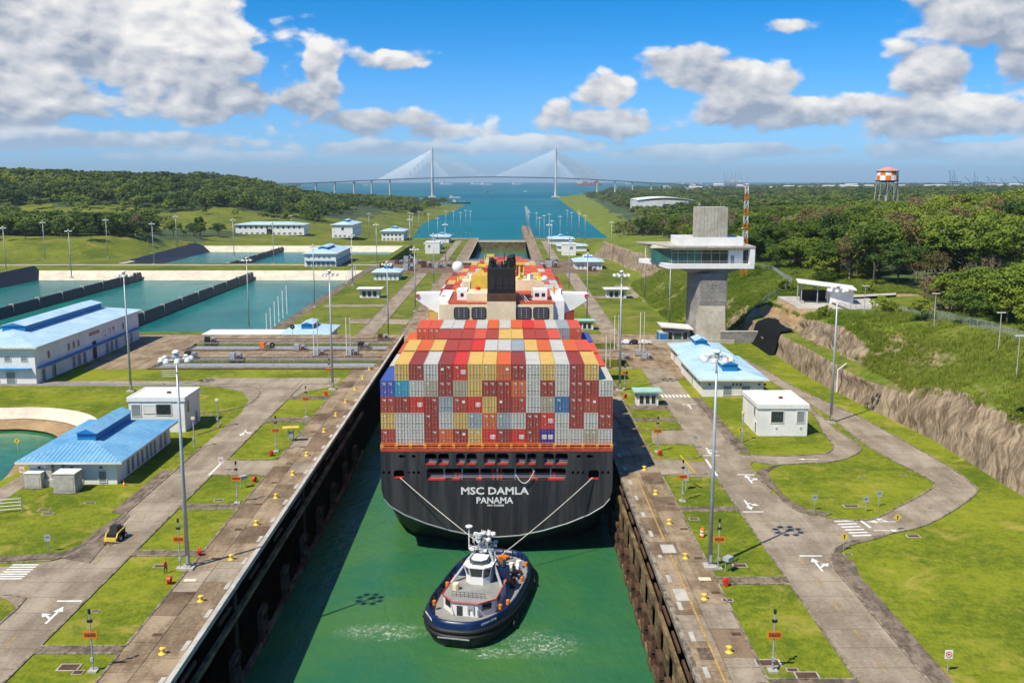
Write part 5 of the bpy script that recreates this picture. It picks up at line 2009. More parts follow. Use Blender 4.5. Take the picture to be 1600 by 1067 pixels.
def blue_house(label, x0, x1, y0, y1, z0, eave, rise=2.2, ov=1.0, roof='roofb', mon=None, front=(), side=(), awning=False, step=0.9, name='service_building', monh=1.5, left=()):
    """white building with a blue hip roof; mon = (y0, y1, half width) of the raised ridge; front/side windows (pos, z, w, h, mat)"""
    cx = (x0 + x1) / 2
    t = thing(name, label, 'building', (cx, y0, z0))
    X0, X1, L = x0 - cx, x1 - cx, y1 - y0
    MB().b2(X0, X1, 0, L, -0.3, eave).build('wall', M['whitewall'], t)
    g = MB()
    g.b2(X0 - ov, X1 + ov, -ov, L + ov, eave, eave + 0.38)
    g.build('fascia', M['fascia'], t)
    g = MB()
    hip_roof(g, X0, X1, 0, L, eave + 0.38, rise, ov)
    ro = g.build('roof', M[roof], t)
    if step:
        g = MB()
        seams(g, X0, X1, 0, L, eave + 0.38, rise, ov, step)
        s_ = g.build('roof_seams', M[roof], ro)
        s_['kind'] = 'stuff'
    if mon:
        a, b, hw = mon
        zr = eave + 0.38 + rise
        zb = zr - rise * hw / ((X1 - X0) / 2 + ov) - 0.2
        g = MB()
        g.b2(-hw + 0.35, hw - 0.35, a + 0.3, b - 0.3, zb - 0.2, zr + monh * 0.62)
        g.build('ridge_monitor', M['blue'], ro)
        g = MB()
        zt = zr + monh * 0.62
        vs_ = [(-hw, a, zt), (hw, a, zt), (hw, b, zt), (-hw, b, zt), (0, a, zt + monh * 0.55), (0, b, zt + monh * 0.55)]
        g.add(vs_, [(0, 1, 4), (1, 2, 5, 4), (2, 3, 5), (3, 0, 4, 5), (3, 2, 1, 0)])
        yy = a + 1.0
        while step and yy < b:
            for s in (1, -1):
                g.tube((s * hw, yy, zt + 0.03), (0, yy, zt + monh * .55 + .03), 0.045, n=4, caps=False)
            yy += step
        g.build('monitor_roof', M[roof], ro)
        g = MB()
        g.add([(-hw + .15, a - .02, zt - .05), (hw - .15, a - .02, zt - .05), (0, a - .02, zt + monh * .5)], [(0, 1, 2)])
        g.build('monitor_gable', M['blue'], ro)
    for (p, z, w, h, m) in front:
        add_window(t, (X0 + p, 0, z), w, h, 0, m)
    for (p, z, w, h, m) in side:
        add_window(t, (X1, p, z), w, h, pi / 2, m)
    for (p, z, w, h, m) in left:
        add_window(t, (X0, p, z), w, h, -pi / 2, m)
    if awning:
        g = MB()
        g.b2(X1, X1 + 1.3, 1.0, L - 1, 3.9, 4.25)
        g.b2(X0 + 0.5, X1 - 1.0, -1.2, 0, 3.9, 4.2)
        g.build('awning', M['blue'], t)
    return t


# long two storey building at the left edge
fr = [(2.5 + k * 4.2, 6.6, 1.5, 1.2, 'shutter') for k in range(5)] + [(3 + k * 4.2, 1.6, 2.2, 3.0, 'shutter') for k in range(4)]
sd = [(p, 6.4, 1.2, 1.9, 'glass') for p in (7.5, 19.5, 22.6, 25.6, 44, 47.5, 50.5, 58)] + [(p, 1.7, 2.0, 3.0, 'shutter') for p in (4, 10, 22, 25.5, 29, 45, 48.5, 52, 60, 64)]
sd += [(36, 2.7, 2.8, 5.2, 'dark'), (36.5, 7.6, 7.0, 0.9, 'red'), (13, 1.5, 5.4, 2.6, 'fascia')]
bt = blue_house('long two storey white building with pale blue roof at the left edge', -143, -121, 247, 318, 0, 9.4, 2.6, 1.2, 'roofb', (12, 62, 3.4), fr, sd, True, 1.1)
me = text_mesh('AGUA CLARA', 0.75, M['marking'], 0.02)
for p in me.vertices:
    x, y, z = p.co
    p.co = (z, x, y)
link('name_board', me, bt, (11.16, 36.5, 7.6))
# low building lower left
fr = [(1.8, 3.0, 0.5, 0.35, 'dark'), (7.4, 3.0, 0.5, 0.35, 'dark'), (12.4, 3.0, 0.5, 0.35, 'dark'), (12.6, 1.4, 1.2, 1.9, 'shutter'), (8.5, 1.4, 1.2, 1.9, 'shutter')]
sd = [(p, 1.7, 1.1, 2.8, 'shutter') for p in (5, 7.2, 9.6, 11.8, 14.2, 16.2, 18.2, 21.5, 24)]
b2_ = blue_house('low white building with blue hip roof and ridge vent, lower left', -82.6, -67.6, 163.5, 190.5, 0, 4.0, 2.0, 1.6, 'roofd', (6, 23, 2.0), fr, sd, False, 0.75, monh=1.6)
g = MB()
g.b2(-4.2, -3.2, -1.0, 0.0, 0.4, 4.0)
g.b2(-2.4, -1.4, -1.0, 0.0, 0.4, 4.0)
g.b2(-5.0, -1.2, -1.6, -0.2, 0.0, 1.3)
g.build('air_duct', M['pale'], b2_)
for (x, w, h, d_, lb) in ((-80.9, 2.8, 2.6, 1.6, 'small grey cabinet at the left corner of the low blue roofed building'), (-74.4, 3.6, 3.3, 3.0, 'large grey equipment box before the low blue roofed building')):
    t = thing('equipment_box', lb, 'box', (x, 161.0 if h < 3 else 158.4, 0))
    MB().b2(-w / 2, w / 2, 0, d_, 0.0, h).build('housing', M['pale'], t)
    MB().b2(-w / 2 - .08, w / 2 + .08, -.08, d_ + .08, h, h + .12).build('lid', M['fascia'], t)
    MB().b2(-w / 2 + .25, w / 2 - .25, -.05, 0, 0.4, h - .5).build('door', M['pale'], t)
    MB().b2(-w / 2 - .3, w / 2 + .3, -.4, d_ + .3, -.1, .1).build('plinth', M['walk'], t)


def flat_box(label, x0, x1, y0, y1, z0, h, front, side, name='pump_house', left=()):
    t = thing(name, label, 'building', ((x0 + x1) / 2, y0, z0))
    X = (x1 - x0) / 2
    L = y1 - y0
    MB().b2(-X + .25, X - .25, .25, L - .25, -0.3, h - 0.8).build('wall', M['whitewall'], t)
    g = MB().b2(-X, X, 0, L, h - 0.85, h - 0.15)
    g.build('roof_slab', M['whitewall'], t)
    g = MB().b2(-X + .4, X - .4, .4, L - .4, h - .15, h - .1)
    g.build('roof_membrane', M['fascia'], t)
    g = MB()
    for (a, b, c, d) in ((-X, X, 0, .35), (-X, X, L - .35, L), (-X, -X + .35, .35, L - .35), (X - .35, X, .35, L - .35)):
        g.b2(a, b, c, d, h - .15, h)
    g.build('parapet', M['whitewall'], t)
    MB().box((X * .2, L * .45, h), (.7, .7, .5)).build('roof_vent', M['rust'], t)
    for (p, z, w, hh, m) in front:
        add_window(t, (p, .25, z), w, hh, 0, m)
    for (p, z, w, hh, m) in side:
        add_window(t, (X - .25, p, z), w, hh, pi / 2, m)
    for (p, z, w, hh, m) in left:
        add_window(t, (-X + .25, p, z), w, hh, -pi / 2, m)
    return t


flat_box('white cube building behind the low blue roofed building', -79, -67, 198.5, 209, 0, 7.4, [(-4.2, 4.6, 1.8, 2.4, 'shutter'), (1.5, 4.8, 3.0, 2.2, 'glass'), (-1.4, 4.9, 2.4, 1.6, 'fascia'), (4.6, 1.6, .3, 1.2, 'dark')], [(2.4, 5, 1.4, 2.4, 'glass'), (7.5, 1.5, 1.2, 2.4, 'shutter')])
wb = flat_box('white cube building with two windows at the right roadside', 50.7, 61.3, 195, 209, 0, 6.6, [(-1.2, 4.0, 2.5, 2.3, 'glass'), (3.6, 4.0, 1.5, 2.3, 'shutter'), (-1.3, 1.7, .35, .35, 'grey'), (3.7, 1.7, .35, .35, 'grey')], [], left=[(3.0, 4.6, 1.4, 1.9, 'shutter'), (1.8, 1.4, 1.1, 2.3, 'shutter')])
fr = [(p, 3.0, 0.5, 0.45, 'dark') for p in (1.6, 3.0, 7.3, 8.2, 9.1, 13.6, 15.0)] + [(6.0, 1.5, 2.0, 2.2, 'shutter'), (10.4, 1.5, 2.0, 2.2, 'shutter'), (8.2, 1.4, 1.9, 2.0, 'fascia')]
sdl = [(4, 2.6, .9, .6, 'dark'), (9, 2.6, .9, .6, 'dark'), (13, 1.2, 1.2, 2.2, 'shutter'), (20, 2.6, .9, .6, 'dark')]
blue_house('white building with pale blue hip roofs beside the right forecourt, nearer half', 46.8, 61.5, 232, 262, 0, 4.0, 1.9, 1.1, 'roofb', (3.5, 15, 2.2), fr, [], False, 0.9, left=sdl)
blue_house('white building with pale blue hip roof under the tower, farther half', 47.6, 60.8, 264.2, 284, 0, 3.9, 1.8, 1.0, 'roofb', (8, 15, 2.0), [], [], False, 0.9, left=sdl[:3])
# kiosks
def kiosk(label, x0, x1, y0, z0, h, roof, name='kiosk', ov=0.8):
    t = thing(name, label, 'kiosk', ((x0 + x1) / 2, y0, z0))
    X = (x1 - x0) / 2
    MB().b2(-X, X, 0, X * 1.3, -.1, h).build('wall', M['whitewall'], t)
    g = MB()
    g.box((0, X * .65, h + .25), (2 * X + 2 * ov, X * 1.3 + 2 * ov, .3))
    g.build('roof', roof, t)
    for k in (-0.5, 0.0, 0.5):
        add_window(t, (k * X * 1.1, 0, h * .48), X * .36, h * .6, 0, 'glass')
    add_window(t, (X, X * .65, h * .48), X * .5, h * .6, pi / 2, 'glass')
    MB().b2(-X - .5, X + .5, -.6, X * 1.3 + .4, -.1, .14).build('plinth', M['walk'], t)
    return t


gr = mat('green_roof', (0.36, 0.58, 0.50), 0.5, 0.15, 0.5)
kiosk('small white kiosk with pale green roof beside the right road', 29.6, 34.6, 222, 0, 3.2, gr)
kiosk('white kiosk with flat roof on the lawn left of the bridge of the ship', -77, -67, 505, ZM, 4.6, M['fascia'], ov=1.6)
kiosk('white kiosk with flat roof on the lawn right of the bridge of the ship', 50.5, 60.5, 503, ZM, 4.6, M['fascia'], ov=1.6)
kiosk('flat roofed white shelter beside the first gate on the right quay', 27.4, 34.4, 396, ZM, 3.6, gr)
# houses of the middle and lower terraces
sdw = lambda L, z: [(4 + k * 5.0, z, 1.2, 1.8, 'glass') for k in range(int((L - 6) / 5))]
blue_house('long white building with pale blue roof standing between the basins', -143, -121, 688, 752, ZM, 9.0, 2.6, 1.2, 'roofb', (10, 42, 3.4), [(3 + k * 3.6, 6.6, 1.6, 1.1, 'shutter') for k in range(5)] + [(3 + k * 3.4, 1.8, 2.4, 3.0, 'shutter') for k in range(6)], sdw(64, 6.6) + sdw(64, 2.0), True, 0)
blue_house('small white house with pale blue roof on the left middle lawn', -82, -67, 596, 616, ZM, 4.6, 2.0, 1.4, 'roofb', (5, 14, 2.2), [(2 + k * 2.7, 1.8, 1.0, 2.4, 'shutter') for k in range(5)], sdw(20, 2.0), False, 0)
blue_house('low house with pale blue roof behind the left end of the first gate', -82, -66, 352, 374, ZM, 5.0, 2.0, 1.2, 'roofb', (4, 15, 2.4), [], [], False, 0.9)
g = thing('flat_roofed_shed', 'long low shed with white flat roof behind the first gate, left', 'building', (-97, 352, ZM))
MB().b2(-14, 14, .5, 13, 0, 4.5).build('wall', M['whitewall'], g)
MB().b2(-15, 14.6, 0, 14, 4.5, 5.0).build('roof', M['fascia'], g)
blue_house('broad white building with pale blue roof at the foot of the left woods', -304, -228, 1100, 1130, -10, 11.0, 2.6, 1.6, 'roofb', None, [(5 + k * 6, 8.2, 2.2, 2.4, 'glass') for k in range(12)] + [(6 + k * 6, 1.6, 3.0, 2.2, 'shutter') for k in range(12)] + [(38, 3.5, 7, 6.5, 'glass')], [], False, 0)
blue_house('tall white house with pale blue roof right of the broad building', -197, -174, 1100, 1165, -13, 14.0, 3.2, 1.6, 'roofb', (14, 44, 3.4), [(12, 9.6, 2.6, 3.0, 'glass')] + [(4 + k * 5, 1.8, 2.6, 2.4, 'shutter') for k in range(4)], sdw(64, 9.0), False, 0)
blue_house('white house with pale blue roof near the far channel, left bank', -145, -120, 1125, 1168, ZL, 10.5, 3.0, 1.8, 'roofb', (10, 28, 3.4), [(3 + k * 4.5, 6.5, 2.4, 2.0, 'glass') for k in range(5)] + [(3 + k * 4.5, 1.8, 2.6, 2.2, 'shutter') for k in range(5)], sdw(43, 5.5), False, 0)
flat_box('white cube building beside the far left lock road', -79, -65, 928, 946, ZL, 11.0, [(-3, 7, 2.2, 2.6, 'shutter')], [(4, 7, 2, 3, 'glass'), (11, 7, 2, 3, 'glass')])
blue_house('far small house with pale blue roof, nearer of two by the left channel', -84, -68, 985, 1012, ZL, 5.5, 2.0, 1.4, 'roofb', (8, 19, 2.4), [], sdw(27, 2.4), False, 0)
blue_house('far small house with pale blue roof, farther of two by the left channel', -84, -66, 1085, 1125, ZL, 6.5, 2.2, 1.4, 'roofb', (10, 24, 2.4), [], sdw(40, 2.4), False, 0)
blue_house('white house with pale blue roof beneath the right rock cut', 45.5, 63.5, 668, 692, ZM, 5.0, 2.4, 1.6, 'roofb', (7, 16, 2.6), [(2 + k * 2.9, 1.9, 1.0, 2.0, 'shutter') for k in range(6)], [], False, 0)
flat_box('white cube building on the right lock road beyond the second gate', 49, 62, 905, 922, ZL, 11.0, [(2, 7, 3, 2.6, 'shutter')], [])
blue_house('far small house with pale blue roof beside the right cube building', 48, 76, 960, 985, ZL, 5.0, 2.2, 1.4, 'roofb', (8, 18, 2.6), [], [], False, 0)
blue_house('far house with pale blue roof at the end of the right quay', 44, 70, 1060, 1100, ZL, 5.5, 2.2, 1.4, 'roofb', (12, 28, 2.6), [], [], False, 0)
# warehouse in the right hand woods
t = thing('warehouse', 'big white curved roof warehouse among the trees, right of the channel', 'building', (318, 2010, -10))
g = MB()
n = 14
sec = [(-58 + 116 * k / n, 19 + 5 * sin(pi * k / n)) for k in range(n + 1)]
MB().b2(-57, 57, 0, 120, -6, 19).build('wall', M['farwhite'], t)
for k in range(n):
    (xa, za), (xb, zb) = sec[k], sec[k + 1]
    g.add([(xa, -2, za), (xb, -2, zb), (xb, 122, zb), (xa, 122, za), (xa, -2, za - .8), (xb, -2, zb - .8)], [(0, 1, 2, 3), (0, 4, 5, 1)])
g.build('roof', M['white'], t)
MB().b2(20, 50, -.3, 0, 2, 15).build('door', M['grey'], t)
for k in range(6):
    MB().b2(-52 + k * 11, -50.6 + k * 11, -.4, 0, 0, 18).build('wall_rib', M['fascia'], t)

# ================================================================ CONTROL TOWER
YT = 314.0
tw = thing('control_tower', 'tall concrete control tower with jutting glazed cab, right of the ship', 'tower', (PY(1109, 532, YT).x, YT, 0))
TX = tw.location.x


def tq(u, v, Y=YT):
    p = PY(u, v, Y)
    return (p.x - TX, p.y - YT, p.z)


def tslab(pts, v0, v1, mb):
    """plan polygon (local) between heights"""
    return mb.prism(pts, v0, v1)


za = tq(1100, 428)[2]
x0, x1 = tq(1082, 480)[0], tq(1135, 480)[0]
xm = tq(1093, 480)[0]
g = MB()
g.prism([(x0, 4), (xm, 0), (x1, 0), (x1, 11), (x0, 11)], -0.5, za)
g.build('stem', M['towerd'], tw)
a, b = tq(1087, 532, YT - 2.4), tq(1133.5, 532, YT - 2.4)
c, d = tq(1092, 478, YT - .3), tq(1133.2, 478, YT - .3)
g = MB()
g.add([a, b, d, c, (a[0], 1, 0), (b[0], 1, 0), (d[0], 1, d[2]), (c[0], 1, c[2])], [(0, 1, 2, 3), (0, 3, 7, 4), (1, 5, 6, 2), (3, 2, 6, 7)])
g.build('base_plate', M['towerc'], tw)
# flared underside of the cab
z0, z1 = za, tq(1100, 420)[2]
xl, xr = tq(1041, 420)[0], tq(1176, 420)[0]
g = MB()
lo = [(x0, 2), (x1, 0), (x1, 11), (x0, 11)]
hi = [(tq(1060, 420)[0], -1.0), (xr - 4, -1.0), (xr - 4, 20), (tq(1060, 420)[0], 20)]
g.add([(*p, z0) for p in lo] + [(*p, z1) for p in hi], [(i, (i + 1) % 4, 4 + (i + 1) % 4, 4 + i) for i in range(4)] + [(7, 6, 5, 4)])
g.build('cab_underside', M['towerd'], tw)
plan = [(xl, -2), (xr, -2), (xr, 22), (xl - 6, 22), (tq(1021, 408, YT + 15)[0], 13)]
zf = tq(1100, 420, YT - 2)[2]
zf1 = tq(1100, 413, YT - 2)[2]
g = MB()
tslab(plan, zf, zf1, g)
g.build('cab_floor', M['white'], tw)
zr0, zr1 = tq(1100, 392, YT - 2)[2], tq(1100, 385, YT - 2)[2]
plan2 = [(xl + .2, -2.2), (xr + .2, -2.2), (xr + .2, 22.2), (xl - 7, 22.2), (tq(1018, 376, YT + 17)[0], 14)]
g = MB()
inner = [(xl + 2.5, .4), (xr - .2, .4), (xr - .2, 20), (xl - 3, 20), (xl - 3.5, 10)]
g.add([(*p, zr1) for p in plan2] + [(*p, zr1 - .5) for p in plan2] + [(*p, zr0) for p in inner], [(4, 3, 2, 1, 0)[::-1]] + [(i, i + 5, (i + 1) % 5 + 5, (i + 1) % 5) for i in range(5)] + [(i + 5, i + 10, (i + 1) % 5 + 10, (i + 1) % 5 + 5) for i in range(5)])
g.build('cab_roof', M['towerc'], tw)
gx = [tq(u, 400, YT + .6)[0] for u in (1050, 1097, 1138, 1161, 1169)]
for k, (mm, nm) in enumerate((('glassg', 'cab_glass'), ('glass', 'cab_glass'), ('white', 'cab_panel'), ('glass', 'cab_glass'))):
    MB().b2(gx[k] + .03, gx[k + 1] - .03, .6 if mm != 'white' else .5, 1.0, zf1, zr0).build(nm, M[mm], tw)
g = MB()
g.add([(gx[0], .6, zf1), (xl - 3.5, 10, zf1), (xl - 3.5, 10, zr0), (gx[0], .6, zr0)], [(3, 2, 1, 0)])
g.add([(xl - 3.5, 10, zf1), (xl - 3, 20, zf1), (xl - 3, 20, zr0), (xl - 3.5, 10, zr0)], [(3, 2, 1, 0)])
g.build('cab_glass', M['glassg'], tw)
MB().b2(gx[4], xr + .1, -2.0, 21.8, zf1 - .1, zr1 - .05).build('cab_end_wall', M['white'], tw)
MB().b2(gx[0] + 1, gx[4], 1.6, 19.5, zf1, zr0 - .1).build('cab_core', M['dark'], tw)
g = MB()
for u in (1050, 1060, 1075, 1086, 1097, 1112, 1125, 1138):
    x = tq(u, 400)[0]
    g.b2(x - .08, x + .08, .5, .62, zf1, zr0)
g.b2(gx[0], gx[2], .48, .6, zf1 + (zr0 - zf1) * .78, zf1 + (zr0 - zf1) * .82)
g.build('mullion', M['grey'], tw)
g = MB()
for k in range(28):
    x = xl + .6 + k * (gx[3] - xl) / 27
    g.tube((x, -1.7, zf1), (x, -1.7, zf1 + 1.1), .04, n=4)
for z in (.6, 1.1):
    g.tube((xl + .6, -1.7, zf1 + z), (gx[3] + .5, -1.7, zf1 + z), .05, n=4)
g.build('cab_railing', M['grey'], tw)
MB().b2(*[tq(u, 405, YT + .4)[0] for u in (1142, 1147)], .45, .5, zf1 + .1, zf1 + 2.6).build('cab_door', M['shutter'], tw)
px0, px1 = tq(1060, 375, YT + 2)[0], tq(1162, 375, YT + 2)[0]
g = MB()
for (a_, b_, c_, d_) in ((px0, px1, 2, 2.5), (px0, px1, 16.5, 17), (px0, px0 + .5, 2.5, 16.5), (px1 - .5, px1, 2.5, 16.5)):
    g.b2(a_, b_, c_, d_, zr1, zr1 + 2.6)
g.build('roof_parapet', M['white'], tw)
MB().b2(px0 + .6, px1 - .6, 2.6, 16.4, zr1, zr1 + .5).build('roof_terrace', M['pale'], tw)
sx0, sx1 = tq(1090, 350, YT + 6)[0], tq(1137, 350, YT + 6)[0]
zt = tq(1110, 324, YT + 6)[2]
MB().b2(sx0, sx1, 6, 14, zr1 - 1, zt).build('shaft', M['towerc'], tw)
g = MB()
for k in range(1, 9):
    x = sx0 + (sx1 - sx0) * k / 9
    g.b2(x - .04, x + .04, 5.96, 6.0, zr1 + .5, zt)
g.build('formwork_joint', M['towerd'], tw)
g = MB()
for x in (sx0 + .5, sx0 + 1.1, sx1 - 2.0, sx1 - 1):
    g.tube((x, 8, zt), (x, 8, zt + random.uniform(1.0, 2.2)), .07, n=5)
g.lathe([(.05, 0), (.35, .1), (.4, .4), (.05, .6)], (sx0 + .8, 8, zt + .6), 8)
g.build('aerial', M['galv'], tw)
MB().b2(xm + .3, x1 - .3, -.09, -.04, tq(1100, 477)[2], za - .6).build('dark_panel', M['towerd'], tw)
# emblem and lettering
g = MB()
c = tq(1113.5, 446)
for k in range(5):
    a1, a2 = radians(90 + 144 * k), radians(90 + 144 * (k + 1))
    g.tube((c[0] + 1.35 * cos(a1), -.16, c[2] + 1.35 * sin(a1)), (c[0] + 1.35 * cos(a2), -.16, c[2] + 1.35 * sin(a2)), .07, n=4)
g.build('emblem', M['pale'], tw)
for body, v, sz in (('CANAL DE PANAMA', 455, 0.85), ('AGUA CLARA', 469.5, 1.35)):
    me = text_mesh(body, sz, M['pale'], .04)
    for p in me.vertices:
        x, y, z = p.co
        p.co = (x, -z - .12, y)
    link('lettering', me, tw, (c[0], 0, tq(1113, v)[2]))
# tower entrance
t = thing('entrance_pavilion', 'small glazed entrance pavilion at the foot of the control tower', 'building', (PY(1060, 530, 312).x, 312, 0))
g = MB()
g.b2(-4.0, 3.8, .4, 8, 0, 3.9)
g.build('wall', M['grey'], t)
g = MB()
g.add([(-5.6, -1, 4.9), (4.6, -1, 4.1), (4.6, 9, 4.1), (-5.6, 9, 4.9), (-5.6, -1, 5.3), (4.6, -1, 4.5), (4.6, 9, 4.5), (-5.6, 9, 5.3)], [(3, 2, 1, 0), (4, 5, 6, 7), (0, 1, 5, 4), (1, 2, 6, 5), (2, 3, 7, 6), (3, 0, 4, 7)])
g.build('roof', M['fascia'], t)
for x in (-2.6, 2.2):
    add_window(t, (x, .4, 1.9), 1.4, 2.6, 0, 'glass')
add_window(t, (-.2, .4, 1.6), 2.4, 2.9, 0, 'glassg')
MB().b2(-4.6, -4.2, -.6, 7, 0, 3.4).build('side_panel', M['pale'], t)
t = thing('sign_wall', 'low wall with blue panels left of the tower entrance', 'wall', (PY(1037, 531, 311).x, 311, 0))
MB().b2(-1.4, 1.4, 0, 6, 0, 3.2).build('wall', M['pale'], t)
MB().b2(-1.5, -1.4, .3, 5.7, .3, 3.0).build('blue_panel', M['blue'], t)
MB().b2(-1.2, 1.2, -.06, 0, .3, 3.0).build('blue_panel', M['blue'], t)
t = thing('retaining_wall', 'grey concrete retaining wall right of the tower foot', 'wall', (PY(1165, 540, 310).x, 310, 0))
MB().b2(-8, 4.5, 0, 1.0, 0, 3.6).build('wall', M['towerd'], t)
MB().b2(-8.2, 4.7, -.1, 1.1, 3.6, 3.9).build('coping', M['pale'], t)
t = thing('parapet_wall', 'low pale wall along the forecourt before the tower', 'wall', (58, 309, 0))
MB().b2(-22, 14, 0, .6, 0, 1.3).build('wall', M['pale'], t)
# tarpaulin over the rock beside the tower
mb = MB()
nn = 9
for j in range(nn):
    for i in range(nn):
        k = i / (nn - 1)
        x = 77.5 + 7.0 * k + pnoise(Vector((i * .7, j * .6, 1))) * .5
        y = 288 + j * 3.4
        z = max(0.08, z_right(min(x + .4, 89), y) + 0.7 + .35 * pnoise(Vector((i * .9, j * .8, 0)))) if k > .08 else 0.1
        mb.v.append((x, y, z * (1 if i else .1)))
for j in range(nn - 1):
    for i in range(nn - 1):
        mb.f.append((j * nn + i, j * nn + i + 1, (j + 1) * nn + i + 1, (j + 1) * nn + i))
        mb.m.append(0)
tag(mb.build('tarpaulin', mat('black_sheeting', (0.010, 0.011, 0.012), 0.9, 0.3, 0.3, spec=0.1), smooth=True), 'black sheeting draped over the cut rock right of the tower', 'tarpaulin')
# pavilion on the hillside
pz = z_right(104, 318) + 0.2
t = thing('open_shelter', 'open sided shelter with slanting white roof on the hillside terrace', 'shelter', (103, 318, pz), radians(-8))
g = MB()
g.add([(-9.5, -5, 6.6), (8.5, -7, 4.6), (9.5, 5, 4.6), (-8.5, 6, 6.6), (-9.5, -5, 7.0), (8.5, -7, 5.0), (9.5, 5, 5.0), (-8.5, 6, 7.0)], [(3, 2, 1, 0), (4, 5, 6, 7), (0, 1, 5, 4), (1, 2, 6, 5), (2, 3, 7, 6), (3, 0, 4, 7)])
g.build('roof', M['white'], t)
MB().b2(1.0, 8.2, -4, 3, 0, 4.4).build('wall', M['whitewall'], t)
for (x, y) in ((-8, -3.6), (-8, 4.6), (-3, -4), (-3, 4.6)):
    MB().b2(x - .15, x + .15, y - .15, y + .15, 0, 6.2).build('post', M['grey'], t)
MB().b2(-7.4, .9, 3.2, 3.4, 0, 3.6).build('back_screen', M['dark'], t)
sheet('shelter_terrace', [(90, 302), (116, 300), (122, 332), (92, 334)], pz - 0.02, M['pale'], (), 2.0)
sheet('hill_track', px([(1330, 486), (1352, 496), (1330, 478), (1300, 468), (1400, 462), (1400, 459), (1290, 464), (1300, 474)], 12.6), 12.9, M['pale'])
# antenna mast by the tower
t = thing('lattice_mast', 'orange and white lattice antenna mast behind the control tower', 'antenna', (PY(1164, 372, 420).x, 420, 11))
zz0, zz1 = 11, PY(1165, 291, 420).z
n = 12
for k in range(n):
    g = MB()
    a, b = (zz1 - zz0) * k / n, (zz1 - zz0) * (k + 1) / n
    w0, w1 = 1.15 - .55 * k / n, 1.15 - .55 * (k + 1) / n
    cs = [(-1, -1), (1, -1), (1, 1), (-1, 1)]
    for i in range(4):
        p, r = cs[i], cs[(i + 1) % 4]
        g.tube((p[0] * w0, p[1] * w0, a), (p[0] * w1, p[1] * w1, b), .09, n=4)
        g.tube((p[0] * w0, p[1] * w0, a), (r[0] * w1, r[1] * w1, b), .08, n=4)
        g.tube((p[0] * w1, p[1] * w1, b), (r[0] * w1, r[1] * w1, b), .08, n=4)
    g.build('lattice_section', M['orange'] if k % 2 == 0 else M['white'], t)
MB().tube((0, 0, zz1 - zz0), (0, 0, zz1 - zz0 + 4), .08, n=5).build('aerial', M['galv'], t)
g = MB()
for (z, a) in ((18, 1), (14, 4), (20, 2.5)):
    g.lathe([(.05, -.1), (.6, 0), (.65, .25), (.05, .3)], (1.2 * cos(a), 1.2 * sin(a), z), 10)
g.build('dish', M['white'], t)

# ================================================================ LOCK GATES AND GATE MACHINERY
def gate(label, x0, x1, y, zt, zb, w=8.0, name='lock_gate'):
    t = thing(name, label, 'gate', ((x0 + x1) / 2, y, zb))
    X = (x1 - x0) / 2
    h = zt - zb
    MB().b2(-X, X, -w / 2, w / 2, 0, h).build('gate_body', M['lockwall'], t)
    MB().b2(-X, X, -w / 2 - .4, -w / 2, h - 1.4, h - .1).build('rubbing_beam', M['cream'], t)
    MB().b2(-X + .3, X - .3, -w * .3, w * .3, h, h + .12).build('walkway', M['galv'], t)
    g = MB()
    for s in (-w * .42, w * .42):
        for z in (.6, 1.1):
            g.tube((-X, s, h + z), (X, s, h + z), .06, n=4)
        k = int(X / 2)
        for i in range(k + 1):
            x = -X + 2 * X * i / k
            g.tube((x, s, h), (x, s, h + 1.1), .05, n=4)
    g.build('handrail', M['galv'], t)
    return t


gate('rolled back lock gate in the nearer left recess beside the ship', -99, XL - 2.0, 275.5, -0.5, -16)
gate('rolled back lock gate in the farther left recess beside the ship', -99, XL - 2.0, 304.5, -0.5, -16)
gate('closed lock gate before the far empty chamber, beyond the bow', XL + .4, XR - .4, YG2 - 6, ZM + .2, -34, 9)
gate('closed lock gate with yellow top beam at the sea end', XL + .4, XR - .4, YG3 + 3, ZL + .2, -36, 8)
r5 = random.Random(21)
g = MB()
for y0 in (266.5, 284, 296, 313.5, 318):
    for s in (0, .8):
        g.b2(-100, XL - 2, y0 + s, y0 + s + .14, .05, .2)
setting(g.build('gate_rail', M['rust']))
def machine(label, x, y, z0, k=1.0, name='gate_winch', m='grey'):
    t = thing(name, label, 'machinery', (x, y, z0), r5.uniform(-.2, .2))
    MB().b2(-2.2 * k, 2.2 * k, -1.4 * k, 1.4 * k, 0, .35).build('bed', M['walk'], t)
    MB().b2(-1.9 * k, -.4 * k, -1.0 * k, 1.0 * k, .35, 2.0 * k).build('motor_housing', M[m], t)
    g = MB()
    g.tube((.7 * k, -1.1 * k, 1.1 * k), (.7 * k, 1.1 * k, 1.1 * k), .75 * k, n=12)
    g.build('drum', M['galv'], t)
    MB().b2(.2 * k, 1.2 * k, -1.25 * k, -1.1 * k, .35, 1.4 * k).build('bracket', M['rust'], t)
    return t


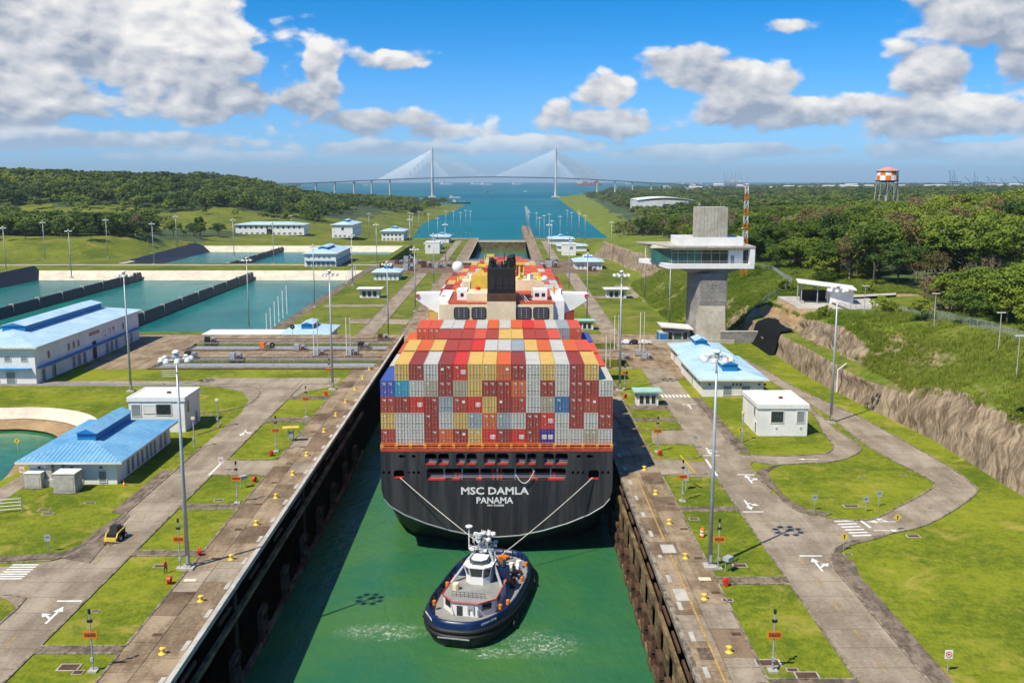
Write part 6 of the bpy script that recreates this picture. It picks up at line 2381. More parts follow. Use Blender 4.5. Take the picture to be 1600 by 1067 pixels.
for i, (u, v, m, nm) in enumerate(((417, 545, 'orange', 'yellow painted service cart on the left gate apron'), (470, 548, 'grey', 'grey winch left of the tall hose posts'), (500, 556, 'grey', 'grey winch at the foot of the nearer hose posts'),
                                   (553, 556, 'galv', 'grey winch at the foot of the farther hose posts'), (570, 545, 'dark', 'dark winch near the left lock wall'), (600, 531, 'rust', 'rusty winch at the left gate corner'),
                                   (330, 536, 'dark', 'dark winch pair left of the shed'), (300, 560, 'dark', 'dark winch at the left end of the nearer recess'), (370, 562, 'galv', 'grey drive unit over the left recess'))):
    p = P(u, v)
    machine(nm, p.x, p.y, 0.05, 1.0, 'service_cart' if m == 'orange' else 'gate_winch', m)
for i, (u, v, lb) in enumerate(((1003, 556, 'steel frame on the right gate apron, farther one'), (977, 562, 'steel frame on the right gate apron by the posts'), (1012, 562, 'steel frame on the right gate apron, nearer one'))):
    p = P(u, v)
    machine(lb, p.x, p.y, .05, .9, 'gate_winch', 'galv')
for (u, v, z, lb) in ((640, 423, ZM, 'winch cluster on the middle gate yard, left'), (608, 420, ZM, 'dark winch at the left end of the middle gate yard'), (668, 418, ZM, 'winch beside the second gate, left'), (865, 418, ZM, 'winch beside the second gate, right'), (845, 420, ZM, 'dark winch near the right bow wall'), (640, 410, ZM, 'winch at the far side of the left middle gate yard')):
    p = P(u, v, z)
    machine(lb, p.x, p.y, z + .05, 2.2, 'gate_winch', r5.choice(['rust', 'galv', 'grey']))
for i in range(14):
    lf = i % 2 == 0
    x, y = (r5.uniform(-88, -40) if lf else r5.uniform(24, 58)), r5.uniform(650, 735)
    if (-62 < x < -51) or (35 < x < 46):
        x -= 10 if lf else -10
    machine('small machine on the middle gate yard ' + ('left' if lf else 'right') + ' of the bow', x, y, ZM + .05, r5.uniform(1.0, 1.9), 'yard_machine', r5.choice(['rust', 'galv', 'grey', 'dark'])).__setitem__('group', 'machines on the middle gate yards ' + ('left' if lf else 'right'))
# posts, railings along the recesses
g = MB()
for y0 in (268.8, 282.2, 297.6, 311.6):
    for z in (.55, 1.1):
        g.tube((-100, y0, z), (XL - 3, y0, z), .05, n=4)
    for k in range(32):
        x = -100 + k * 2.0
        g.tube((x, y0, 0), (x, y0, 1.1), .045, n=4)
o = g.build('recess_railing', M['galv'])
tag(o, 'grey handrails along the two gate recesses on the left apron', 'railing')
g = MB()
for y0 in (284.5, 297.0):
    for z in (.55, 1.1):
        g.tube((21, y0, z), (36, y0, z), .05, n=4)
    for k in range(9):
        g.tube((21 + k * 1.9, y0, 0), (21 + k * 1.9, y0, 1.1), .045, n=4)
tag(g.build('recess_railing', M['galv']), 'grey handrails round the gate recess on the right apron', 'railing')
for (u, v, h, lb) in ((494, 557, 11.5, 'tall hose post pair on the left gate apron, left pair'), (545, 557, 11.5, 'tall hose post pair on the left gate apron, right pair'), (963, 549, 11.0, 'pale post pair at the right lock wall, left pair'), (1003, 549, 12.0, 'pale post pair on the right gate apron, right pair'), (950, 575, 9.0, 'pale post pair close to the ship right quarter')):
    p = P(u, v)
    t = thing('hose_post', lb, 'post', (p.x, p.y, 0.03))
    for s in (-.6, .6):
        MB().tube((s, 0, 0), (s, 0, h), .13, .11, 8).build('post', M['white'], t)
    g = MB()
    for k in range(16):
        z = .6 + k * h / 17
        g.tube((.6, -.2, z), (.6, .2, z + .3), .1, n=5)
    g.build('hose_loop', M['walk'], t)
    MB().b2(-.9, .9, -.5, .5, 0, .3).build('footing', M['walk'], t)
for (u, v, z, lb, k) in ((427, 575, 0, 'black signal disc on a post, nearer one on the left apron', 1.0), (458, 543, 0, 'black signal disc on a post, farther one on the left apron', 1.0)):
    p = P(u, v)
    t = thing('signal_disc', lb, 'signal', (p.x, p.y, 0.03))
    MB().tube((0, 0, 0), (0, 0, 6.0), .08, n=6).build('post', M['galv'], t)
    MB().tube((0, -.1, 6.5), (0, .1, 6.5), .75, n=16).build('disc', M['black'], t)
    MB().tube((0, -.14, 6.5), (0, -.1, 6.5), .2, n=10).build('lens', M['galv'], t)
# mooring posts along the basin edge
for i in range(6):
    p = P(417 + i * 6.3, 516 - i * 6.5, ZM)
    t = thing('basin_post', 'slim white post at the basin edge, one of the nearer row of six', 'post', (p.x, p.y, ZM - 2), 0, 'nearer posts at the basin edge')
    MB().tube((0, 0, 0), (0, 0, 9 + i * .9), .22, .2, 7).build('post', M['white'], t)
    MB().tube((0, 0, 2), (0, 0, 2.4), .4, n=8).build('collar', M['galv'], t)
for i in range(6):
    p = P(541 + i * 2.9, 444 - i * 2.8, ZM)
    t = thing('basin_post', 'slim white post at the far basin corner, one of the farther row of six', 'post', (p.x, p.y, ZM - 2), 0, 'farther posts at the basin edge')
    MB().tube((0, 0, 0), (0, 0, 8.5), .25, .2, 6).build('post', M['white'], t)
    MB().tube((0, 0, 2), (0, 0, 2.4), .4, n=8).build('collar', M['galv'], t)


# ================================================================ LIGHT MASTS
mast_me = MB().tube((0, 0, 0), (0, 0, 29.2), .31, .14, 12).mesh('shaft', M['galv'], True)
g = MB()
for k in range(16):
    a1, a2 = 2 * pi * k / 16, 2 * pi * (k + 1) / 16
    g.tube((1.5 * cos(a1), 1.5 * sin(a1), 28.9), (1.5 * cos(a2), 1.5 * sin(a2), 28.9), .07, n=5)
for k in range(4):
    a = pi / 4 + k * pi / 2
    g.tube((0, 0, 29.1), (1.5 * cos(a), 1.5 * sin(a), 28.9), .06, n=4)
g.tube((0, 0, 28.6), (0, 0, 29.6), .34, n=10)
ring_me = g.mesh('ring', M['galv'])
lamp_me = MB().lathe([(.06, .38), (.26, .34), (.34, .15), (.46, -.1), (.46, -.2), (.05, -.22)], (0, 0, 0), 10).mesh('floodlight', M['fascia'], True)
cap_me = MB().lathe([(.5, 0), (.55, .15), (.25, .4), (.03, .45)], (0, 0, 29.55), 10).mesh('cap', M['white'], True)
foot_me = MB().b2(-.9, .9, -.9, .9, -.1, .35).b2(-.45, .45, -.45, .45, .35, .55).mesh('footing', M['pale'])
door_m = MB().b2(-.16, .16, -.40, -.33, .9, 1.9).mesh('hatch', M['grey'])


def light_mast(p, label, group=None, k=1.0, lamps=8):
    t = thing('light_mast', label, 'light mast', p, 0, group)
    t.scale = (k, k, k)
    for nm, me in (('shaft', mast_me), ('ring', ring_me), ('cap', cap_me), ('footing', foot_me), ('hatch', door_m)):
        link(nm, me, t)
    for i in range(lamps):
        a = 2 * pi * (i + .5) / lamps
        link('floodlight', lamp_me, t, (1.85 * cos(a), 1.85 * sin(a), 28.75), a)
    return t


near = [(294, 888, 0, 'tall light mast at the left quay, nearest of all on the left'), (520, 609, 0, 'tall light mast on the left quay beside the stern containers'), (205, 612, 0, 'tall light mast behind the white cube building on the left'),
        (1109, 886, 0, 'tall light mast on the right quay lawn, casting a flower shaped shadow on the road'), (968, 611, 0, 'tall light mast on the right quay beside the stern containers'), (1298, 661, 0, 'tall light mast beside the right loop road'),
        (390, 518, ZM, 'light mast at the near edge of the big left basin'), (607, 530, ZM, 'light mast behind the left gate corner'), (649, 487, ZM, 'light mast left of the bridge wing of the ship'), (678, 446, ZM, 'light mast left of the funnel on the middle quay'),
        (492, 480, ZM, 'light mast on the basin bank beneath the left kiosk'), (551, 446, ZM, 'light mast at the right corner of the big basin'), (589, 415, ZM, 'light mast on the left middle gate yard'), (641, 400, ZM, 'light mast by the farther basin, right end'),
        (696, 415, ZM, 'light mast close to the bow on the left quay'), (1007, 471, ZM, 'light mast left of the control tower below the grass slope'), (1045, 520, ZM, 'light mast close behind the tower entrance'), (889, 456, ZM, 'light mast right of the funnel on the middle quay'), (917, 505, ZM, 'light mast right of the bridge wing of the ship'),
        (858, 416, ZM, 'light mast close to the bow on the right quay')]
for (u, v, z, lb) in near:
    p = P(u, v, z)
    light_mast(p, lb)
for (u, v) in ((10, 425), (71, 408), (169, 404), (241, 413), (277, 391), (112, 434), (366, 402), (428, 412)):
    p = P(u, v, ZM)
    p.z = z_left(p.x, p.y) if p.y > 735 and p.x < -287 else ZM
    light_mast(p, 'light mast along the road on the far side of the left basins', 'light masts beyond the left basins', lamps=6)
for (u, v) in ((577, 373), (645, 372), (655, 368), (670, 374), (697, 366), (709, 366), (720, 370), (728, 364), (735, 366), (684, 385), (640, 370), (456, 378)):
    light_mast(P(u, v, ZL), 'light mast near the sea end of the locks, left side', 'light masts at the far left quay', lamps=6)
for (u, v) in ((838, 371), (843, 384), (850, 378), (858, 374), (886, 364), (893, 370), (904, 366), (905, 372), (914, 378), (875, 380), (955, 395), (862, 392)):
    light_mast(P(u, v, ZL), 'light mast near the sea end of the locks, right side', 'light masts at the far right quay', lamps=6)
for k in range(6):
    light_mast((XR + 5, 1210 + k * 48, ZL), 'light mast on the narrow mole running out to sea', 'light masts on the mole', lamps=6)
# small lamp posts along the hillside fence and roads
def lamp_post(p, label, h=8.0, group=None):
    t = thing('lamp_post', label, 'lamp post', p, 0, group)
    MB().tube((0, 0, 0), (0, 0, h), .11, .08, 6).build('post', M['pale'], t)
    MB().b2(-.9, .9, -.16, .16, h, h + .14).build('lamp_head', M['white'], t)
    return t


for i, (u, v, Y) in enumerate(((1458, 525, 235), (1561, 536, 205), (1591, 555, 190), (1349, 508, 262), (1292, 492, 285))):
    r = ray(u, v)
    p = r * (Y / r.y)
    lamp_post((p.x, Y, z_right(p.x, Y) - .2), ['fence lamp post left of the dark tree on the right slope', 'fence lamp post near the right edge, left of two', 'fence lamp post nearest the right edge', 'lamp post right of the open shelter', 'lamp post in front of the open shelter'][i], 8.5)
for (u, v, lb) in ((341, 668, 'camera post beside the white cube building, farther one'), (304, 700, 'camera post beside the white cube building, nearer one'), (1160, 690, 'slim post left of the right cube building')):
    p = P(u, v)
    t = thing('camera_post', lb, 'post', (p.x, p.y, 0))
    MB().tube((0, 0, 0), (0, 0, 5.8), .14, .12, 8).build('post', M['galv'], t)
    MB().box((0, 0, 6.0), (.7, .5, .5)).build('camera_head', M['cream'], t)
    MB().box((0, -.3, 2.0), (.4, .25, .6)).build('cabinet', M['grey'], t)

# ================================================================ QUAY FURNITURE
bol = MB().lathe([(.62, 0), (.62, .08), (.34, .16), (.28, .5), (.42, .78), (.38, .92), (.1, .98)], (0, 0, 0), 12)
bol.tube((0, 0, .72), (.55, 0, .9), .16, .12, 8)
bol_me = bol.mesh('post', M['yellow'], True)


def bollard(p, rz, label, group):
    t = thing('mooring_bollard', label, 'bollard', p, rz, group)
    link('post', bol_me, t)
    t.scale = (0.8, 0.8, 0.8)


names = ['nearest', 'second nearest', 'third nearest', 'fourth nearest', 'fifth nearest', 'sixth nearest', 'seventh nearest', 'eighth nearest', 'ninth nearest']
for i, v in enumerate((1021, 939, 874, 820, 778, 742, 712, 675, 650, 629, 609, 592, 578)):
    y = Yv(v)
    bollard((XL - 3.0, y, .07), 0, f'yellow mooring bollard on the left quay, {names[i]} one' if i < 9 else 'yellow mooring bollard on the left quay beside the container stack', 'left quay bollards')
for i, v in enumerate((1020, 937, 873, 819, 773, 735)):
    y = Yv(v)
    bollard((XR + 4.8, y, .07), pi, f'yellow mooring bollard on the right quay, {names[i]} one', 'right quay bollards')
# distance boards on posts
def board(u, v, txt, label):
    p = P(u, v)
    t = thing('distance_board', label, 'sign', (p.x, p.y, 0), 0)
    MB().tube((0, 0, 0), (0, 0, 6.6), .1, .08, 8).build('post', M['galv'], t)
    s = MB().box((0, -.16, 4.2), (1.5, .06, .75)).build('sign_plate', M['orange'], t)
    me = text_mesh(txt, .62, M['dark'], .01, .01)
    for q_ in me.vertices:
        x, y, z = q_.co
        q_.co = (x, -.205 - z, y + 4.2)
    link('numerals', me, s)
    MB().b2(-.5, .5, -.5, .5, 0, .2).build('footing', M['pale'], t)
    MB().box((0, -.1, 1.4), (.32, .3, .4)).build('junction_box', M['grey'], t)
    MB().lathe([(.1, 0), (.16, .1), (.16, .5), (.05, .6)], (0, 0, 6.5), 8).build('beacon', M['dark'], t)
    MB().box((.0, 0, 5.7), (.55, .2, .3)).build('camera', M['dark'], t)


for (u, v, tx, lb) in ((146, 1048, '0600', 'orange distance board 0600 at the left quay'), (282, 888, '0500', 'orange distance board 0500 beside the near left mast'), (371, 786, '0400', 'orange distance board on the left lawn strip, third from the camera'), (432, 705, '0300', 'orange distance board on the left lawn strip by the yellow roofed stand'), (479, 652, '0200', 'orange distance board on the left lawn strip near the stern'), (515, 603, '0100', 'orange distance board beside the left mast at the stern'),
                        (1207, 1048, '0600', 'orange distance board 0600 at the right quay'), (1122, 888, '0500', 'orange distance board beside the right mast'), (1066, 783, '0400', 'orange distance board right of the ship, below the yellow frame'), (1027, 706, '0300', 'orange distance board right of the stack, above a red reel'), (976, 608, '0200', 'orange distance board beside the mast right of the stack')):
    board(u, v, tx, lb)
# red hose reels
for i, (u, v, lb) in enumerate(((265, 912, 'red hose reel on the left quay lawn edge'), (312, 868, 'small red marker post by the left mast'), (424, 712, 'red hose reel below the yellow roofed stand'), (509, 618, 'red hose reel near the stern on the left quay'), (1134, 915, 'red hose reel on the right quay lawn edge'), (1031, 712, 'red hose reel at the lawn corner right of the stern'), (977, 622, 'orange red reel beside the right stern mast'), (398, 753, 'red reel at the lawn corner by the left opening'))):
    p = P(u, v)
    t = thing('hose_reel', lb, 'hose reel', (p.x, p.y, 0.05), .4 * i)
    t.scale = (.72, .72, .72)
    MB().tube((-.3, 0, .8), (.3, 0, .8), .6, n=14).build('drum', M['red'], t)
    MB().b2(-.45, .45, -.3, .3, 0, .2).b2(-.42, -.34, -.1, .1, .2, .9).b2(.34, .42, -.1, .1, .2, .9).build('stand', M['red'], t)
    MB().tube((-.36, 0, .8), (.36, 0, .8), .2, n=8).build('hub', M['rust'], t)
# yellow-roofed stand and ladder frame
p = P(455, 690)
t = thing('valve_stand', 'yellow roofed instrument stand on the left lawn strip', 'stand', (p.x, p.y, 0), .2)
MB().b2(-1.6, 1.6, -.8, .8, 2.9, 3.05).build('roof', M['yellow'], t)
for x in (-.5, .5):
    MB().tube((x, 0, 0), (x, 0, 2.9), .09, n=6).build('post', M['galv'], t)
MB().box((0, -.1, 1.5), (.9, .5, 1.2)).build('cabinet', M['grey'], t)
p = P(1072, 765)
t = thing('valve_stand', 'yellow ladder like frame on a stand right of the hull', 'stand', (p.x, p.y, 0), -.3)
MB().tube((0, 0, 0), (0, 0, 4.0), .12, n=6).build('post', M['galv'], t)
g = MB()
for s in (-.22, .22):
    g.tube((-1.1, s, 5.9), (1.3, s, 3.2), .09, n=5)
for k in range(7):
    f = k / 6
    g.tube((-1.1 + 2.4 * f, -.22, 5.9 - 2.7 * f), (-1.1 + 2.4 * f, .22, 5.9 - 2.7 * f), .06, n=4)
g.build('ladder', M['yellow'], t)
MB().box((0, .1, 2.3), (.8, .5, 1.3)).build('cabinet', M['grey'], t)
for (u, v, lb) in ((380, 762, 'grey valve stand on the left lawn by the orange board'), (1345, 905 - 20, 'grey valve stand on the right lawn')):
    if u > 1000:
        u, v = 1137, 893
    p = P(u, v)
    t = thing('instrument_stand', lb, 'stand', (p.x, p.y, 0), .5)
    for s in (-.5, .5):
        MB().tube((s, 0, 0), (s * .6, 0, 1.9), .06, n=5).build('leg', M['galv'], t)
    MB().box((0, 0, 1.9), (1.3, .9, .5), .3).build('housing', M['grey'], t)
# lawn rack at left edge, benches etc.
for (u, v, lb, w) in ((17, 800, 'pipe rack on the lawn at the left edge', 3.2), (266, 591, 'pale railing on the lawn before the gate apron', 4.0)):
    p = P(u, v)
    t = thing('pipe_rack', lb, 'rack', (p.x, p.y, 0), .25)
    for s in (-1, 1):
        MB().tube((s * w / 2, 0, 0), (s * w / 2, 0, 2.3), .08, n=5).build('post', M['galv'], t)
    for k in range(4):
        MB().tube((-w / 2, 0, .5 + .55 * k), (w / 2, 0, .5 + .55 * k), .06, n=5).build('rail', M['white'], t)
# traffic drum, cones
p = P(1097, 838)
t = thing('traffic_drum', 'orange and white striped traffic drum on the right lawn', 'traffic drum', (p.x, p.y, 0))
for k in range(5):
    MB().lathe([(.36 - k * .015, .24 * k), (.36 - (k + 1) * .015, .24 * (k + 1) - .01)], (0, 0, .06), 14).build('band', M['orange'] if k % 2 == 0 else M['marking'], t)
MB().lathe([(.46, 0), (.46, .06)], (0, 0, 0), 12).build('base', M['rubber'], t)
for (u, v, lb) in ((194, 759, 'orange cone beside the low blue roofed building'), (313, 863, 'orange cone on the left quay kerb')):
    p = P(u, v)
    t = thing('traffic_cone', lb, 'cone', (p.x, p.y, .02))
    MB().lathe([(.24, .05), (.17, .35), (.1, .7), (.04, .9)], (0, 0, 0), 10).build('cone', M['orange'], t)
    MB().b2(-.32, .32, -.32, .32, 0, .05).build('base', M['orange'], t)
    MB().lathe([(.178, .36), (.135, .54)], (0, 0, 0), 10).build('band', M['marking'], t)
# road signs
def sign(u, v, label, shape='diamond', m='yellow', h=2.1, rz=0.0):
    p = P(u, v)
    t = thing('road_sign', label, 'sign', (p.x, p.y, 0), rz)
    MB().tube((0, 0, 0), (0, 0, h + .4), .045, n=6).build('post', M['galv'], t)
    g = MB()
    if shape == 'diamond':
        g.add([(-.62, -.07, h), (0, -.07, h - .62), (.62, -.07, h), (0, -.07, h + .62), (-.62, -.04, h), (0, -.04, h - .62), (.62, -.04, h), (0, -.04, h + .62)], [(0, 1, 2, 3), (7, 6, 5, 4), (0, 4, 5, 1), (1, 5, 6, 2), (2, 6, 7, 3), (3, 7, 4, 0)])
    else:
        g.box((0, -.055, h), (.85, .03, 1.0))
    pl = g.build('sign_plate', M[m], t)
    s = MB()
    if shape == 'diamond':
        s.lathe([(.1, -.1), (.1, .1)], (0, 0, 0), 8)
        s.v = [(x, -.085 + y * .02, h + .2 + z) for x, y, z in s.v]
        s.box((0, -.085, h - .1), (.13, .02, .42))
    elif m == 'white':
        for k in range(14):
            a1, a2 = 2 * pi * k / 14, 2 * pi * (k + 1) / 14
            s.tube((.3 * cos(a1), -.085, h + .3 * sin(a1)), (.3 * cos(a2), -.085, h + .3 * sin(a2)), .035, n=4)
        s.box((0, -.085, h), (.3, .02, .16))
    else:
        s.box((0, -.085, h + .1), (.5, .02, .1))
    s.build('symbol', M['dark'] if m != 'white' else M['red'], t)


for (u, v, lb, sh_, m) in ((28, 705, 'yellow diamond warning sign by the small left pond', 'diamond', 'yellow'), (1318, 860, 'yellow diamond pedestrian sign at the right crossing corner', 'diamond', 'yellow'), (1401, 829, 'yellow diamond sign on a post beyond the crossing', 'diamond', 'yellow'), (1156, 687, 'yellow diamond sign left of the right cube building', 'diamond', 'yellow'),
                            (1480, 1050, 'white speed limit sign on the big right lawn', 'square', 'white'), (1272, 797, 'dark sign seen on the loop lawn, left one', 'square', 'grey'), (1352, 800, 'grey sign on the loop lawn, middle one', 'square', 'grey'), (1373, 791, 'grey sign on the loop lawn, right one', 'square', 'grey'), (76, 862, 'small pale sign on the left lawn', 'square', 'grey'), (346, 736, 'small white sign by the left opening', 'square', 'white'), (36, 752, 'small white sign beside the left yard', 'square', 'white'), (1086, 700, 'grey sign at the lawn corner by the right road', 'square', 'grey')):
    sign(u, v, lb, sh_, m)
# manholes and drain grates
hole_sets = [((1200, 1036), 2.4, 1.3), ((1238, 1047), 1.1, .7), ((1261, 1056), 2.2, 1.4), ((108, 1043), 2.0, 1.3), ((122, 1051), 1.0, .8), ((250, 885), 1.5, .9), ((149, 955), .9, .5), ((342, 782), 1.4, .9), ((1427, 838), 1.7, 1.0), ((1325, 866), 1.0, .5), ((1156, 884), 1.7, 1.1), ((1084, 811), 1.3, .9), ((1342, 687), 1.3, .8), ((1330, 791), 2.2, 1.0), ((1453, 794), .8, .5), ((1490, 756), .8, .5), ((270, 775), .9, .6), ((69, 797), 1.6, .8), ((75, 803), 1.6, .8), ((141, 786), 1.6, .8), ((1137, 938), 1.2, .7), ((1107, 880), .8, .5), ((1094, 748), .9, .5), ((1103, 740), .9, .5), ((1072, 640), .8, .5), ((1412, 742), .9, .6), ((1347, 745), 1.0, .5)]
gm = MB().b2(-.5, .5, -.5, .5, 0, .04).mesh('grate', M['rust'])
rim = MB()
for (a, b, c, d) in ((-.58, .58, -.6, -.5), (-.58, .58, .5, .6), (-.58, -.5, -.5, .5), (.5, .58, -.5, .5)):
    rim.b2(a, b, c, d, 0, .06)
rim = rim.mesh('rim', M['pale'])
for (uv, w, d_) in hole_sets:
    p = P(*uv)
    t = thing('drain_cover', 'rusty drain cover let into the ground, one of many in lawns and roads', 'drain cover', (p.x, p.y, .04), 0, 'drain covers in lawns and roads')
    t.scale = (w, d_, 1)
    link('grate', gm, t)
    link('rim', rim, t)
# small hatches along the quay
for k in range(11):
    y = 92 + k * 11.5
    for (x, lbs) in ((XR + 6.6, 'dark hatch plate let into the right quay beside the bollards'), (XL - 5.2, 'dark hatch plate let into the left quay')):
        o = link('hatch_plate', MB().b2(-.55, .55, -.35, .35, 0, .012).mesh('hatch_plate', M['rust']), None, (x, y + 3, .092))
        tag(o, lbs, 'hatch', 'hatch plates on the right quay' if x > 0 else 'hatch plates on the left quay')
for (u, v, w, d_, m) in ((1036, 857, 4.2, 5.0, 'quay2'), (1044, 858, 1.9, 3.2, 'pale'), (1064, 930, 1.6, 3.6, 'pale'), (1102, 1022, 1.5, 2.8, 'walk'), (1101, 905, 1.6, 1.0, 'cream'), (297, 907, 1.6, .8, 'cream')):
    p = P(u, v)
    setting(link('paving_patch', MB().b2(-w / 2, w / 2, -d_ / 2, d_ / 2, 0, .012).mesh('paving_patch', M[m]), None, (p.x, p.y, .092 if m != 'pale' else .108)))

# ================================================================ VEHICLES
def wheel(parent, x, y, r, w):
    a = link('wheel', MB().tube((-w / 2, 0, 0), (w / 2, 0, 0), r, n=16).mesh('wheel', M['rubber']), parent, (x, y, r))
    link('rim', MB().tube((-w / 2 - .02, 0, 0), (w / 2 + .02, 0, 0), r * .55, n=12).mesh('rim', M['galv']), a)


p = P(181, 843)
t = thing('skid_steer_loader', 'yellow and black skid steer loader with forks on the left road', 'loader', (p.x, p.y, .03), -.12)
MB().b2(-.75, .75, -1.0, 1.5, .45, 1.15).build('body', M['dark'], t)
cb = MB().add([(-.6, -.7, 1.15), (.6, -.7, 1.15), (.6, .8, 1.15), (-.6, .8, 1.15), (-.55, -.45, 2.15), (.55, -.45, 2.15), (.55, .7, 2.15), (-.55, .7, 2.15)], [(0, 1, 5, 4), (1, 2, 6, 5), (2, 3, 7, 6), (3, 0, 4, 7), (4, 5, 6, 7)])
cb.build('cab', M['dark'], t)
MB().b2(-.7, .7, .8, 1.6, 1.15, 1.6).build('engine_hood', M['dark'], t)
for s in (-.98, .98):
    for y in (-.6, .75):
        wheel(t, s, y, .48, .38)
g = MB()
for s in (-.85, .85):
    g.tube((s, 1.3, 1.6), (s, -.9, 1.3), .11, n=6)
    g.tube((s, -.9, 1.3), (s, -1.5, .45), .11, n=6)
g.b2(-.9, .9, -1.6, -1.45, .25, .85)
g.build('lift_arms', M['yellow'], t)
for s in (-.4, .4):
    MB().b2(s - .07, s + .07, -2.7, -1.6, .2, .28).build('fork', M['rust'], t)


def car(u, v, colour, label, rz=pi / 2):
    p = P(u, v)
    t = thing('parked_car', label, 'car', (p.x, p.y, .05), rz)
    g = MB()
    prof = [(-2.15, .35), (-2.2, .75), (-1.6, .95), (-.9, 1.02), (-.35, 1.45), (.9, 1.48), (1.55, 1.05), (2.15, .95), (2.2, .45), (2.1, .3)]
    n = len(prof)
    for s, k in ((-.86, 1), (.86, 1)):
        g.v += [(s * (1 if z < 1.1 else .82), y, z) for y, z in prof]
    g.f = [tuple(range(n - 1, -1, -1)), tuple(range(n, 2 * n))] + [(i, (i + 1) % n, n + (i + 1) % n, n + i) for i in range(n)]
    g.m = [0] * len(g.f)
    g.build('body', colour, t)
    w = MB()
    for s in (-1, 1):
        w.add([(s * .80, -.75, 1.06), (s * .73, -.32, 1.40), (s * .73, .85, 1.42), (s * .8, 1.35, 1.06)], [(0, 1, 2, 3)])
    w.add([(-.72, -.88, 1.06), (.72, -.88, 1.06), (.66, -.42, 1.42), (-.66, -.42, 1.42)], [(0, 1, 2, 3)])
    w.add([(-.66, .98, 1.44), (.66, .98, 1.44), (.72, 1.48, 1.12), (-.72, 1.48, 1.12)], [(0, 1, 2, 3)])
    w.build('window', M['glass'], t)
    for s in (-.78, .78):
        for y in (-1.35, 1.35):
            wheel(t, s, y, .33, .22)
        MB().b2(s - .2, s + .2, -2.24, -2.18, .62, .78).build('headlight', M['white'], t)


car(979, 538, M['white'], 'white car parked left of two others near the right gate apron')
car(993, 538, M['dark'], 'black car parked between two white ones near the right gate apron')
car(1007, 538, M['fascia'], 'white car parked at the right of three near the gate apron')
# worker on the left lawn
person('person', 'worker in red shirt bending over on the left lawn by the quay kerb', P(259, 895) + Vector((0, 0, .02)), 1.2, M['red'], .5)

# ================================================================ FENCES
def fence(pts, label, h=2.4, step=3.0):
    """mesh fence: posts and wires following the ground"""
    t = thing('wire_fence', label, 'fence', pts[0])
    o = Vector(pts[0])
    g = MB()
    post = MB().tube((0, 0, -.3), (0, 0, h), .07, n=5).mesh('post', M['galv'])
    k = 0
    for a, b in zip(pts, pts[1:]):
        a, b = Vector(a) - o, Vector(b) - o
        n = max(1, int((b - a).length / step))
        for i in range(n):
            c = a.lerp(b, i / n)
            link('post', post, t, c)
        for j in range(7):
            z = Vector((0, 0, h * (j + .5) / 7))
            g.tube(a + z, b + z, .028, n=3, caps=False)
        m = int((b - a).length / .55)
        for i in range(m):
            c = a.lerp(b, i / m)
            g.tube(c, c + Vector((0, 0, h)), .018, n=3, caps=False)
    w = g.build('wire_mesh', M['galv'], t)
    return t


def ground_line(uv):
    out = []
    for (x, y) in uv:
        out.append((x, y, z_right(x, y)))
    return out


fence(ground_line([(101, 297), (103, 280), (104.5, 262), (107, 240), (108, 220), (108.5, 200), (108.5, 180), (108, 165)]), 'grey wire fence along the crest of the right grass slope')
fence(ground_line([(112, 400), (116, 430), (114, 460), (112, 500), (110, 540)]), 'grey wire fence on the slope behind the control tower')
fence(ground_line([(84, 338), (92, 346), (102, 360), (110, 380), (112, 400)]), 'grey wire fence descending behind the tower towards the terrace')
# guard rail of the left cross road
t = thing('guard_rail', 'low pale guard rail along the left cross road above the pond', 'guard rail', (-160, yc - 2.2, 0))
MB().b2(-120, 82, -.06, .06, .5, .8).build('rail', M['galv'], t)
me = MB().tube((0, 0, 0), (0, 0, .8), .08, n=5).mesh('post', M['galv'])
for k in range(40):
    link('post', me, t, (-118 + k * 5, .1, 0))
# pale pipe bend on the rock
pp = [Vector((80.6, 236, z)) for z in (0.2, 5.8)] + [Vector((84, 240, 6.6))]
tag(MB().path(pp, .16, 8).build('drain_pipe', M['white']), 'white drain pipe bent over the rock ledge at right', 'pipe')


# ================================================================ VEGETATION
def crown_mesh(name, seed, rx, rz, n_clump, n_leaf, leaf, m, flat=0.55, airy=1.0):
    """crown of many small leaf faces gathered in clumps along the limbs' ends"""
    r = random.Random(seed)
    mb = MB()
    for c in range(n_clump):
        a = r.random() * 2 * pi
        h = r.random()
        rad = rx * sqrt(r.random()) * (0.98 - 0.35 * h)
        cx, cy = rad * cos(a), rad * sin(a)
        dome = sqrt(max(0.0, 1 - (rad / rx) ** 2))
        cz = rz * (0.25 + 0.75 * h * (0.35 + 0.65 * dome)) + r.uniform(-.4, .4)
        cr = rx * r.uniform(0.17, 0.32)
        for k in range(n_leaf):
            # points on the outer shell of the clump, flattened
            d = Vector((r.gauss(0, 1), r.gauss(0, 1), r.gauss(0.25, 1))).normalized()
            q_ = d * cr * (r.random() ** 0.35)
            p = Vector((cx + q_.x * airy, cy + q_.y * airy, cz + q_.z * flat))
            n_ = (d + Vector((r.gauss(0, .5), r.gauss(0, .5), .6 + r.gauss(0, .4)))).normalized()
            e = n_.orthogonal().normalized()
            f_ = n_.cross(e)
            w = r.random() * pi
            s = leaf * r.uniform(.6, 1.4)
            u_ = (e * cos(w) + f_ * sin(w)) * s
            v_ = (f_ * cos(w) - e * sin(w)) * s * .62
            mb.v += [tuple(p - u_), tuple(p + v_), tuple(p + u_ + n_ * s * .2), tuple(p - v_)]
            b_ = len(mb.v) - 4
            mb.f.append((b_, b_ + 1, b_ + 2, b_ + 3))
            mb.m.append(0)
    return mb.mesh(name, m)


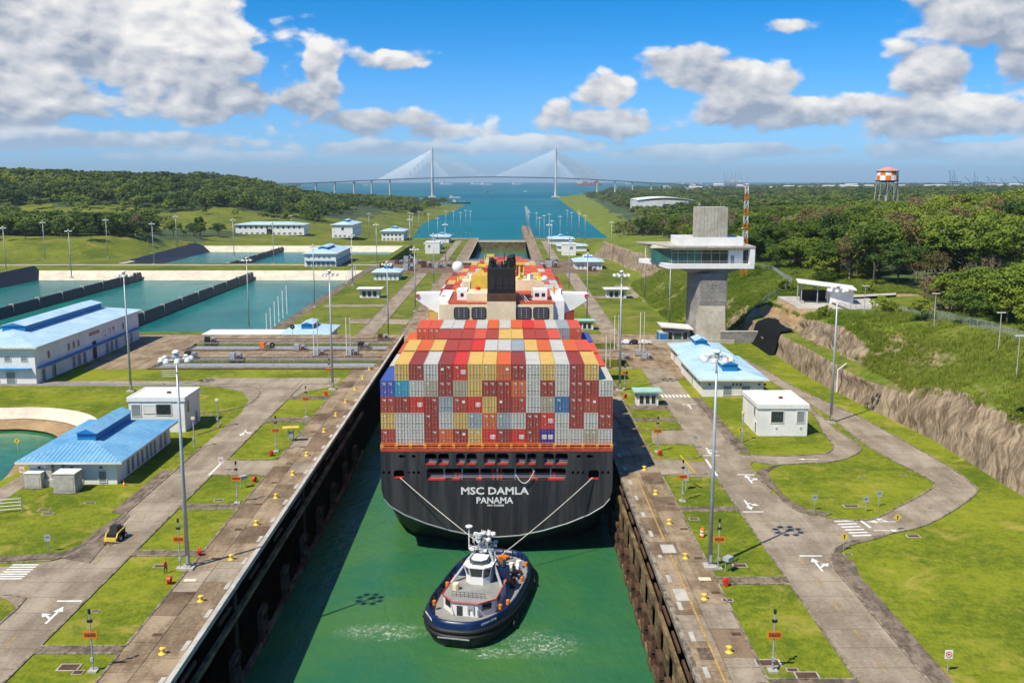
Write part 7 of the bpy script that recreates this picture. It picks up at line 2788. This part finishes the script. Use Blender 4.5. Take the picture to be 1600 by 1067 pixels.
def trunk_mesh(name, seed, h, r0, spread, m, n_limb=7, bare=False):
    r = random.Random(seed)
    mb = MB()
    top = Vector((r.uniform(-.4, .4), r.uniform(-.4, .4), h * .55))
    mb.tube((0, 0, -1.0), top, r0, r0 * .6, 7)

    def limb(a, d, L, rad, depth):
        b_ = a + d * L
        mb.tube(a, b_, rad, rad * .6, 5 if depth < 2 else 4, caps=False)
        if depth < (3 if bare else 1):
            for _ in range(3 if bare else 2):
                nd = (d + Vector((r.gauss(0, .55), r.gauss(0, .55), r.gauss(.12, .3)))).normalized()
                limb(b_, nd, L * r.uniform(.55, .8), rad * .55, depth + 1)
    for k in range(n_limb):
        a = 2 * pi * k / n_limb + r.random()
        f = r.uniform(.45, 1.0)
        base = Vector((0, 0, 0)).lerp(top, f)
        d = Vector((cos(a) * spread, sin(a) * spread, r.uniform(.5, 1.2))).normalized()
        limb(base, d, h * r.uniform(.22, .38), r0 * .42, 0)
    return mb.mesh(name, m)


KINDS = {}
spec = [('broad', 3, 5.8, 7.0, 44, 78, .30, 'leafa', .62, 9.5), ('round', 4, 4.8, 7.5, 38, 78, .29, 'leafb', .78, 9.0), ('light', 5, 5.6, 5.6, 40, 74, .30, 'leafc', .55, 8.0),
        ('umbrella', 6, 7.4, 4.2, 50, 70, .32, 'leafa', .40, 10.5), ('dry', 7, 5.6, 6.0, 30, 44, .24, 'leafd', .55, 9.5), ('bush', 8, 3.2, 3.0, 20, 66, .22, 'leafc', .7, 3.0), ('darkbroad', 9, 6.4, 6.4, 46, 76, .30, 'leafb', .5, 9.5)]
for nm, sd_, rx, rz, nc, nl, lf, m, fl, h in spec:
    cr = crown_mesh('crown', sd_, rx, rz, nc, nl, lf, M[m], fl)
    cr.transform(Matrix.Translation((0, 0, h - rz * .72)))
    tk = trunk_mesh('trunk', sd_, h, .26 if nm != 'bush' else .1, .9, M['bark'] if nm != 'dry' else M['palebark'], 6)
    KINDS[nm] = (cr, tk)
bare_tk = trunk_mesh('trunk', 77, 11, .36, 1.1, M['palebark'], 7, True)
twig = crown_mesh('crown', 78, 5.2, 5.0, 24, 16, .20, M['leafd'], .6)
twig.transform(Matrix.Translation((0, 0, 6.5)))
KINDS['bare'] = (twig, bare_tk)
# palm
pm = MB()
rp = random.Random(4)
for k in range(16):
    a = 2 * pi * k / 16 + rp.uniform(-.2, .2)
    el = rp.uniform(-.1, .9)
    pts = [Vector((cos(a) * s * 3.0 * cos(el * .6), sin(a) * s * 3.0 * cos(el * .6), 8 + 2.4 * s * (el + .25) - 2.8 * s * s)) for s in (0, .3, .6, .85, 1.0)]
    side = Vector((-sin(a), cos(a), 0))
    for p0, p1, w0, w1 in zip(pts, pts[1:], (.12, .5, .55, .35), (.5, .55, .35, .05)):
        pm.add([p0 - side * w0, p1 - side * w1, p1 + side * w1, p0 + side * w0], [(0, 1, 2, 3)])
KINDS['palm'] = (pm.mesh('crown', M['leafb']), MB().tube((0, 0, -1), (.3, .2, 8), .22, .14, 7).mesh('trunk', M['palebark']))


def tree(kind, x, y, z, s, label, group, rz=None, nm=None):
    cr, tk = KINDS[kind]
    t = thing(nm or ('palm_tree' if kind == 'palm' else ('bush' if kind == 'bush' else ('dry_tree' if kind in ('dry', 'bare') else 'forest_tree'))), label, 'bush' if kind == 'bush' else 'tree', (x, y, z), random.uniform(0, 6.28) if rz is None else rz, group)
    t.scale = (s, s, s * random.uniform(.9, 1.1))
    link('trunk', tk, t)
    link('crown', cr, t)
    return t


KL = {'broad': 'green spreading tree', 'round': 'dark green round crowned tree', 'light': 'light green tree', 'umbrella': 'flat topped green tree', 'dry': 'brownish half dry tree', 'bare': 'pale nearly leafless tree', 'darkbroad': 'dark green broad tree', 'palm': 'slim palm', 'bush': 'light green bush'}
rv = random.Random(42)
# the wood on the right: nearest trees as things
n_things = 0
placed = []
cand = []
tries = 0
while tries < 26000 and len(placed) < 235:
    tries += 1
    Y = 175 + (rv.random() ** 1.1) * 480
    X = 100 + rv.random() * 330
    if X > 0.545 * Y + 14:
        continue
    u_ = 795 + X * 1535 / (Y * .987)
    edge = interp([(170, 111), (230, 113), (275, 120), (300, 148), (345, 156), (370, 124), (480, 116), (560, 116), (700, 110)], Y) + 5 * pnoise(Vector((Y * .05, 0, 0)))
    if X < edge:
        continue
    if any((X - a) ** 2 + (Y - b) ** 2 < (rad * rad) for a, b, rad in placed):
        continue
    placed.append((X, Y, 6.0 + .010 * (Y - 170)))
rank = sorted(placed, key=lambda p: p[1])
for (X, Y, _) in rank:
    near_edge = X < 165
    w = rv.random()
    if near_edge and Y < 330:
        kind = rv.choice(['light', 'broad', 'light', 'darkbroad', 'broad'])
        s = rv.uniform(.6, 1.25)
    else:
        kind = rv.choices(['broad', 'round', 'light', 'umbrella', 'dry', 'bare', 'darkbroad', 'palm'], [24, 9, 22, 14, 15, 8, 8, 2])[0]
        s = rv.uniform(1.0, 2.0)
    zone = 'in the wood right of the control tower' if Y > 380 else 'at the right hand edge of the wood'
    tree(kind, X, Y, z_right(X, Y) - .3, s, f'{KL[kind]} {zone}', f'{KL[kind]}s {zone}')
# singled out trees and bushes
for (u, v, Y, kind, s, lb) in ((1515, 520, 228, 'darkbroad', .8, 'dark green tree standing before the wood at right, above the fence'), (1375, 500, 268, 'bush', 1.2, 'light bush right of the open shelter'), (1388, 505, 262, 'bush', 1.0, 'light bush behind the fence near the shelter'), (1290, 490, 278, 'bush', .8, 'low bush below the open shelter'), (1590, 640, 172, 'bush', .7, 'green bush on the slope at the right edge'),
                                (1440, 500, 245, 'light', .6, 'pale green small tree behind the crest fence'), (1225, 455, 352, 'bush', 1.3, 'bush left of the open shelter terrace')):
    r = ray(u, v)
    X = r.x * Y / r.y
    tree(kind, X, Y, z_right(X, Y) - .2, s, lb, None)
# low bushes scattered along slopes
for k in range(46):
    Y = rv.uniform(170, 620)
    X = interp([(170, 112), (285, 118), (300, 124), (370, 112), (480, 106), (620, 104)], Y) + rv.uniform(-6, 12)
    if 296 < Y < 340 and X < 128:
        continue
    tree('bush', X, Y, z_right(X, Y) - .2, rv.uniform(.35, .9), 'low green bush on the grassy hillside right of the locks', 'low bushes on the right hillside')


# the rest of the woods, instanced on points
def forest(name, label, pts, protos, kind='stuff', smin=.8, smax=1.4, seed=0):
    me = bpy.data.meshes.new(name)
    me.from_pydata([tuple(p) for p in pts], [], [])
    at = me.attributes.new('size', 'FLOAT', 'POINT')
    rr_ = random.Random(seed)
    at.data.foreach_set('value', [rr_.uniform(smin, smax) for _ in pts])
    o = link(name, me)
    setting(o, kind)
    o['label'] = label
    ng = bpy.data.node_groups.new(name, 'GeometryNodeTree')
    ng.interface.new_socket('Geometry', in_out='INPUT', socket_type='NodeSocketGeometry')
    ng.interface.new_socket('Geometry', in_out='OUTPUT', socket_type='NodeSocketGeometry')
    N, Lk = ng.nodes, ng.links
    gi, go = N.new('NodeGroupInput'), N.new('NodeGroupOutput')
    j = N.new('GeometryNodeJoinGeometry')
    for pr_ in protos:
        oi_ = N.new('GeometryNodeObjectInfo')
        oi_.inputs['Object'].default_value = pr_
        oi_.inputs['As Instance'].default_value = True
        g2 = N.new('GeometryNodeGeometryToInstance')
        Lk.new(oi_.outputs['Geometry'], j.inputs[0])
    iop = N.new('GeometryNodeInstanceOnPoints')
    iop.inputs['Pick Instance'].default_value = True
    rnd = N.new('FunctionNodeRandomValue')
    rnd.data_type = 'FLOAT_VECTOR'
    rnd.inputs[0].default_value = (0, 0, 0)
    rnd.inputs[1].default_value = (0, 0, 6.28)
    sz = N.new('GeometryNodeInputNamedAttribute')
    sz.data_type = 'FLOAT'
    sz.inputs['Name'].default_value = 'size'
    Lk.new(gi.outputs[0], iop.inputs['Points'])
    Lk.new(j.outputs[0], iop.inputs['Instance'])
    Lk.new(rnd.outputs[0], iop.inputs['Rotation'])
    Lk.new(sz.outputs[0], iop.inputs['Scale'])
    Lk.new(iop.outputs[0], go.inputs[0])
    md = o.modifiers.new('scatter', 'NODES')
    md.node_group = ng
    return o


# prototypes: one joined mesh each, parked out of sight below the ground
def proto(name, parts):
    mb = MB()
    mats_, idx = [], {}
    for me in parts:
        if me.materials[0].name not in idx:
            idx[me.materials[0].name] = len(mats_)
            mats_.append(me.materials[0])
        mb.add([tuple(v.co) for v in me.vertices], [tuple(p.vertices) for p in me.polygons], idx[me.materials[0].name])
    o = mb.build(name, mats_)
    COL.objects.unlink(o)
    return o


pr_near = [proto('forest_tree_pattern', KINDS[k]) for k in ('broad', 'round', 'light', 'umbrella', 'dry', 'darkbroad', 'broad', 'bare')]
far_spec = [('fa', 21, 7.5, 8.0, 20, 26, .85, 'leaff'), ('fb', 22, 6.5, 9.0, 18, 26, .8, 'leafb'), ('fc', 23, 8.5, 6.5, 22, 26, .85, 'leafa'), ('fd', 24, 6.0, 6.5, 16, 24, .75, 'leafc'), ('fe', 25, 6.5, 7.0, 16, 24, .75, 'leafd')]
pr_far = []
for nm, sd_, rx, rz, nc, nl, lf, m in far_spec:
    cr = crown_mesh('far_crown', sd_, rx, rz, nc, nl, lf, M[m], .6)
    cr.transform(Matrix.Translation((0, 0, 3.5)))
    pr_far.append(proto('far_tree_pattern', (cr,)))
pr_far = [pr_far[0], pr_far[1], pr_far[2], pr_far[0], pr_far[3], pr_far[1], pr_far[2], pr_far[4]]
pts = []
while len(pts) < 2900:
    Y = 200 + rv.random() ** .8 * 900
    X = 112 + rv.random() * 560
    if X > .56 * Y + 25 or X < 120 + 8 * pnoise(Vector((Y * .04, 1, 0))):
        continue
    if 285 < Y < 362 and X < 156:
        continue
    if Y < 640 and X < 430 and any((X - a) ** 2 + (Y - b) ** 2 < 16 for a, b, rad in placed if abs(b - Y) < 5):
        continue
    if Y < 500 and rv.random() < .1:
        continue
    pts.append((X, Y, z_right(X, Y) - .4 - (2.0 if Y < 600 else 0)))
forest('woodland', 'dense wood covering the plateau on the right', pts, pr_near, smin=.55, smax=1.5, seed=1)
pts = []
while len(pts) < 9000:
    Y = 1000 * (5.2 ** rv.random())
    X = rv.random() * .60 * Y + 100
    z = z_right(X, Y)
    lim = interp([(1000, 125), (1200, 175), (1500, 215), (2300, 270), (4300, 320), (5600, 560)], Y) + 25 * pnoise(Vector((Y * .01, 3, 0)))
    if X < lim or z < -27.4:
        continue
    if abs(X - 318) < 66 and 1880 < Y < 2150:
        continue
    if abs(X - (lim + 60)) < 7 and Y < 2500:
        continue
    pts.append((X, Y, z - .6))
forest('far_woodland', 'far off wood on the right bank of the channel', pts, pr_far, smin=.55, smax=1.8, seed=2)
pts = []
while len(pts) < 9500:
    Y = 860 * (4.6 ** rv.random())
    X = -(rv.random() * .66 * Y + 130)
    z = z_left(X, Y)
    if z < -27.2:
        continue
    n_ = pnoise(Vector((X * .008, Y * .008, 1)))
    if Y < 1250 and X > -330 - 50 * n_ - .3 * (Y - 900):
        continue
    if Y < 2000 and X > -250 - 60 * n_ - .08 * (Y - 1250):
        continue
    if Y >= 2000 and X > -190 - 40 * n_:
        continue
    if n_ < -.42 and Y < 1500:
        continue
    if 1130 < Y + 90 * pnoise(Vector((X * .012, Y * .012, 2))) < 1330 and rv.random() < .93:
        continue
    pts.append((X, Y, z - .6))
forest('hill_woodland', 'wooded hill beyond the basins on the left', pts, pr_far[:-1], smin=.5, smax=1.75, seed=3)
pts = []
while len(pts) < 5200:
    Y = rv.uniform(3000, 12000)
    X = rv.uniform(-.62, .62) * Y
    if inside((X, Y), [(470, 5400), (1400, 3900), (9000, 2900), (9000, 15000), (4200, 12300), (2700, 9700), (1600, 8900), (900, 7200)]):
        pts.append((X, Y, -26))
    elif inside((X, Y), [(-8000, 3700), (-2350, 5000), (-1550, 6500), (-1800, 8700), (-3000, 9400), (-9000, 11900)]):
        pts.append((X, Y, -26))
forest('coastal_woodland', 'low wooded coast far behind the bridge', pts, pr_far, smin=1.2, smax=2.6, seed=4)
# individual trees along the left wood's edge
for k in range(110):
    Y = rv.uniform(800, 1040)
    X = -rv.uniform(300, 620)
    if X < -.60 * Y:
        continue
    kind = rv.choices(['broad', 'round', 'light', 'umbrella', 'darkbroad', 'palm', 'dry'], [24, 20, 16, 10, 20, 8, 4])[0]
    tree(kind, X, Y, z_left(X, Y) - .3, rv.uniform(1.0, 1.7), f'{KL[kind]} at the foot of the left hill beyond the basins', f'{KL[kind]}s at the foot of the left hill')
# tall grass on the right hand slopes
tm = MB()
rt = random.Random(9)
for k in range(26):
    a = rt.random() * 6.28
    b_ = rt.random() * .55
    c0 = Vector((cos(a) * b_, sin(a) * b_, 0))
    h_ = rt.uniform(.35, .95)
    e = Vector((cos(a + 1.5), sin(a + 1.5), 0)) * .055
    tip = c0 * (1.7) + Vector((rt.gauss(0, .12), rt.gauss(0, .12), h_))
    tm.add([c0 - e, c0 + e, tip], [(0, 1, 2)])
tuft_o = tm.build('tuft_pattern', M['bladeg'])
COL.objects.unlink(tuft_o)
pts = []
while len(pts) < 42000:
    Y = 120 + rv.random() ** 1.3 * 460
    X = 66 + rv.random() * 78
    row = station_row(STR, Y)
    if X < row[0][0] + 1.5 or X > .55 * Y + 6:
        continue
    z = z_right(X, Y)
    if (z_right(X + .8, Y) - z_right(X - .8, Y)) / 1.6 > 1.05:
        continue
    if 292 < Y < 340 and 88 < X < 140:
        continue
    if Y < 340 and X < 87:
        continue
    if pnoise(Vector((X * .12, Y * .08, 3))) + rv.gauss(0, .25) < -.12:
        continue
    pts.append((X, Y, z - .05))
forest('tall_grass', 'tall wild grass on the slopes right of the locks', pts, [tuft_o], smin=.6, smax=1.7, seed=5)

# ================================================================ BRIDGE AND FAR THINGS
YB = 4300.0
br = thing('cable_stayed_bridge', 'long white cable stayed bridge with two tall pylons spanning the channel mouth', 'bridge', (PY(771, 300, YB).x, YB, ZS))
BX = br.location.x


def bq(u, v):
    p = PY(u, v, YB)
    return (p.x - BX, 0, p.z - ZS)


DECK = [(380, 290), (430, 288.5), (463, 287.2), (493, 285.8), (523, 284.3), (553, 283), (580, 281.8), (609, 280.6), (640, 279.4), (675, 278.4), (720, 277.2), (771, 276.6), (820, 277.2), (868, 278.2), (900, 279.4), (933, 281), (961, 282.6), (988, 284.2), (1017, 286), (1047, 287.6), (1075, 289.2), (1100, 290.6), (1150, 292.6), (1190, 294)]


def deck_z(x):
    pts_ = [bq(u, v) for u, v in DECK]
    return interp([(p[0], p[2]) for p in pts_], x)


g = MB()
pp = [bq(u, v) for u, v in DECK]
for a, b in zip(pp, pp[1:]):
    g.add([(a[0], -13, a[2] - 2.5), (b[0], -13, b[2] - 2.5), (b[0], 13, b[2] - 2.5), (a[0], 13, a[2] - 2.5), (a[0], -14, a[2] + 1.5), (b[0], -14, b[2] + 1.5), (b[0], 14, b[2] + 1.5), (a[0], 14, a[2] + 1.5)],
          [(3, 2, 1, 0), (4, 5, 6, 7), (0, 1, 5, 4), (2, 3, 7, 6)])
g.build('deck', mat('bridge_deck', (0.16, 0.17, 0.19), 0.8, 0.1, 0.01), br)
ptop = bq(675, 231.5)[2]
for u in (675.5, 868):
    x = bq(u, 280)[0]
    zd = deck_z(x)
    g = MB()
    for s in (-1, 1):
        g.tube((x, s * 14, -4), (x, s * 17, zd), 5.0, 4.4, 8)
        g.tube((x, s * 17, zd), (x, s * 3, ptop - 60), 4.4, 3.8, 8)
    g.tube((x, 0, ptop - 66), (x, 0, ptop), 5.4, 4.2, 8)
    g.box((x, 0, zd - 6), (7, 34, 5))
    g.build('pylon', M['bridge'], br)
    MB().box((x, 0, 0), (34, 60, 8)).build('pylon_base', M['bridge'], br)
    for sgn in (-1, 1):
        c = MB()
        L = 262 if (sgn > 0) == (u < 700) else 236
        for k in range(30):
            xe = x + sgn * (16 + (L - 16) * k / 29)
            zt_ = ptop - 58 + 52 * k / 29
            for s in (-1, 1):
                c.tube((x, s * 1.5, zt_), (xe, s * 12.5, deck_z(xe) + 1.5), .36, n=3, caps=False)
        co = c.build('stay_cables', M['cable'], br)
        co['kind'] = 'stuff'
for u in (463, 493.5, 523, 553, 580.5, 609, 933, 961, 988.3, 1017.5, 1047.5, 1075, 1100, 434, 1125, 1150):
    x = bq(u, 285)[0]
    g = MB()
    for s in (-6, 6):
        g.tube((x, s, -2), (x, s, deck_z(x) - 2), 3.0, 2.6, 8)
    g.box((x, 0, deck_z(x) - 4), (6, 24, 4))
    g.build('pier', M['bridge'], br)


def far_ship(u, v, L, label, hullm, cargo=False, rz=0.0, name='ship'):
    p = P(u, v, ZS)
    t = thing(name, label, 'ship', (p.x, p.y, ZS), rz)
    h = L * .055 + 1
    g = MB()
    w = L * .075
    g.prism([(-L / 2, -w), (L * .36, -w), (L / 2, 0), (L * .36, w), (-L / 2, w), (-L / 2 - 1, 0)], -1, h)
    g.build('hull', M[hullm], t)
    MB().b2(-L * .42, -L * .26, -w * .8, w * .8, h, h + L * .12).build('superstructure', M['farwhite'], t)
    MB().b2(-L * .40, -L * .35, -w * .25, w * .25, h + L * .12, h + L * .17).build('funnel', M['red'], t)
    if cargo:
        for k in range(7):
            c = random.choice('SNMWYO')
            MB().b2(-L * .22 + k * L * .085, -L * .15 + k * L * .085, -w * .9, w * .9, h, h + L * random.uniform(.05, .09)).build('container_block', CMAT[c], t)
    else:
        for k in (0.0, .18):
            MB().tube((L * k, 0, h), (L * k, 0, h + L * .1), L * .012, n=5).build('deck_mast', M['farwhite'], t)
    return t


far_ship(698, 288.6, 190, 'far white ship anchored right of the left pylon', 'farwhite')
far_ship(744, 288.4, 150, 'far white ship anchored below the middle of the bridge, left one', 'farwhite')
far_ship(760, 289.0, 160, 'far white ship anchored below the middle of the bridge, right one', 'farwhite')
far_ship(808, 288.6, 140, 'far white ship left of the right pylon', 'farwhite')
far_ship(920, 289.6, 330, 'big red hulled container ship far behind the right bridge piers', 'reddeck', True, .1, 'container_ship')
far_ship(983, 288.2, 110, 'far small white ship behind the right bridge viaduct', 'farwhite')
far_ship(573, 290, 70, 'tiny white ship left of the left pylon', 'farwhite')
far_ship(712, 309.5, 55, 'white workboat moored at the point of the left bank', 'farwhite', False, .2, 'workboat')
far_ship(720, 318.5, 62, 'dark barge lying at the left bank of the channel', 'dark', False, .1, 'barge')
far_ship(761, 300.5, 34, 'small dark boat crossing below the middle of the bridge', 'navy', False, .4, 'small_boat')
far_ship(820, 299.5, 26, 'white launch with a wake left of the right pylon', 'farwhite', False, 3.1, 'small_boat')
wk = MB()
for (u, v, du) in ((779, 298.2, 12), (827, 299.8, 14), (768, 300.9, 8)):
    a, b = P(u - du / 2, v, ZS + .4), P(u + du / 2, v, ZS + .4)
    n_ = 18
    for k in range(n_):
        x = a.x + (b.x - a.x) * k / n_
        wk.add([(x, a.y - 12 + random.uniform(-8, 8), ZS + .4), (x + (b.x - a.x) / n_, a.y - 10 + random.uniform(-8, 8), ZS + .4), (x + (b.x - a.x) / n_, a.y + 14 + random.uniform(-6, 6), ZS + .4), (x, a.y + 12, ZS + .4)], [(0, 1, 2, 3)])
setting(wk.build('boat_wakes', M['foam']), 'stuff')
# buoy-like white markers are left to the eye; port: cranes, tanks, sheds
def crane(u, Y, h, label, boom, m, group):
    r = ray(u, 288)
    x = r.x * Y / r.y
    t = thing('port_crane', label, 'crane', (x, Y, -24), random.uniform(-.3, .3), group)
    w = h * .16
    g = MB()
    for s in (-1, 1):
        for r_ in (-1, 1):
            g.tube((s * w, r_ * w, 0), (s * w, r_ * w, h * .62), h * .018, n=5)
        g.tube((s * w, -w, h * .36), (s * w, w, h * .36), h * .014, n=4)
        g.tube((s * w, -w, h * .12), (-s * w, -w, h * .6), h * .01, n=4)
    g.build('portal', m, t)
    MB().b2(-w * 1.6, w * 1.8, -w * .5, w * .5, h * .60, h * .68).build('girder', m, t)
    g = MB()
    L = h * .78
    a = radians(boom)
    g.tube((-w * 1.1, 0, h * .66), (-w * 1.1 - L * cos(a), 0, h * .66 + L * sin(a)), h * .022, n=5)
    g.tube((w * .2, 0, h * .66), (-w * .2, 0, h * 1.0), h * .016, n=5)
    g.tube((-w * .2, 0, h * 1.0), (-w * 1.1 - L * .7 * cos(a), 0, h * .66 + L * .7 * sin(a)), h * .007, n=4)
    g.build('boom', m, t)
    MB().b2(w * .4, w * 1.4, -w * .4, w * .4, h * .68, h * .78).build('machine_house', M['farwhite'], t)


for (u, Y, h, bm) in ((1488, 6200, 88, 80), (1495, 6200, 88, 80), (1520, 6400, 74, 40), (1527, 6300, 84, 82), (1553, 6500, 74, 50), (1572, 6600, 70, 38), (1597, 6200, 78, 42), (1544, 6700, 66, 10)):
    crane(u, Y, h, 'blue port crane on the horizon at far right', bm, M['craneb'], 'port cranes at far right')
for (u, Y, h, bm) in ((1135, 6800, 82, 84), (1141, 6800, 82, 84), (1147, 6800, 82, 84), (1153, 6800, 82, 84), (1159, 6800, 82, 84), (1065, 7200, 60, 8), (1080, 7300, 60, 10), (1093, 7200, 58, 12)):
    crane(u, Y, h, 'grey port crane on the horizon behind the bridge viaduct', bm, M['grey'], 'port cranes behind the viaduct')
rb = random.Random(17)
def ordinal(n):
    tens = ['', '', 'twenty', 'thirty', 'forty']
    ones = ORD[1:10]
    if n <= 16:
        return ORD[n]
    if n < 20:
        return {17: 'seventeenth', 18: 'eighteenth', 19: 'nineteenth'}[n]
    a, b = divmod(n, 10)
    return {2: 'twentieth', 3: 'thirtieth', 4: 'fortieth'}[a] if b == 0 else tens[a] + ' ' + ones[b - 1]


us = sorted(rb.choice([rb.uniform(1040, 1180), rb.uniform(1200, 1360), rb.uniform(1395, 1600), rb.uniform(1395, 1600)]) for k in range(48))
for k, u in enumerate(us):
    Y = rb.uniform(5600, 7400)
    r = ray(u, 288)
    x = r.x * Y / r.y
    w, h = rb.uniform(24, 90), rb.uniform(14, 36)
    t = thing('port_shed', f'small port building on the far right skyline, {ordinal(k + 1)} from the left', 'building', (x, Y, -25), 0, 'port buildings on the skyline')
    mm = M[rb.choice(['farwhite', 'farwhite', 'farwhite', 'grey', 'reddeck'])]
    MB().b2(-w / 2, w / 2, 0, 40, 0, h).build('wall', mm, t)
    g = MB()
    g.add([(-w / 2 - 1, -1, h), (w / 2 + 1, -1, h), (w / 2 + 1, 41, h), (-w / 2 - 1, 41, h), (-w / 2, 20, h + 6), (w / 2, 20, h + 6)], [(0, 1, 5, 4), (2, 3, 4, 5), (1, 2, 5), (3, 0, 4)])
    g.build('roof', M['farwhite'], t)
# water tower
YW = 760.0
r = ray(1385, 300)
WX = r.x * YW / r.y
wz = z_right(WX, YW)
t = thing('water_tower', 'red and white chequered water tower on a lattice frame above the wood', 'water tower', (WX, YW, wz))
sc_ = YW * 1.01 / 1535
z_base = PY(1385, 282, YW).z - wz
z_top = PY(1385, 267, YW).z - wz
z_tip = PY(1385, 260.5, YW).z - wz
R_ = 16 * sc_
nseg, rows = 12, 2
for j in range(rows):
    za_, zb_ = z_base + (z_top - z_base) * j / rows, z_base + (z_top - z_base) * (j + 1) / rows
    ra, rb_ = R_ * (1.03 - .02 * j), R_ * (1.01 - .03 * j)
    for k in range(nseg):
        g = MB()
        for i in range(2):
            a1, a2 = 2 * pi * (k + i / 2) / nseg, 2 * pi * (k + (i + 1) / 2) / nseg
            g.quad((ra * cos(a1), ra * sin(a1), za_), (ra * cos(a2), ra * sin(a2), za_), (rb_ * cos(a2), rb_ * sin(a2), zb_), (rb_ * cos(a1), rb_ * sin(a1), zb_))
        g.build('tank_panel', M['orange'] if (j + k) % 2 == 0 else M['white'], t)
MB().lathe([(R_ * 1.1, z_top - .2), (R_ * 1.1, z_top), (R_ * .2, z_tip - .4), (.1, z_tip)], (0, 0, 0), 24).build('tank_roof', mat('pale_red_roof', (0.70, 0.30, 0.24), 0.5, 0.3, 0.5), t)
MB().lathe([(R_ * .5, z_base - 1.6), (R_ * 1.08, z_base - .4), (R_ * 1.08, z_base + .02)], (0, 0, 0), 24).build('tank_floor', M['dark'], t)
g = MB()
for k in range(10):
    a = 2 * pi * k / 10
    b_ = 2 * pi * (k + 1) / 10
    lo_, hi_ = R_ * 1.28, R_ * .98
    zz = [0, z_base * .33, z_base * .66, z_base - .4]
    rr_ = [lo_ + (hi_ - lo_) * f for f in (0, .33, .66, 1)]
    for j in range(3):
        g.tube((rr_[j] * cos(a), rr_[j] * sin(a), zz[j]), (rr_[j + 1] * cos(a), rr_[j + 1] * sin(a), zz[j + 1]), .22, n=4)
        g.tube((rr_[j] * cos(a), rr_[j] * sin(a), zz[j]), (rr_[j + 1] * cos(b_), rr_[j + 1] * sin(b_), zz[j + 1]), .12, n=4)
        g.tube((rr_[j + 1] * cos(a), rr_[j + 1] * sin(a), zz[j + 1]), (rr_[j + 1] * cos(b_), rr_[j + 1] * sin(b_), zz[j + 1]), .12, n=4)
g.tube((0, 0, 0), (0, 0, z_base), .9, n=8)
g.build('lattice_frame', M['pale'], t)
# ---------------------------------------------------------------- air
hz = MB().b2(-17500, 17500, -300, 19500, -40, 260).build('haze', None)
hz.data.materials.clear()
hm = bpy.data.materials.new('haze')
hm.use_nodes = True
t_ = NT(hm.node_tree)
pv = t_.add('ShaderNodeVolumePrincipled')
pv.inputs['Color'].default_value = (0.72, 0.84, 0.95, 1)
pv.inputs['Density'].default_value = 0.000042
pv.inputs['Anisotropy'].default_value = 0.2
ou = t_.add('ShaderNodeOutputMaterial')
t_.t.links.new(pv.outputs[0], ou.inputs['Volume'])
hz.data.materials.append(hm)
setting(hz, 'stuff')


# ---------------------------------------------------------------- pieces joined while modelling become parts of their own
def clusters(me, gap=0.03):
    n = len(me.vertices)
    par = list(range(n))

    def find(i):
        while par[i] != i:
            par[i] = par[par[i]]
            i = par[i]
        return i
    for e in me.edges:
        a, b = find(e.vertices[0]), find(e.vertices[1])
        if a != b:
            par[a] = b
    box = {}
    for v in me.vertices:
        r_ = find(v.index)
        c = v.co
        if r_ not in box:
            box[r_] = [c.x, c.y, c.z, c.x, c.y, c.z]
        else:
            q_ = box[r_]
            for k in range(3):
                q_[k] = min(q_[k], c[k])
                q_[k + 3] = max(q_[k + 3], c[k])
    keys = list(box)
    if len(keys) > 120:
        return None
    grp = {k: k for k in keys}

    def gf(k):
        while grp[k] != k:
            k = grp[k]
        return k
    for i, a in enumerate(keys):
        for b in keys[i + 1:]:
            A, B = box[a], box[b]
            if all(A[k] - gap <= B[k + 3] and B[k] - gap <= A[k + 3] for k in range(3)):
                ra, rb2 = gf(a), gf(b)
                if ra != rb2:
                    grp[ra] = rb2
    lab = [gf(find(i)) for i in range(n)]
    return lab


SINGLE = {'exhaust_pipes': 'exhaust_pipe', 'slats': 'slat', 'bulwark_stays': 'bulwark_stay', 'lift_arms': 'lift_arm'}
KEEP = ('crown', 'trunk', 'body', 'door', 'locking_rods', 'placard', 'home_port', 'ship_name', 'hull_number', 'boat_name', 'lettering', 'numerals', 'wire_mesh', 'roof_seams', 'monitor_roof', 'lamp_cluster', 'monitor_cluster', 'name_board', 'stay_cables', 'window_frame')
for o in [o for o in SC.objects if o.type == 'MESH' and o.parent is not None and o.data.users == 1]:
    base = o.name.split('.')[0]
    if base in KEEP or 'kind' in o or len(o.data.vertices) > 6000:
        continue
    lab = clusters(o.data)
    if not lab:
        continue
    ids = sorted(set(lab))
    if len(ids) < 2:
        continue
    me = o.data
    vs_ = [tuple(v.co) for v in me.vertices]
    nm = SINGLE.get(base, base)
    first = True
    for cid in ids:
        idx = {i: k for k, i in enumerate(i for i in range(len(vs_)) if lab[i] == cid)}
        fs_ = [(tuple(idx[i] for i in p.vertices), p.material_index, p.use_smooth) for p in me.polygons if p.vertices[0] in idx]
        if not fs_:
            continue
        m2 = bpy.data.meshes.new(nm)
        m2.from_pydata([vs_[i] for i in idx], [], [f[0] for f in fs_])
        for mm in me.materials:
            m2.materials.append(mm)
        m2.polygons.foreach_set('material_index', [f[1] for f in fs_])
        m2.polygons.foreach_set('use_smooth', [f[2] for f in fs_])
        m2.update()
        if first:
            o.data = m2
            o.name = nm
            first = False
        else:
            c = link(nm, m2, o.parent, o.location.copy())
            c.rotation_euler = o.rotation_euler
            c.scale = o.scale
